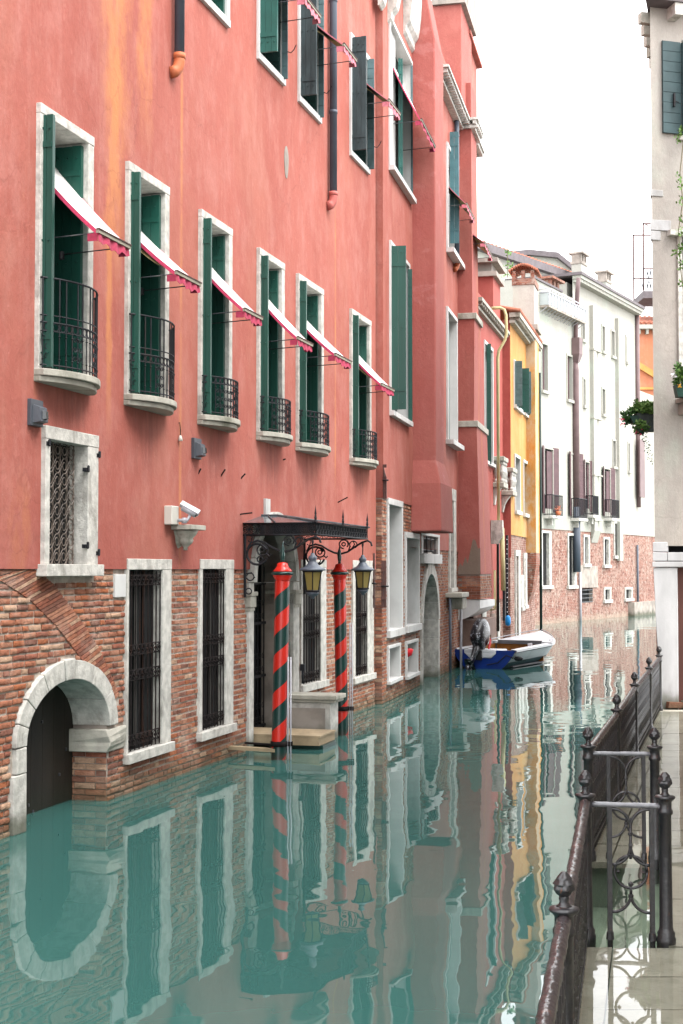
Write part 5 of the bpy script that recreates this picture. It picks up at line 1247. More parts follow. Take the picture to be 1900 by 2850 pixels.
# black posts / bundles by the water
for px, wpx, yt, yb, mt, lab, nm in ((1367, 4, 1515, 1728, 'door_wood', 'dark timber post against the wall beyond the brick foot', 'timber_post'), (1384, 5, 1502, 1700, 'iron', 'slim black post left of the stone head', 'timber_post'), (1393, 5, 1490, 1705, 'iron', 'tall black post with pale studs behind the boat', 'timber_post')):
    s = S3.s(px) ; z1 = S3.side(px, yt, s)[1]; z0 = S3.side(px, yb, s)[1]; t = S3.thing(nm, (s, -.2, 0), lab, 'post'); mb = MB(); mb.box(-.05, .05, -.03, .05, max(-.4, z0 - .3), z1, .01); mb.build('post', mt, t)
    if px == 1393:
        for i in range(16): mb = MB(); zq = z0 + (z1 - z0) * i / 16; mb.lathe([(0, zq), (.016, zq + .02), (0, zq + .04)], 6, (-.055, .0)); mb.build('stud', 'petal_white', t)
t = S3.thing('blue_fender', (S3.s(1380), -.35, .8), 'small bright blue object hanging behind the boat by the black posts', 'fender'); mb = MB(); mb.lathe([(0, 0), (.07, .03), (.09, .12), (.08, .26), (.04, .32), (0, .33)], 10); mb.build('body', 'blue_plastic', t)
# quay strip with doors below narrow red house
mb = MB(); mb.box(.4, 1.2, -.04, .1, -.5, 1.5); mb.build('pilaster', 'istria_stone', h3); mb = MB(); mb.box(2.2, 3.2, -.03, .1, -.5, 1.2); mb.build('door', 'bare_render', h3)
mb = MB(); mb.box(3.6, 4.1, -.04, .1, -.5, 1.5); mb.build('pilaster', 'istria_stone', h3)

hy = SY.root('yellow_house', 'ochre yellow house with green shutters and a grey topped chimney', 'house')
eY = SY.s(1467)
zty = SY.hit(1392 + 45, 900)[1]; zY = 10.45
WY = [rpx(SY, 1426, 1448, 1000, 1135), rpx(SY, 1452, 1472, 1030, 1155), rpx(SY, 1428, 1443, 1262, 1430), rpx(SY, 1452, 1464, 1278, 1438)]
GY = [rpx(SY, 1431, 1444, 1530, 1860), rpx(SY, 1455, 1463, 1538, 1695)]
hl = [(w[0] + .02, w[1] - .02, w[2], w[3]) for w in WY]
zb_ = SY.hit(1430, 1490)[1]
mb = MB(); wall_with_holes(mb, 0, 7, zb_, zY, -.03, hl, .3, 1); mb.quad((0, -.03, zb_), (0, .4, zb_), (0, .4, zY), (0, -.03, zY)); mb.build('plaster_wall', ['yellow_plaster', 'white_paint'], hy)
mb = MB(); mb.box(.001, 7, .35, 7, -1, zY - .02); mb.build('inner_wall', 'yellow_plaster', hy)
mb = MB(); mb.box(0, 7, 0, .34, -1.2, zb_); mb.build('base_wall', 'far_brick', hy)
mb = MB(); mb.box(-.012, -.002, -.03, .4, 2.9, zY); mb.build('side_wall', 'far_red_plaster', hy)
mb = MB(); eave(mb, (-.2, -.03), (6.6, -.03), (0, -1), zY - .05, 26, dep=.34, h=.24); mb.build('eaves_cornice', 'old_stone', hy)
mb = MB()
for i in range(34):
    x = -.2 + i * .2; mb.tube([(x, -.38, zY + .25), (x, 3.0, zY + .9)], .07, 6)
tag(mb.build('roof_tile', 'roof_tile', hy), kind='stuff')
for k, w_ in enumerate(WY):
    w = frame(SY, hy, 'window', *w_, .07, .10, .10, .12, proud=.04, depth=.25, mat='white_paint', y=-.03, silld=.1)
    mb = MB(); mb.box(w_[0], w_[1], .2, .24, w_[2], w_[3]); mb.build('pane', 'interior_dark', w)
    if k < 2:
        for xx, f in ((w_[0] + .05, .9), (w_[0] + .45, .6), (w_[1] - .35, 1.0)):
            leaf(w, (xx, -.05), (xx + .02, -.05 - .28 * f), w_[2] + .05, w_[3] - .05, 'green_paint' if xx != w_[0] + .05 else 'louvre_paint', 'h')
mb = MB(); 
for k, g_ in enumerate(GY + [rpx(SY, 1446, 1453, 1600, 1700)]):
    w = frame(SY, hy, 'ground_window' if k else 'doorway', *g_, .12, .5, .2, .12, proud=.05, depth=.2, mat='istria_stone')
    mb = MB(); mb.box(g_[0] + .1, g_[1] - .4, .0, .03, g_[2], g_[3] - .1); mb.build('pane', 'interior_dark', w)
# chimney breast at the far corner of the yellow house
s = SY.s(1463); d_ = SY.side(1488.5, 1000, s)[0]
zc0, zc1, zc2 = [SY.side(1470, y, s)[1] for y in (1490, 918, 792)]
mb = MB(); mb.sections([[(a, .3, z), (a, -d, z), (b_, -d, z), (b_, .3, z)] for z, a, b_, d in ((zc0 - 2.4, s + .2, s + 1.0, .02), (zc0 - 1.9, s + .1, s + 1.1, .2), (zc0 - 1.0, s, s + 1.2, d_), (zc0 - .6, s, s + 1.2, d_))]); fb = mb.build('breast_foot', 'mid_brick', hy); M_ = fb
mb = MB(); mb.box(s, s + 1.2, -d_, .35, zc0 - .6, zc1); mb.build('chimney_breast', 'orange_breast_plaster', hy)
wst = SY.side(1486, 850, s)[0]; y0s = SY.side(1427, 850, s)[0]
mb = MB(); mb.box(s - .05, s + 1.3, -wst - .12, -y0s + .12, zc1, zc1 + .18); ch = mb.build('chimney_base', 'cap_stone', hy)
mb = MB(); mb.box(s, s + 1.2, -wst, -y0s, zc1 + .181, zc2); mb.build('chimney_shaft', 'grey_plaster', ch)
mb = MB(); mb.box(s - .03, s + 1.23, -wst - .03, -y0s + .03, zc2, zc2 + .22)
for yy in (-wst, -(wst + y0s) / 2 - .05, -y0s - .1): mb.box(s, s + .2, yy, yy + .12, zc2 + .22, zc2 + .5)
mb.build('brick_top', 'mid_brick', ch)
mb = MB()
for i in range(13):
    f = i / 12; yy = -wst - .10 + (wst - y0s + .20) * f; zz_ = zc2 + .50 + .20 * math.sin(PI * f); mb.tube([(s - .1, yy, zz_), (s + 1.25, yy, zz_)], .05, 6)
tag(mb.build('roof_tile', 'roof_tile', ch), kind='stuff')
t = SY.thing('drainpipe', (s + 1.3, -d_ - .02, 0), 'thin dark green pipe at the corner between the yellow and the white house', 'drainpipe'); mb = MB(); mb.tube([(0, 0, .2), (0, 0, 9.5)], .05, 8); mb.build('pipe', 'green_paint_dark', t)

# ================================================================ WHITE HOUSE AT THE BEND
SW = Facade(.54, -26.28, 65.3)
TP = lambda x, y: (1320 + x * 530 / 1568, 650 + y * 530 / 1568)
BP = lambda x, y: (1320 + x * 530 / 1568, 1200 + y * 530 / 1568)
hw_ = SW.root('white_house', 'large cream white house with brick base at the bend of the canal', 'house')
sP = SW.s(TP(815, 0)[0]); zL = SW.hit(*TP(640, 450))[1]; zR = SW.hit(*TP(1000, 480))[1]; sEnd = SW.s(BP(1460, 0)[0]) + 8
sR_end = SW.s(TP(1335, 0)[0]); zbw = 4.43
def wr(f, x0, x1, yt, yb): a, b_ = f(x0, yt), f(x1, yb); return rpx(SW, a[0], b_[0], a[1], b_[1])
UPW = [wr(TP, 540, 600, 885, 1310), wr(TP, 750, 803, 985, 1385), wr(TP, 872, 905, 640, 890), wr(TP, 885, 910, 1180, 1435), wr(TP, 1040, 1070, 745, 985), wr(TP, 1117, 1150, 785, 1025),
       wr(TP, 1238, 1252, 835, 1075), wr(TP, 1040, 1073, 1262, 1505), wr(BP, 1127, 1160, 62, 310), wr(BP, 1255, 1275, 85, 345)]
BAL = [wr(BP, 565, 640, 130, 640), wr(BP, 785, 845, 180, 665), wr(BP, 903, 940, 245, 640), wr(BP, 1060, 1112, 300, 668)]
LOWW = [wr(BP, 545, 625, 815, 1300), wr(BP, 762, 830, 838, 1298), wr(BP, 893, 942, 850, 1118), wr(BP, 1057, 1108, 870, 1125), wr(BP, 1143, 1190, 740, 1050)]
SMW = [wr(BP, 1062, 1118, 1285, 1415), wr(BP, 1235, 1295, 1285, 1402), wr(BP, 882, 975, 1290, 1420)]
hl = [(w[0] + .03, w[1] - .03, w[2] + .03, w[3] - .03) for w in UPW + BAL + [LOWW[4]]]
mb = MB(); wall_with_holes(mb, -.6, sP, zbw, zL, -.03, [h for h in hl if h[1] < sP], .3, 1)
wall_with_holes(mb, sP, sR_end, zbw, zR, -.03, [h for h in hl if h[0] > sP], .3, 1)
wall_with_holes(mb, sR_end, sEnd, zbw, 12.6, -.03, [], .3, 1)
mb.box(-.6, sP, -.02, 4, zL - .05, zL - .02); mb.build('plaster_wall', ['white_plaster', 'white_plaster'], hw_)
mb = MB(); wall_with_holes(mb, -.6, sEnd, -1.2, zbw - .002, 0, [(w[0] + .03, w[1] - .03, w[2] + .03, w[3] - .03) for w in LOWW + SMW], .3, 1); mb.build('base_wall', ['far_brick', 'cap_stone'], hw_)
mb = MB(); mb.box(-.6, sP + .2, .33, 3.4, -1, zL - .06); mb.box(sP + .2, sR_end, .33, 9, -1, zR - .1); mb.box(sR_end, sEnd, .33, 9, -1, 12.5)
mb.build('inner_wall', 'white_plaster', hw_)
# shallow projecting strips
for f, x0, x1, yt, yb in ((TP, 955, 1010, 700, 2100), (TP, 1165, 1215, 690, 2200)):
    a = f(x0, yt); s0w, s1w = SW.s(f(x0, 0)[0]), SW.s(f(x1, 0)[0]); z0 = 4.5 if x0 < 1000 else 3.0
    mb = MB(); mb.box(s0w, s0w + (s1w - s0w) * .5, -.22, -.025, z0, zR - .9)
    mb.sections([[(s0w, -.03, z), (s0w + 1, -.03, z), (s0w + 1, -d, z), (s0w, -d, z)] for z, d in ((z0 - .6, .035), (z0 - .001, .22))]) if x0 < 1000 else None
    mb.build('flue', 'white_plaster', hw_)
    for zz in ((13.7, 10.2, 7.3, 5.0) if x0 < 1000 else ()):
        mb = MB(); mb.box(s0w - .05, s0w + 1.3, -.26, 0, zz, zz + .06); mb.build('ledge', 'old_stone', hw_)
for k, w_ in enumerate(UPW):
    w = frame(SW, hw_, 'window', *w_, .08, .14, .10, .14, proud=.045, depth=.25, mat='white_plaster', y=-.03, silld=.12, bevel=0)
    mb = MB(); mb.box(w_[0], w_[1], .12, .14, w_[2], w_[3]); mb.build('pane', 'glass_pale', w)
    m_ = w_[0] + (w_[1] - w_[0]) * (.55 if k < 2 else .3)
    mb = MB(); mb.box(w_[0] + .1, m_, .08, .12, w_[2] + .14, w_[3] - .1); mb.build('shutter', 'brown_pipe' if k > 4 else 'glass_pale', w)
    mb = MB(); mb.box(m_, m_ + .12, .05, .14, w_[2] + .14, w_[3] - .1); mb.build('sash_bar', 'purple_brown_paint', w)
for k, w_ in enumerate(BAL):
    w = frame(SW, hw_, 'balcony_window', *w_, .05, .05, .06, 0.0, proud=.04, depth=.25, mat='white_plaster', y=-.03, bevel=0)
    mb = MB(); mb.box(w_[0], w_[1], .05, .08, w_[2], w_[3]); mb.build('pane', 'interior_dark', w)
    leaf(w, (w_[0], -.05), (w_[0] - .45, -.16), w_[2] - .2, w_[3] + .05, 'purple_brown_paint', 'h'); leaf(w, (w_[1], -.05), (w_[1] + .55, -.12), w_[2] - .1, w_[3] + .05, 'purple_brown_paint', 'h')
    mb = MB(); mb.box(w_[0] + .45, w_[1] - .05, -.02, .03, w_[2], w_[3] - .15); mb.build('inner_shutter', 'purple_brown_paint', w)
    mb = MB(); zq = w_[2] - .3; mb.box(w_[0] - .1, w_[1] + .15, -.50, 0, zq - .14, zq); mb.box(w_[0] + .3, w_[0] + .5, -.3, 0, zq - .45, zq - .14); mb.build('balcony_slab', 'istria_stone', w)
    mb = MB(); x0, x1 = w_[0] - .05, w_[1] + .1
    for zz in (zq + .05, zq + .95): mb.tube([(x0, 0, zz), (x0, -.46, zz), (x1, -.46, zz), (x1, 0, zz)], .022, 4)
    for i in range(12): x = x0 + (x1 - x0) * i / 11; mb.tube([(x, -.46, zq), (x, -.46, zq + .95)], .016, 4)
    for i in range(4): mb.tube([(x0, -.1 - .1 * i, zq), (x0, -.1 - .1 * i, zq + .95)], .016, 4)
    mb.build('balcony_railing', 'iron', w)
t = SW.thing('flower_pot', (BAL[0][0] + .4, -.58, BAL[0][2] - .3), 'terracotta flower pot on the leftmost small balcony of the white house', 'pot'); mb = MB(); mb.lathe([(.0, 0), (.1, 0), (.14, .2), (0, .2)], 10); mb.build('pot', 'orange_pipe', t)
mb = MB()
for i in range(40): a, r_ = U(0, 6.3), U(0, .2); x, y_, z_ = r_ * math.cos(a), r_ * math.sin(a), .2 + U(0, .2); mb.add([(x, y_, z_), (x + U(-.08, .08), y_ + .05, z_ + .05), (x + .03, y_ + U(-.07, .07), z_ + .08)], [(0, 1, 2)])
mb.build('flowers', 'roof_tile', t)
for k, w_ in enumerate(LOWW + SMW):
    sm_ = k > 4
    if k == 7:      # barred drain opening under a pale concrete lintel
        mb = MB(); mb.box(w_[0] - .3, w_[1] + .7, -.04, .1, w_[3], w_[3] + 1.1); w = mb.build('lintel', 'cap_stone', hw_)
        mb = MB(); mb.box(w_[0], w_[1], .2, .24, w_[2], w_[3]); mb.build('pane', 'interior_dark', w)
        mb = MB()
        for i in range(6): mb.box(w_[0], w_[1], .0, .03, w_[2] + .05 + i * .2, w_[2] + .09 + i * .2)
        mb.build('bar', 'iron_light', w); continue
    w = frame(SW, hw_, 'ground_window', *w_, .12, .30 if k < 2 else .22, .12, .16, proud=.06, depth=.3, mat='istria_stone', sill=.1, silld=.12, bevel=0)
    mb = MB(); mb.box(w_[0], w_[1], .2, .24, w_[2], w_[3]); mb.build('pane', 'interior_dark', w)
    mb = MB()
    for i in range(5): x = w_[0] + .2 + i * (w_[1] - w_[0] - .5) / 5; mb.box(x, x + .03, .05, .08, w_[2] + .15, w_[3] - .1)
    mb.build('bar', 'iron', w)
    if not sm_ and k < 4: mb = MB(); mb.box(w_[0] + (w_[1] - w_[0]) * .5, w_[1] - .2, .1, .14, w_[2] + .2, w_[3] - .3); mb.build('shutter', 'curtain', w)
# eaves and roofs
mb = MB(); mb.box(sP - .1, sR_end + .2, -.55, 9.2, zR + .16, zR + .30); eo = mb.build('roof', 'slate_edge', hw_)
mb = MB()
n = 46
for i in range(n): x = sP + (sR_end - sP) * (i + .3) / n; mb.box(x, x + .16, -.42, -.03, zR - .16, zR)
mb.box(sP, sR_end + .1, -.48, -.03, zR + .001, zR + .159); mb.build('eaves_cornice', 'white_plaster', hw_)
mb = MB(); mb.box(-.4, sP - 1.6, -.10, .1, zL + .001, zL + .10); mb.build('parapet_cap', 'slate_edge', hw_)
mb = MB(); ss, zz = SW.hit(*TP(655, 430)); mb.box(ss - .5, ss + .8, -.05, .5, zL - .2, zz - .1); c1 = mb.build('chimney', 'white_plaster', hw_)
mb = MB(); mb.box(ss - .7, ss + 1.0, -.2, .65, zz + .25, zz + .36)
for x in (ss - .5, ss, ss + .5): mb.box(x, x + .25, 0, .5, zz - .1, zz + .25)
mb.build('cap', 'mid_brick', c1)
# set back storey with its sloping roof line
mb = MB(); y0_ = 3.5
def at(px, py, d): return SW.hit(px, py, d)
A_, B_ = at(*TP(-60, 95), -y0_), at(*TP(810, 385), -y0_)
ze_ = zR - .1
mb.prism([(A_[0], 2), (B_[0], 2), (B_[0], B_[1]), (A_[0], A_[1])], y0_, y0_ + 5); up = mb.build('upper_storey', 'white_plaster', hw_)
mb = MB(); mb.prism([(A_[0], A_[1] - .12), (B_[0], B_[1] - .12), (B_[0], B_[1] + .28), (A_[0], A_[1] + .28)], y0_ - .35, y0_ + 5.2); mb.build('roof_edge', 'slate_edge', up)
mb = MB()
for i in range(30): f = i / 30; x = A_[0] + (B_[0] - A_[0]) * f; z = A_[1] + (B_[1] - A_[1]) * f + .28; mb.tube([(x, y0_ - .3, z), (x, y0_ + 3, z + .3)], .11, 5)
tag(mb.build('roof_tile', 'roof_tile', up), kind='stuff')
# chimneys on the long roof
for (cx, yt, yb, hwid, lab) in ((928, 195, 430, 50, 0), (1130, 345, 530, 45, 0)):
    a, zt_ = at(*TP(cx - hwid, yt + 50), -2.2); b_, _ = at(*TP(cx + hwid, yt + 50), -2.2)
    mb = MB(); mb.box(a, a + 1.0, 2.2, 2.75, zR, zt_); c1 = mb.build('chimney', 'white_plaster', hw_)
    mb = MB(); mb.box(a - .1, a + 1.1, 2.05, 2.9, zt_ + .55, zt_ + .66); mb.box(a - .05, a + 1.05, 2.15, 2.8, zt_, zt_ + .14)
    for x in (a, a + .4, a + .8): mb.box(x, x + .2, 2.2, 2.75, zt_ + .14, zt_ + .55)
    mb.build('cap', 'cap_stone', c1); mb = MB(); mb.box(a - .08, a + 1.08, 2.15, 2.8, zR + .3, zR + .5); mb.build('brick_foot', 'mid_brick', c1)
# small roof terrace with glass railing
ta, tb = SW.hit(*TP(530, 600)), SW.hit(*TP(850, 775))
t0, t1 = ta[0], sP + .6; zt_ = ta[1]
tr_ = SW.thing('glass_balcony', (t0, 0, zt_), 'long narrow balcony with glass railing high on the white house', 'balcony'); O = (t0, 0, zt_)
mb = MB(); mb.box(t0, t1, -.5, -.03, zt_ - .06, zt_ + .03); mb.build('slab', 'cap_stone', tr_, O)
mb = MB(); mb.box(t0 + .05, t1, -.48, -.46, zt_ + .06, zt_ + .62); mb.box(t0 + .03, t0 + .05, -.46, -.05, zt_ + .06, zt_ + .62); mb.build('glass_panel', 'frosted_pane', tr_, O)
mb = MB()
for zz in (zt_ + .64, zt_ + .80): mb.tube([(t0, 0, zz), (t0, -.5, zz), (t1, -.5, zz)], .03, 4)
for i in range(14): x = t0 + (t1 - t0) * i / 13; mb.tube([(x, -.5, zt_), (x, -.5, zt_ + .8)], .02, 4); mb.tube([(x, -.03, zt_ - .3), (x, -.4, zt_ - .06)], .02, 4)
mb.build('railing', 'camera_metal', tr_, O)
# tall downpipe with hopper
sp_ = SW.s(TP(840, 0)[0], .15); zb1 = SW.hit(*BP(872, 1160), .15)[1]; zmid = SW.hit(*TP(840, 900), .15)[1]; zt_ = SW.hit(*TP(830, 390), .15)[1]
t = SW.thing('drainpipe', (sp_, -.15, zb1), 'very long dark downpipe in the middle of the white house reaching the brick base', 'drainpipe')
zz1 = 4.4
mb = MB(); mb.tube([(0, 0, 0), (0, 0, zz1 + 1.2 - zb1)], .19, 10); mb.build('lower_pipe', 'zinc_pipe', t)
mb = MB(); mb.tube([(0, 0, zz1 + 1.2 - zb1), (0, 0, zmid - 1.4 - zb1), (0, 0, zmid - 1.0 - zb1)], .17, 10, [1, 1, .8]); mb.tube([(0, 0, zmid - .3 - zb1), (0, -.05, zt_ - 2 - zb1), (-.5, -.3, zt_ - .6 - zb1), (-.6, -.4, zt_ - zb1)], .11, 8); mb.build('upper_pipe', 'brown_pipe', t)
mb = MB(); mb.sections([[(-w, .1, z - zb1), (w, .1, z - zb1), (w, -w - .05, z - zb1), (-w, -w - .05, z - zb1)] for z, w in ((zmid - 1.0, .12), (zmid - .6, .24), (zmid + .2, .24))]); mb.build('hopper', 'brown_pipe', t)
t = SW.thing('drainpipe', (sR_end, -.12, 5), 'thin brown downpipe at the far corner of the white house under the eaves', 'drainpipe'); mb = MB(); mb.tube([(0, 0, 1), (0, 0, zR - 5)], .13, 8); mb.build('pipe', 'brown_pipe', t)
t = SW.thing('drainpipe', (SW.s(BP(868, 0)[0], .1), -.1, 0), 'slim pale pipe below the long dark downpipe, going into the canal', 'drainpipe'); mb = MB(); mb.tube([(0, 0, -.4), (0, 0, zb1)], .06, 8); mb.build('pipe', 'camera_metal', t)
t = SW.thing('drainpipe', (SW.s(BP(1340, 0)[0], .1), -.1, 0), 'thin grey pipe on the far brick wall at the right', 'drainpipe'); mb = MB(); mb.tube([(0, 0, -.4), (0, 0, 3.9)], .06, 8); mb.build('pipe', 'zinc_pipe', t)
mb = MB(); x = SW.s(BP(1310, 0)[0]); w_ = wr(TP, 1312, 1335, 1655, 2170)
t = SW.thing('window_shutter', (w_[0], -.05, w_[2]), 'brown shutter on the far white wall below the flower basket', 'shutter'); mb = MB(); mb.box(0, .9, -.3, -.22, 0, 3.2); mb.build('board', 'brown_pipe', t)
mb = MB(); x0 = SW.s(BP(1260, 0)[0]); mb.box(x0, sEnd, -.35, 0, -1, .75); mb.build('footing', 'cap_stone', hw_)

# houses far behind
mb = MB(); 
def far_house(name, label, pts_px, Y, mat, depth=8, zb=0, cat='house'):
    """house front parallel to the picture at distance Y; outline taken from the photo"""
    P_ = []
    for px, py in pts_px: r = ray(px, py); k_ = Y / r[1]; P_.append((r[0] * k_, EYE + r[2] * k_))
    x0 = min(p[0] for p in P_); h = empty(name, (x0, Y, 0), 0, label, cat); mb = MB()
    xs = [p[0] - x0 for p in P_]; poly = [(xs[0], zb)] + [(a, p[1]) for a, p in zip(xs, P_)] + [(xs[-1], zb)]
    mb.prism(poly, 0, depth); mb.build('wall', mat, h); return h, x0, P_
hb, x0, P_ = far_house('far_white_house', 'white house with a hipped roof line behind the chimneys', [TP(200, 215), TP(290, 188), TP(440, 172), TP(680, 195), TP(800, 292)], 92, 'white_plaster')
mb = MB()
for (a, za), (b_, zb_) in zip(P_, P_[1:]): mb.add([(a - x0, y_, z) for y_ in (-.4, 8) for z in (za - .1, za + .25)] + [(b_ - x0, y_, z) for y_ in (-.4, 8) for z in (zb_ - .1, zb_ + .25)], [(0, 1, 5, 4), (2, 3, 7, 6), (0, 4, 6, 2), (1, 3, 7, 5), (0, 2, 3, 1), (4, 5, 7, 6)])
mb.build('roof', 'slate_edge', hb)
hp, x0, P_ = far_house('peach_house', 'peach coloured house with tiled roof and roof terrace seen past the grey wall', [(1768, 918), (1900, 918)], 88, 'peach_plaster')
z_ = P_[0][1]
mb = MB(); mb.box(-.3, 6, -.5, .0, z_, z_ + .25); 
for i in range(9): mb.box(.1 + i * .5, .25 + i * .5, -.35, 0, z_ - .3, z_)
mb.build('eaves_cornice', 'white_plaster', hp)
rf = MB()
for i in range(18): x = -.2 + i * .3; rf.tube([(x, -.5, z_ + .3), (x, 3.5, z_ + 1.4)], .14, 5)
rf.box(-.2, 5, -.3, 3.5, z_ + .2, z_ + .3); tag(rf.build('roof_tile', 'roof_tile', hp), kind='stuff')
mb = MB(); mb.sections([[(x, -.2, z_ - 1.6 - dz), (x, .1, z_ - 1.6 - dz), (x, .1, z_ - 2.0 - dz), (x, -.2, z_ - 2.0 - dz)] for x, dz in ((-.5, 0), (2.2, 1.7))]); mb.box(-.5, 4, -.15, 0, z_ - 3.75, z_ - 3.6); mb.box(2.2, 2.35, -.15, 0, z_ - 9, z_ - 3); mb.build('painted_band', 'yellow_plaster', hp)
al = empty('roof_terrace', (x0 + .3, 87.5, z_ + 1.6), 0, 'wooden roof terrace frame with lattice railing above the tiled roof, left of the grey wall', 'roof terrace')
mb = MB(); mb.box(.1, 4, 0, 3, .3, .75); mb.build('platform', 'slate_edge', al)
mb = MB(); H4 = 5.0
for x in (.1, 2.0, 3.9):
    for y_ in (0, 3): mb.box(x, x + .09, y_, y_ + .09, .75, H4)
for y_ in (0, 3): mb.box(.1, 4, y_, y_ + .08, H4 - .1, H4); mb.box(.1, 4, y_, y_ + .06, 2.1, 2.18)
mb.tube([(.1, 0, H4), (2, 3, H4)], .04, 4); mb.build('frame', 'brown_paint', al)
mb = MB()
for i in range(9): x = .1 + i * .24; mb.tube([(x, 0, .8), (x + .24 * (1 if i % 2 else -1), 0, 2.1)], .03, 4); mb.tube([(x, 0, .8), (x, 0, 2.1)], .025, 4)
mb.build('lattice', 'iron', al)
# weeds growing on the gutters
def foliage(mb, c, rx, ry, rz, n, size):
    for i in range(n):
        while True:
            p = Vector((U(-1, 1), U(-1, 1), U(-1, 1)))
            if p.length < 1: break
        p = Vector((c[0] + p.x * rx, c[1] + p.y * ry, c[2] + p.z * rz)); a = Vector((U(-1, 1), U(-1, 1), U(-.4, 1))).normalized() * size * U(.6, 1.2); b_ = a.cross(Vector((U(-1, 1), U(-1, 1), U(-1, 1)))).normalized() * size * .35
        mb.add([p, p + a * .5 + b_, p + a, p + a * .5 - b_], [(0, 1, 2, 3)])
for (px, py, Y) in ((1410, 702, 66), (1412, 742, 60), (1450, 690, 80)):
    pass
r = ray(1412, 735); k_ = 63 / r[1]; base = (r[0] * k_, 63, EYE + r[2] * k_)
t = empty('weed', base, 0, 'spindly green weed growing on the roofs above the yellow house', 'plant')
mb = MB(); mb.tube([(0, 0, -.6), (.02, 0, .1), (-.02, 0, .55)], .015, 4); mb.build('stem', 'stem', t)
mb = MB(); foliage(mb, (0, 0, .5), .16, .16, .12, 26, .14); foliage(mb, (.05, 0, -.1), .2, .2, .2, 22, .14); foliage(mb, (-.1, 0, -.5), .3, .2, .15, 22, .14); mb.build('leaves', 'leaf_light', t)

# ================================================================ GREY HOUSE ON THE RIGHT
gx, gy = 5.87, 26.3
SG = Facade(4.0, gx - 4.0 * gy, gy)          # the front that faces the bridge runs (1,.25)
def gpt(px, py, d=0): return SG.hit(px, py, d)
hg = empty('grey_house', (gx, gy, 0), math.atan2(.25, 1), 'tall grey plastered house with stone corner and green shutters on the right bank', 'house')
def gbuild(mb, n, m, p=hg, bevel=0):
    if n in ('corner_pier', 'stone_band', 'stone_block'): mb.v = [(x + y * .57, y, z) for x, y, z in mb.v]     # blocks follow the slanting corner of the house
    return mb.build(n, m, p, bevel=bevel)
xw = .0
zq = 3.2
Wg = lambda x0, x1, yt, yb: (gpt(x0, yt)[0], gpt(x1, yt)[0], gpt(x0, yb)[1], gpt(x0, yt)[1])
DG = (gpt(1888, 1700)[0], 3.2, -.2, gpt(1888, 1568)[1]); WG1 = Wg(1890, 1990, 660, 1070); WG2 = Wg(1892, 1990, 112, 380)
lean0 = gpt(1806, 300)[0]
mb = MB(); lx = gpt(1818, 1540)[0] + .02
wall_with_holes(mb, lx, 6, 2.95, 13.4, -.02, [(w[0] + .02, w[1] - .02, w[2], w[3]) for w in (WG1, WG2)], .3, 1); gbuild(mb, 'plaster_wall', ['grey_plaster', 'white_paint'])
KX, KY = .530, .886          # direction of the canal side wall in the house's own axes
mb = MB(); mb.prismz([(lx + .25, .31), (6, .31), (6 + 12 * KX, 12 * KY), (lx + .25 + 12 * KX, 12 * KY)], -.5, 13.0); gbuild(mb, 'inner_wall', 'interior_dark')
mb = MB(); mb.prismz([(lx + .001, -.018), (lx + .24, -.018), (lx + .24 + 12 * KX, 12 * KY), (lx + 12 * KX, 12 * KY)], 2.95, 13.0); gbuild(mb, 'side_wall', 'grey_plaster')
mb = MB(); mb.prismz([(lx + .03, .01), (lx + .26, .01), (lx + .26 + 12 * KX, 12 * KY), (lx + .03 + 12 * KX, 12 * KY)], -.6, 2.94); gbuild(mb, 'side_base', 'mid_brick')
# stone corner pier
mb = MB(); dl_ = DG[0] - .02
mb.sections([[(a, -.05 - e, z), (dl_, -.05 - e, z), (dl_, .3, z), (a, .3, z)] for z, a, e in ((-.4, .02, .05), (.5, -.01, .03), (1.6, lx + .02, .0), (2.55, lx - .02, 0))]); gbuild(mb, 'corner_pier', 'pier_stone', bevel=.012)
mb = MB(); mb.box(lx - .035, 1.0, -.08, .3, 2.56, 2.66, .004); gbuild(mb, 'stone_band', 'pier_stone', bevel=.01)
x = lx - .03
for k_, w_ in enumerate((.30, .33, .42, .5)): mb = MB(); mb.box(x, x + w_ - .008, -.085, .3, 2.668, 2.83, .003); gbuild(mb, 'stone_block', 'pier_stone', bevel=.01); x += w_
mb = MB(); mb.box(lx - .03, lx + .27, -.06, .3, 2.838, 3.02, .004); gbuild(mb, 'stone_block', 'pier_stone', bevel=.01)
for x0_, x1_, yt, yb in ((1808, 1845, 528, 546), (1808, 1867, 611, 641), (1808, 1838, 642, 668)):
    q = Wg(x0_, x1_, yt, yb); mb = MB(); mb.box(lx - .02, q[1], -.04, .2, q[2], q[3] - .004, .003); gbuild(mb, 'stone_block', 'pier_stone', bevel=.008)
mb = MB(); mb.box(DG[0] + .005, DG[1], .18, .24, DG[2], DG[3]); d_ = gbuild(mb, 'door', 'door_brown')
mb = MB(); mb.box(DG[0] - .0, DG[1] + .2, -.06, .25, DG[3] + .002, DG[3] + .2) if False else None
mb = MB(); mb.box(DG[0] + .0, 4, -.25, -.052, -.3, .10); gbuild(mb, 'door_step', 'old_stone', bevel=.01)
mb = MB(); mb.prism([(lx + .15, -.02), (lx + .50, -.02), (lx + .50, .07), (lx + .17, .09)], -.20, -.055); gbuild(mb, 'loose_stone', 'orange_pipe' if False else 'brick_b')
mb = MB(); mb.box(DG[0] - .02, 6, -.05, .3, DG[3] + .003, 2.555); gbuild(mb, 'lintel', 'pier_stone')
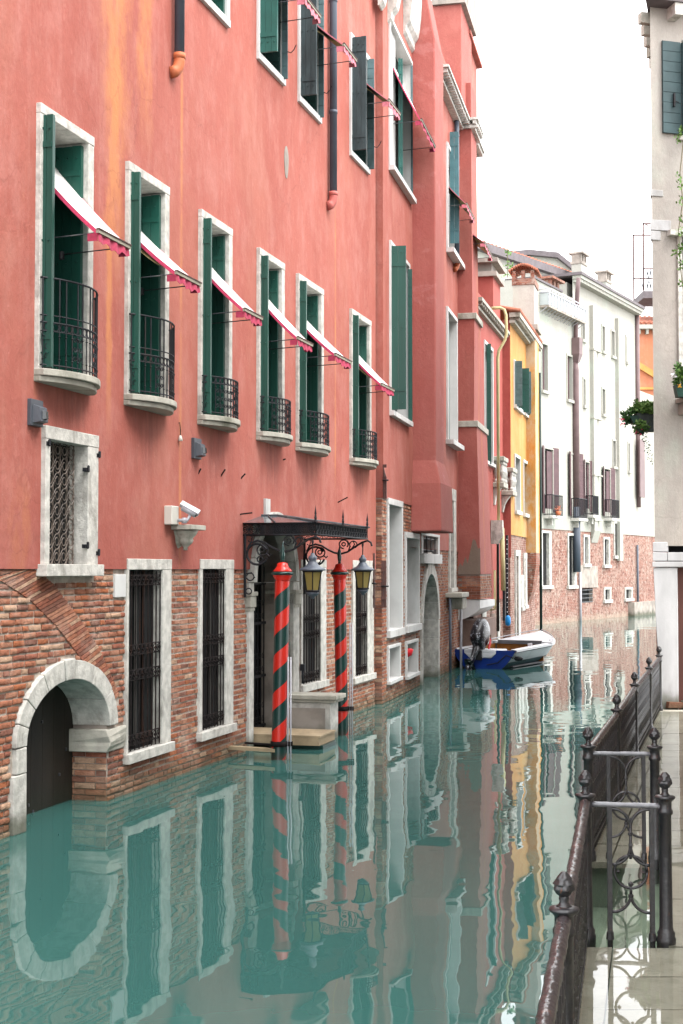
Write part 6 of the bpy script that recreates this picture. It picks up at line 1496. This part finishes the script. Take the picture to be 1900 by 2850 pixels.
# upper windows
w = gbuild((lambda m: (m.box(WG1[0] - .06, WG1[0] + .03, -.06, .3, WG1[2], WG1[3]), m.box(WG1[0] - .26, WG1[1], -.16, .2, WG1[3], WG1[3] + .10), m)[-1])(MB()), 'window', 'istria_stone'); tag(w, 'window with pale jamb behind trailing vines')
mb = MB(); mb.box(WG1[0], WG1[1], .2, .24, WG1[2], WG1[3]); gbuild(mb, 'pane', 'glass_dark', w)
mb = MB(); q = Wg(1878, 1990, 1112, 1156); mb.box(q[0], 6, -.34, 0, q[3] - .08, q[3]); mb.box(q[0] + .05, q[0] + .25, -.26, 0, q[2], q[3] - .081); gbuild(mb, 'sill', 'cap_stone', w)
w = gbuild((lambda m: (m.box(WG2[0] - .05, WG2[1], -.08, .2, WG2[2] - .08, WG2[2]), m)[-1])(MB()), 'window', 'istria_stone')
mb = MB(); mb.box(WG2[0], WG2[1], .2, .24, WG2[2], WG2[3]); gbuild(mb, 'pane', 'glass_dark', w)
q = Wg(1838, 1889, 116, 372)
leaf(w, (q[1], -.04), (q[0], -.06), q[2], q[3], 'shutter_slate', 'h', t=.05); leaf(w, (q[1] + .04, -.03), (q[1] + .10, -.30), q[2] - .02, q[3], 'shutter_slate', 'h')
mb = MB(); mb.box(q[0] + .2, q[0] + .23, -.13, -.08, q[2] + .5, q[2] + .75); mb.tube([(q[0] + .21, -.09, q[2] + .62), (q[0] + .30, -.12, q[2] + .58)], .01, 5); gbuild(mb, 'latch', 'iron', w)
mb = MB(); mb.prismz([(-.38, -.4), (7, -.4), (7 + 12 * KX, 12 * KY), (-.38 + 12 * KX, 12 * KY)], 13.05, 13.22); ro = gbuild(mb, 'roof', 'slate_edge')
for i in range(12):
    mb = MB(); xk = (.25 + i * .6) * KX; mb.box(-.30 + xk, lx + .05 + xk, .2 + i * .53, .34 + i * .53, 12.84, 13.045); gbuild(mb, 'rafter_end', 'old_stone', ro)
for i in range(5):
    mb = MB(); mb.box(.25 + i * .7, .42 + i * .7, -.36, -.02, 12.82, 13.045); gbuild(mb, 'rafter_end', 'istria_stone', ro)
# flower boxes and vines
def plant_pot(loc, rz, label, parts, cat='flower box'):
    t = empty('flower_box', loc, rz, label, cat)
    for nm, mt, fn in parts: mb = MB(); fn(mb); mb.build(nm, mt, t)
    return t
def W_(px, py, Y): r = ray(px, py); k_ = Y / r[1]; return (r[0] * k_, Y, EYE + r[2] * k_)
p = W_(1793, 1172, 27.4); m = 27.4 / 3958.3
def pot1(mb): mb.sections([[(a * m, -.15, z * m), (a * m + w * m, -.15, z * m), (a * m + w * m, .25, z * m), (a * m, .25, z * m)] for z, a, w in ((-28, -8, 75), (0, -20, 90), (20, -26, 95))])
def pot1b(mb): mb.sections([[(a * m, -.2, z * m), (a * m + w * m, -.2, z * m), (a * m + w * m, .05, z * m), (a * m, .05, z * m)] for z, a, w in ((-10, -36, 14), (12, -46, 24))])
plant_pot(p, 0, 'grey flower basket of ferns hanging left of the grey wall high over the canal', [('basket', 'pot_grey', pot1), ('pot', 'pot_green', pot1b),
    ('foliage', 'leaf_green', lambda mb: (foliage(mb, (-5 * m, 0, 30 * m), 40 * m, .2, 14 * m, 260, .09), foliage(mb, (-50 * m, -.05, 14 * m), 16 * m, .15, 16 * m, 110, .08), foliage(mb, (-22 * m, 0, 50 * m), 5 * m, .05, 14 * m, 20, .07))),
    ('light_foliage', 'leaf_light', lambda mb: foliage(mb, (5 * m, -.12, 34 * m), 38 * m, .2, 16 * m, 420, .10)),
    ('dark_foliage', 'leaf_dark', lambda mb: foliage(mb, (-46 * m, 0, -2 * m), 13 * m, .1, 9 * m, 60, .07)),
    ('flowers', 'petal_pink', lambda mb: (foliage(mb, (-66 * m, -.1, 2 * m), 5 * m, .05, 3 * m, 10, .05), foliage(mb, (-64 * m, -.1, -12 * m), 6 * m, .05, 3 * m, 8, .05)))])
p = W_(1782, 1183 + 8, 27.0)
plant_pot(p, 0, 'small round flower pot of pink blooms with trailing stems below the grey basket', [('pot', 'pot_green', lambda mb: mb.lathe([(0, -.12), (.07, -.12), (.10, 0), (0, 0)], 12)),
    ('foliage', 'leaf_green', lambda mb: foliage(mb, (0, 0, 0), 21 * m, .15, 20 * m, 200, .07)), ('light_foliage', 'leaf_light', lambda mb: foliage(mb, (2 * m, -.05, 6 * m), 18 * m, .12, 16 * m, 90, .07)),
    ('trailing_leaves', 'leaf_dark', lambda mb: [foliage(mb, ((8 + i * 1.6) * m, 0, (-16 - i * 5.5) * m), 9 * m, .05, 5 * m, 7, .035) for i in range(16)]),
    ('flowers', 'petal_pink', lambda mb: foliage(mb, (-6 * m, -.1, -14 * m), 10 * m, .05, 8 * m, 9, .05))])
p = W_(1892, 1082, 26.0); m2 = 26 / 3958.3
plant_pot(p, 0, 'green flower box with white and yellow blooms on the sill at the right edge', [('box', 'pot_green', lambda mb: mb.sections([[(a * m2, -.1, z * m2), (.8, -.1, z * m2), (.8, .12, z * m2), (a * m2, .12, z * m2)] for z, a in ((-24, -9), (10, -16))])),
    ('foliage', 'leaf_green', lambda mb: (foliage(mb, (6 * m2, 0, 30 * m2), 24 * m2, .12, 24 * m2, 240, .08), foliage(mb, (-4 * m2, -.05, 58 * m2), 12 * m2, .1, 14 * m2, 60, .07))), ('light_foliage', 'leaf_light', lambda mb: foliage(mb, (0, -.08, 40 * m2), 20 * m2, .1, 26 * m2, 80, .07)),
    ('flowers', 'petal_white', lambda mb: foliage(mb, (-22 * m2, -.12, 32 * m2), 6 * m2, .04, 5 * m2, 16, .06)), ('yellow_flowers', 'petal_yellow', lambda mb: foliage(mb, (-8 * m2, -.14, 6 * m2), 4 * m2, .04, 4 * m2, 8, .05))])
p = W_(1893, 700, 26.1); t = empty('climbing_vine', p, 0, 'light green vine trailing down the grey wall between the two upper windows', 'vine')
mb = MB(); pts = [W_(1905, 360, 26.2), W_(1892, 480, 26.2), W_(1900, 560, 26.2), W_(1888, 640, 26.2), W_(1893, 740, 26.1), W_(1900, 800, 26.1)]
pts = [(a[0] - p[0], a[1] - p[1], a[2] - p[2]) for a in pts]; mb.tube(pts, .008, 4); mb.build('stem', 'stem', t)
mb = MB()
for px, py, n in ((1884, 388, 26), (1893, 372, 18), (1886, 500, 14), (1893, 525, 12), (1890, 560, 14), (1893, 620, 16), (1890, 655, 14), (1893, 695, 34), (1880, 705, 16), (1895, 740, 22), (1893, 790, 14)):
    q = W_(px, py, 26.1); foliage(mb, (q[0] - p[0], q[1] - p[1] - .05, q[2] - p[2]), .07, .06, .10, n, .07)
mb.build('leaves', 'leaf_light', t)

# unseen house added on the near right bank to shade the lower walls
hn = empty('shading_house', (5.3, 19.5, 0), 0, 'plain grey house added out of view beside the quay to shade the lower walls', 'house')
mb = MB(); mb.box(0, 8, -30, 0, -.3, 12.5); mb.build('wall', 'grey_plaster', hn)
mb = MB(); mb.box(-.35, 8.3, -30.3, .3, 12.5, 12.7); mb.build('roof', 'slate_edge', hn)
for yy in (-3, -7, -11, -15):
    for zz in (1.2, 4.6, 8.2):
        mb = MB(); mb.box(-.05, .05, yy - .6, yy + .6, zz - .1, zz); mb.box(-.05, .05, yy - .6, yy - .5, zz, zz + 1.9); mb.box(-.05, .05, yy + .5, yy + .6, zz, zz + 1.9); mb.box(-.05, .05, yy - .6, yy + .6, zz + 1.9, zz + 2.0); w = mb.build('window', 'istria_stone', hn)
        mb = MB(); mb.box(-.01, .04, yy - .5, yy + .5, zz, zz + 1.9); mb.build('pane', 'glass_dark', w)

# ================================================================ IRON FENCES AND GATES ON THE QUAY
RH = .965
def post_mesh():
    mb = MB(); mb.lathe([(.0, -.08), (.062, -.08), (.064, -.0), (.066, .02), (.058, .035), (.060, .06), (.050, .075), (.045, .10), (.042, .5), (.041, RH - .12), (.052, RH - .11), (.052, RH - .09), (.044, RH - .075), (.044, RH - .03), (.05, RH - .022), (.066, RH - .008), (.070, RH), (.066, RH + .008), (.04, RH + .014), (0, RH + .014)], 20)
    return mb.mesh('shaft', 'fence_iron')
def finial_mesh():
    mb = MB(); mb.smooth = True; z0 = RH + .012; prof = [(.040, 0), (.026, .010), (.020, .024), (.024, .036), (.022, .046)]; n = 30
    H_ = .118
    secs = []
    for r, z in prof: secs.append([(r * math.cos(2 * PI * i / n), r * math.sin(2 * PI * i / n), z0 + z) for i in range(n)])
    K = 22
    def lf(a, f):      # overlapping scales of the bud
        row = f * 4.2; k_ = int(row); fr_ = row - k_; w = abs(math.cos(2.5 * a + (PI / 2 if k_ % 2 else 0)))
        return 1 + .13 * w * (1 - fr_) ** .7 - .10 * (1 - w) - .05 * fr_
    for k_ in range(1, K):
        f = k_ / K; R0 = .047 * (math.sin(PI * f ** .78) ** .75) * (1 - .18 * f) + .004
        secs.append([(R0 * lf(2 * PI * i / n, f) * math.cos(2 * PI * i / n), R0 * lf(2 * PI * i / n, f) * math.sin(2 * PI * i / n), z0 + .044 + f * H_) for i in range(n)])
    mb.sections(secs); return mb.mesh('finial', 'fence_iron')
PM, FM = post_mesh(), finial_mesh()
def mk(name, me, parent, loc=(0, 0, 0), rz=0):
    o = bpy.data.objects.new(name, me); col.objects.link(o); o.parent = parent; o.location = loc; o.rotation_euler = (0, 0, rz); return o
def post(parent, x, y):
    p_ = mk('post', PM, parent, (x, y, 0)); mk('finial', FM, p_, rz=U(0, 1)); return p_
def bar_mesh(h0, h1, r=.0115):
    mb = MB(); mb.tube([(0, 0, h0), (0, 0, h1)], r, 6); return mb.mesh('baluster', 'fence_iron')
BM = bar_mesh(-.06, RH - .05)
def motif(w, z0, z1):
    """ring and crescent pattern of the fence in the x,z plane, w = clear width"""
    mb = MB(); T = lambda pts, r=.0105: mb.tube([(a, 0, b_) for a, b_ in pts], r, 6); c = w / 2; rr = c * .88
    arc = lambda cx, cz, r, a0, a1, n=14: [(cx + r * math.cos(math.radians(a0 + (a1 - a0) * i / n)), cz + r * math.sin(math.radians(a0 + (a1 - a0) * i / n))) for i in range(n + 1)]
    H_ = z1 - z0; zc = z0 + H_ * .40
    T(arc(0, zc, rr, 0, 360, 22)); T(arc(-c, z0 + H_ * .02 + c, c, -90, -10) , .0105); T(arc(c, z0 + H_ * .02 + c, c, 190, 270)); T([(0, z0 + c * .9 + .01), (0, zc - rr * .75)])
    T(arc(-c, z1 - c * 1.05, c, 95, -5)); T(arc(c, z1 - c * 1.05, c, 85, 185)); T(arc(-c, z1 - c * 2.1, c * .98, -90, 10)); T(arc(c, z1 - c * 2.1, c * .98, 270, 170)); T([(0, z1 - c * 1.05), (0, zc + rr * .8)], .011)
    for zz in (zc + rr, zc - rr * .75, z0 + c * 1.0, z1 - c * 1.4): mb.lathe([(0, zz - .02), (.018, zz - .008), (.018, zz + .008), (0, zz + .02)], 8)
    for sx in (-1, 1): mb.lathe([(0, zc - .016), (.016, zc), (0, zc + .016)], 8, (sx * rr * .78, 0))
    return mb.mesh('ring_motif', 'fence_iron')
def wavy_rail(parent, p, q, z, r, mat, amp=.1):
    mb = MB(); L = math.hypot(q[0] - p[0], q[1] - p[1]); n = max(8, int(L / .035)); ph = U(0, 9)
    pts = [(p[0] + (q[0] - p[0]) * i / n, p[1] + (q[1] - p[1]) * i / n, z) for i in range(n + 1)]
    mb.tube(pts, r, 12, [1 + amp * (math.sin(i * .55 + ph) * .45 + math.sin(i * 1.3 + ph * 2) * .35 + U(-.25, .25)) for i in range(n + 1)]); return mb.build('handrail', mat, parent)
def fence(name, label, P0, pts, step=.105, mo=True):
    """run of fence through the post positions pts"""
    x0, y0 = pts[P0]; t = empty(name, (x0, y0, 0), 0, label, 'fence')
    for k_, (a, b_) in enumerate(pts): post(t, a - x0, b_ - y0)
    for (a, b_), (c_, d_) in zip(pts, pts[1:]):
        wavy_rail(t, (a - x0, b_ - y0), (c_ - x0, d_ - y0), RH - .045, .034, 'rail_iron')
        mb = MB(); L = math.hypot(c_ - a, d_ - b_); d = ((c_ - a) / L, (d_ - b_) / L)
        mb.obox((a - x0, b_ - y0), d, 0, L, -.016, .016, .06, .078); mb.build('lower_rail', 'fence_iron', t)
        n = int(L / step); rz = math.atan2(d[1], d[0])
        for i in range(1, n):
            s = L * i / n; mk('baluster', BM, t, (a - x0 + d[0] * s, b_ - y0 + d[1] * s, 0))
        if mo:
            w = L / n
            me = motif(w * 1.7, .10, RH - .09)
            for i in range(1, n, 2):
                s = L * i / n; mk('ring_motif', me, t, (a - x0 + d[0] * s, b_ - y0 + d[1] * s, 0), rz)
    return t
g1L, g1R, g2L, g2R = (1.665, 9.78), (2.19, 9.70), (2.15, 12.47), (2.72, 12.43)
fence('quay_fence', 'near wrought iron fence with pine cone post at the bottom right corner', 2, [(.42, 3.6), (1.008, 6.51), g1L], step=.10)
far_posts = [g2L, (3.03, 15.73), (3.94, 19.2), (4.84, 22.46), (5.72, 25.7)]
f2 = fence('quay_fence', 'long iron fence running away to the corner of the grey house', 0, far_posts)
for P_, Q_, lab, own in ((g1L, g1R, 'nearer iron side panel with ring pattern and a bud topped post beside the flooded steps', False), (g2L, g2R, 'farther iron side panel with ring pattern beyond the flooded steps', False)):
    t = empty('gate_panel', (P_[0], P_[1], 0), 0, lab, 'gate'); w = Q_[0] - P_[0]; dy = Q_[1] - P_[1]
    p_ = post(t, w, dy); mb = MB(); wavy_rail(t, (0.03, 0), (w - .03, dy), RH - .06, .018, 'wet_rail', .12)
    a0_, a1_ = w * .30, w * .83
    for x in (a0_, a1_):
        mb = MB(); mb.box(x - .016, x + .016, dy * x / w - .012, dy * x / w + .012, -.06, RH - .06); mb.lathe([(0, -.0), (.028, .0), (.024, .05), (.0, .06)], 8, (x, dy * x / w)); mb.build('upright', 'fence_iron', t)
    me = motif(a1_ - a0_ - .03, .17, RH - .08); mk('ring_motif', me, t, ((a0_ + a1_) / 2, dy * .55, 0), math.atan2(dy, w))

# ================================================================ MOTOR BOAT
bx, by = 3.62, 36.3; hd = math.atan2(.89, .45)
boat = empty('motor_boat', (bx, by, 0), hd, 'small open motor boat with blue transom, white deck and dark outboard engine', 'boat')
# local: +x forward, y left, z up
NS = 18; Lb = 4.45
def beam(t): return .93 * (1 - max(0, (t - .5) / .5) ** 2.7) * (1 - .07 * (1 - t)) if t < 1 else .02
def sheer(t): return .47 + .08 * t + .20 * max(0, (t - .6) / .4) ** 2
def hullsec(t, k):      # k 0 keel .. 1 gunwale
    b = max(beam(t), .015); kx = t * Lb - (1 - k) * .75 * max(0, t - .7) / .3 * 1.0
    return kx, b * (k ** .55), -.16 + (sheer(t) + .16) * k ** 1.3 + .06 * (1 - k) * t
K = 8
def shell(kmin, kmax, mat, name, outer=0.0):
    mb = MB(); mb.smooth = True
    for sd in (1, -1):
        o = len(mb.v); ks = [kmin + (kmax - kmin) * j / K for j in range(K + 1)]
        for i in range(NS + 1):
            for k_ in ks: x, yy, z = hullsec(i / NS, k_); mb.v.append((x, sd * (yy + outer), z))
        for i in range(NS):
            for j in range(K): a = o + i * (K + 1) + j; mb.face([a, a + 1, a + K + 2, a + K + 1])
    return mb.build(name, mat, boat)
shell(0, .60, 'boat_teal', 'lower_hull'); shell(.60, .92, 'boat_white', 'topsides')
shell(.92, 1.0, 'boat_grey', 'rubbing_strake', .02)
mb = MB(); ks = [j / K for j in range(K + 1)]
prof = [(hullsec(0, k_)[1], hullsec(0, k_)[2]) for k_ in ks]
pts = [(-.03, -a, z) for a, z in prof] + [(-.03, a, z) for a, z in reversed(prof)]; pts2 = [(.02, p[1], p[2]) for p in pts]
mb.sections([pts, pts2]); mb.build('transom', 'boat_blue', boat)
mb = MB(); mb.prismz([(-.06, -.34), (.6, -.42), (.6, .62), (-.06, .52)], .38, .485); mb.sections([[(-.07, -a, z), (.02, -a, z), (.02, a + .16, z), (-.07, a + .16, z)] for z, a in ((.27, .22), (.40, .36))]); mb.build('engine_well', 'boat_white', boat, bevel=.03)
def deck(t0, t1, inner, z_off, mat, name, n=16):
    mb = MB()
    for sd in (1, -1):
        for i in range(n):
            ta, tb_ = t0 + (t1 - t0) * i / n, t0 + (t1 - t0) * (i + 1) / n
            A, Bq = hullsec(ta, 1), hullsec(tb_, 1); ia, ib = inner(ta), inner(tb_)
            q = [(A[0], sd * (A[1] + .02), A[2] + z_off), (Bq[0], sd * (Bq[1] + .02), Bq[2] + z_off), (Bq[0], sd * min(ib, Bq[1]), Bq[2] + z_off + .02), (A[0], sd * min(ia, A[1]), A[2] + z_off + .02)]
            mb.add(q + [(p[0], p[1], p[2] - .05) for p in q], [(0, 1, 2, 3), (0, 4, 5, 1), (2, 6, 7, 3), (4, 7, 6, 5)])
    return mb.build(name, mat, boat)
deck(0, 1, lambda t: max(0, beam(t) - .13), .012, 'boat_white', 'gunwale')
deck(.60, 1, lambda t: 0 if t > .66 else beam(t) * (1 - (t - .60) / .06) * .8, .03, 'boat_white', 'foredeck')
mb = MB(); mb.prismz([(.5, -.60), (Lb * .62, -.66), (Lb * .62, .66), (.5, .60)], .02, .05); mb.build('floor', 'boat_grey', boat)
mb = MB(); mb.prismz([(.02, -.64), (.55, -.66), (.55, .66), (.02, .64)], .40, .44); mb.build('aft_deck', 'boat_white', boat)
mb = MB(); mb.box(1.15, 1.5, -.66, .66, .26, .30); mb.build('bench', 'boat_wood', boat)
mb = MB(); mb.box(Lb * .61, Lb * .63, -.66, .66, .05, .50); mb.build('bulkhead', 'boat_wood', boat)
mb = MB()
for sd in (1, -1): mb.prism([(.55, .27), (Lb * .6, .27), (Lb * .6, .50), (.55, .44)], sd * .70 - .01, sd * .70 + .01)
mb.build('inner_lining', 'boat_wood', boat)
mb = MB(); mb.prismz([(Lb * .60, -.62), (Lb * .615, -.62), (Lb * .615, .62), (Lb * .60, .62)], .50, .60); mb.build('coaming', 'boat_grey', boat)
mb = MB(); pts = []
for i in range(13): a = hullsec(.60 + .38 * i / 12, 1); pts.append((a[0], (a[1] - .05), a[2] + .085 + .02))
for sd in (1, -1): mb.tube([(p[0], sd * max(.02, p[1]), p[2]) for p in pts], .012, 6)
mb.build('deck_rail', 'camera_metal', boat)
mb = MB(); mb.box(Lb * .97, Lb * 1.0, -.05, .05, .66, .76); mb.build('bow_light', 'boat_blue', boat)
mb = MB(); mb.box(2.2, 2.3, -.5, -.4, .05, .55); mb.build('seat_post', 'petal_white', boat)
mb = MB(); mb.lathe([(0, -.06), (.08, -.05), (.12, 0), (.08, .05), (0, .06)], 14, (.25, -.84)); 
for v_i, v in enumerate(mb.v): mb.v[v_i] = (v[0], v[1], v[2] + .26)
f_ = mb.build('fender', 'rubber', boat)
mb = MB(); mb.tube([(-.04, -.62, .36), (-.06, -.40, .16), (-.05, -.1, .10)], .014, 5); mb.tube([(-.04, -.62, .36), (-.03, -.8, .28)], .014, 5); mb.build('rope', 'rubber', boat)
# outboard engine, tilted up
ob = MB(); ang = math.radians(42)
def tl(p):    # tilt about the bracket at (-.08,.09,.42)
    x, y_, z = p[0] * 1.35, p[1] * 1.3, p[2] * 1.3; ca, sa = math.cos(-ang), math.sin(-ang); return (-.08 + x * ca - z * sa, .12 + y_, .44 + x * sa + z * ca)
def osec(z, x0, x1, w): 
    n = 12; cx, hx = (x0 + x1) / 2, (x1 - x0) / 2
    return [tl((cx + hx * math.copysign(abs(math.cos(a)) ** .6, math.cos(a)), w * math.copysign(abs(math.sin(a)) ** .6, math.sin(a)), z)) for a in [2 * PI * i / n for i in range(n)]]
mb = MB(); mb.smooth = True; mb.sections([osec(*q) for q in ((.04, -.30, .02, .09), (.10, -.36, .08, .13), (.24, -.38, .11, .145), (.44, -.36, .10, .14), (.58, -.30, .05, .115), (.64, -.20, -.02, .06))]); mb.build('engine_cowl', 'camo', boat)
mb = MB(); mb.smooth = True; mb.sections([osec(*q) for q in ((.065, -.22, .0, .07), (-.10, -.20, -.04, .05), (-.34, -.19, -.07, .035), (-.50, -.20, -.06, .03))]); mb.build('engine_leg', 'camo', boat)
mb = MB(); mb.smooth = True; mb.sections([osec(*q) for q in ((-.46, -.34, .04, .012), (-.48, -.36, .06, .09), (-.50, -.34, .04, .012))]); mb.sections([osec(*q) for q in ((-.54, -.26, .0, .05), (-.58, -.27, .02, .055), (-.64, -.22, -.03, .03), (-.74, -.16, -.08, .01))]); mb.build('gearcase', 'camo', boat)
mb = MB(); mb.box(-.13, .03, .02, .22, .22, .46); mb.build('bracket', 'rubber', boat)
mb = MB(); mb.add([tl(p) for p in ((-.30, -.176, .30), (.02, -.176, .30), (.02, -.176, .36), (-.30, -.176, .36))], [(0, 1, 2, 3)]); q = [tl(p) for p in ((.10, -.10, .26), (.155, -.10, .26), (.155, .0, .36), (.10, -.1, .40), (.10, -.17, .26), (.14, -.17, .30))]
mb = MB(); mb.sections([[tl((x, y_, z)) for x, y_, z in ((.0, -.18, zz), (.14, -.15, zz), (.14, -.12, zz), (.0, -.17, zz))] for zz in (.16, .34)]); mb.build('red_stripe', 'red_plastic', boat)
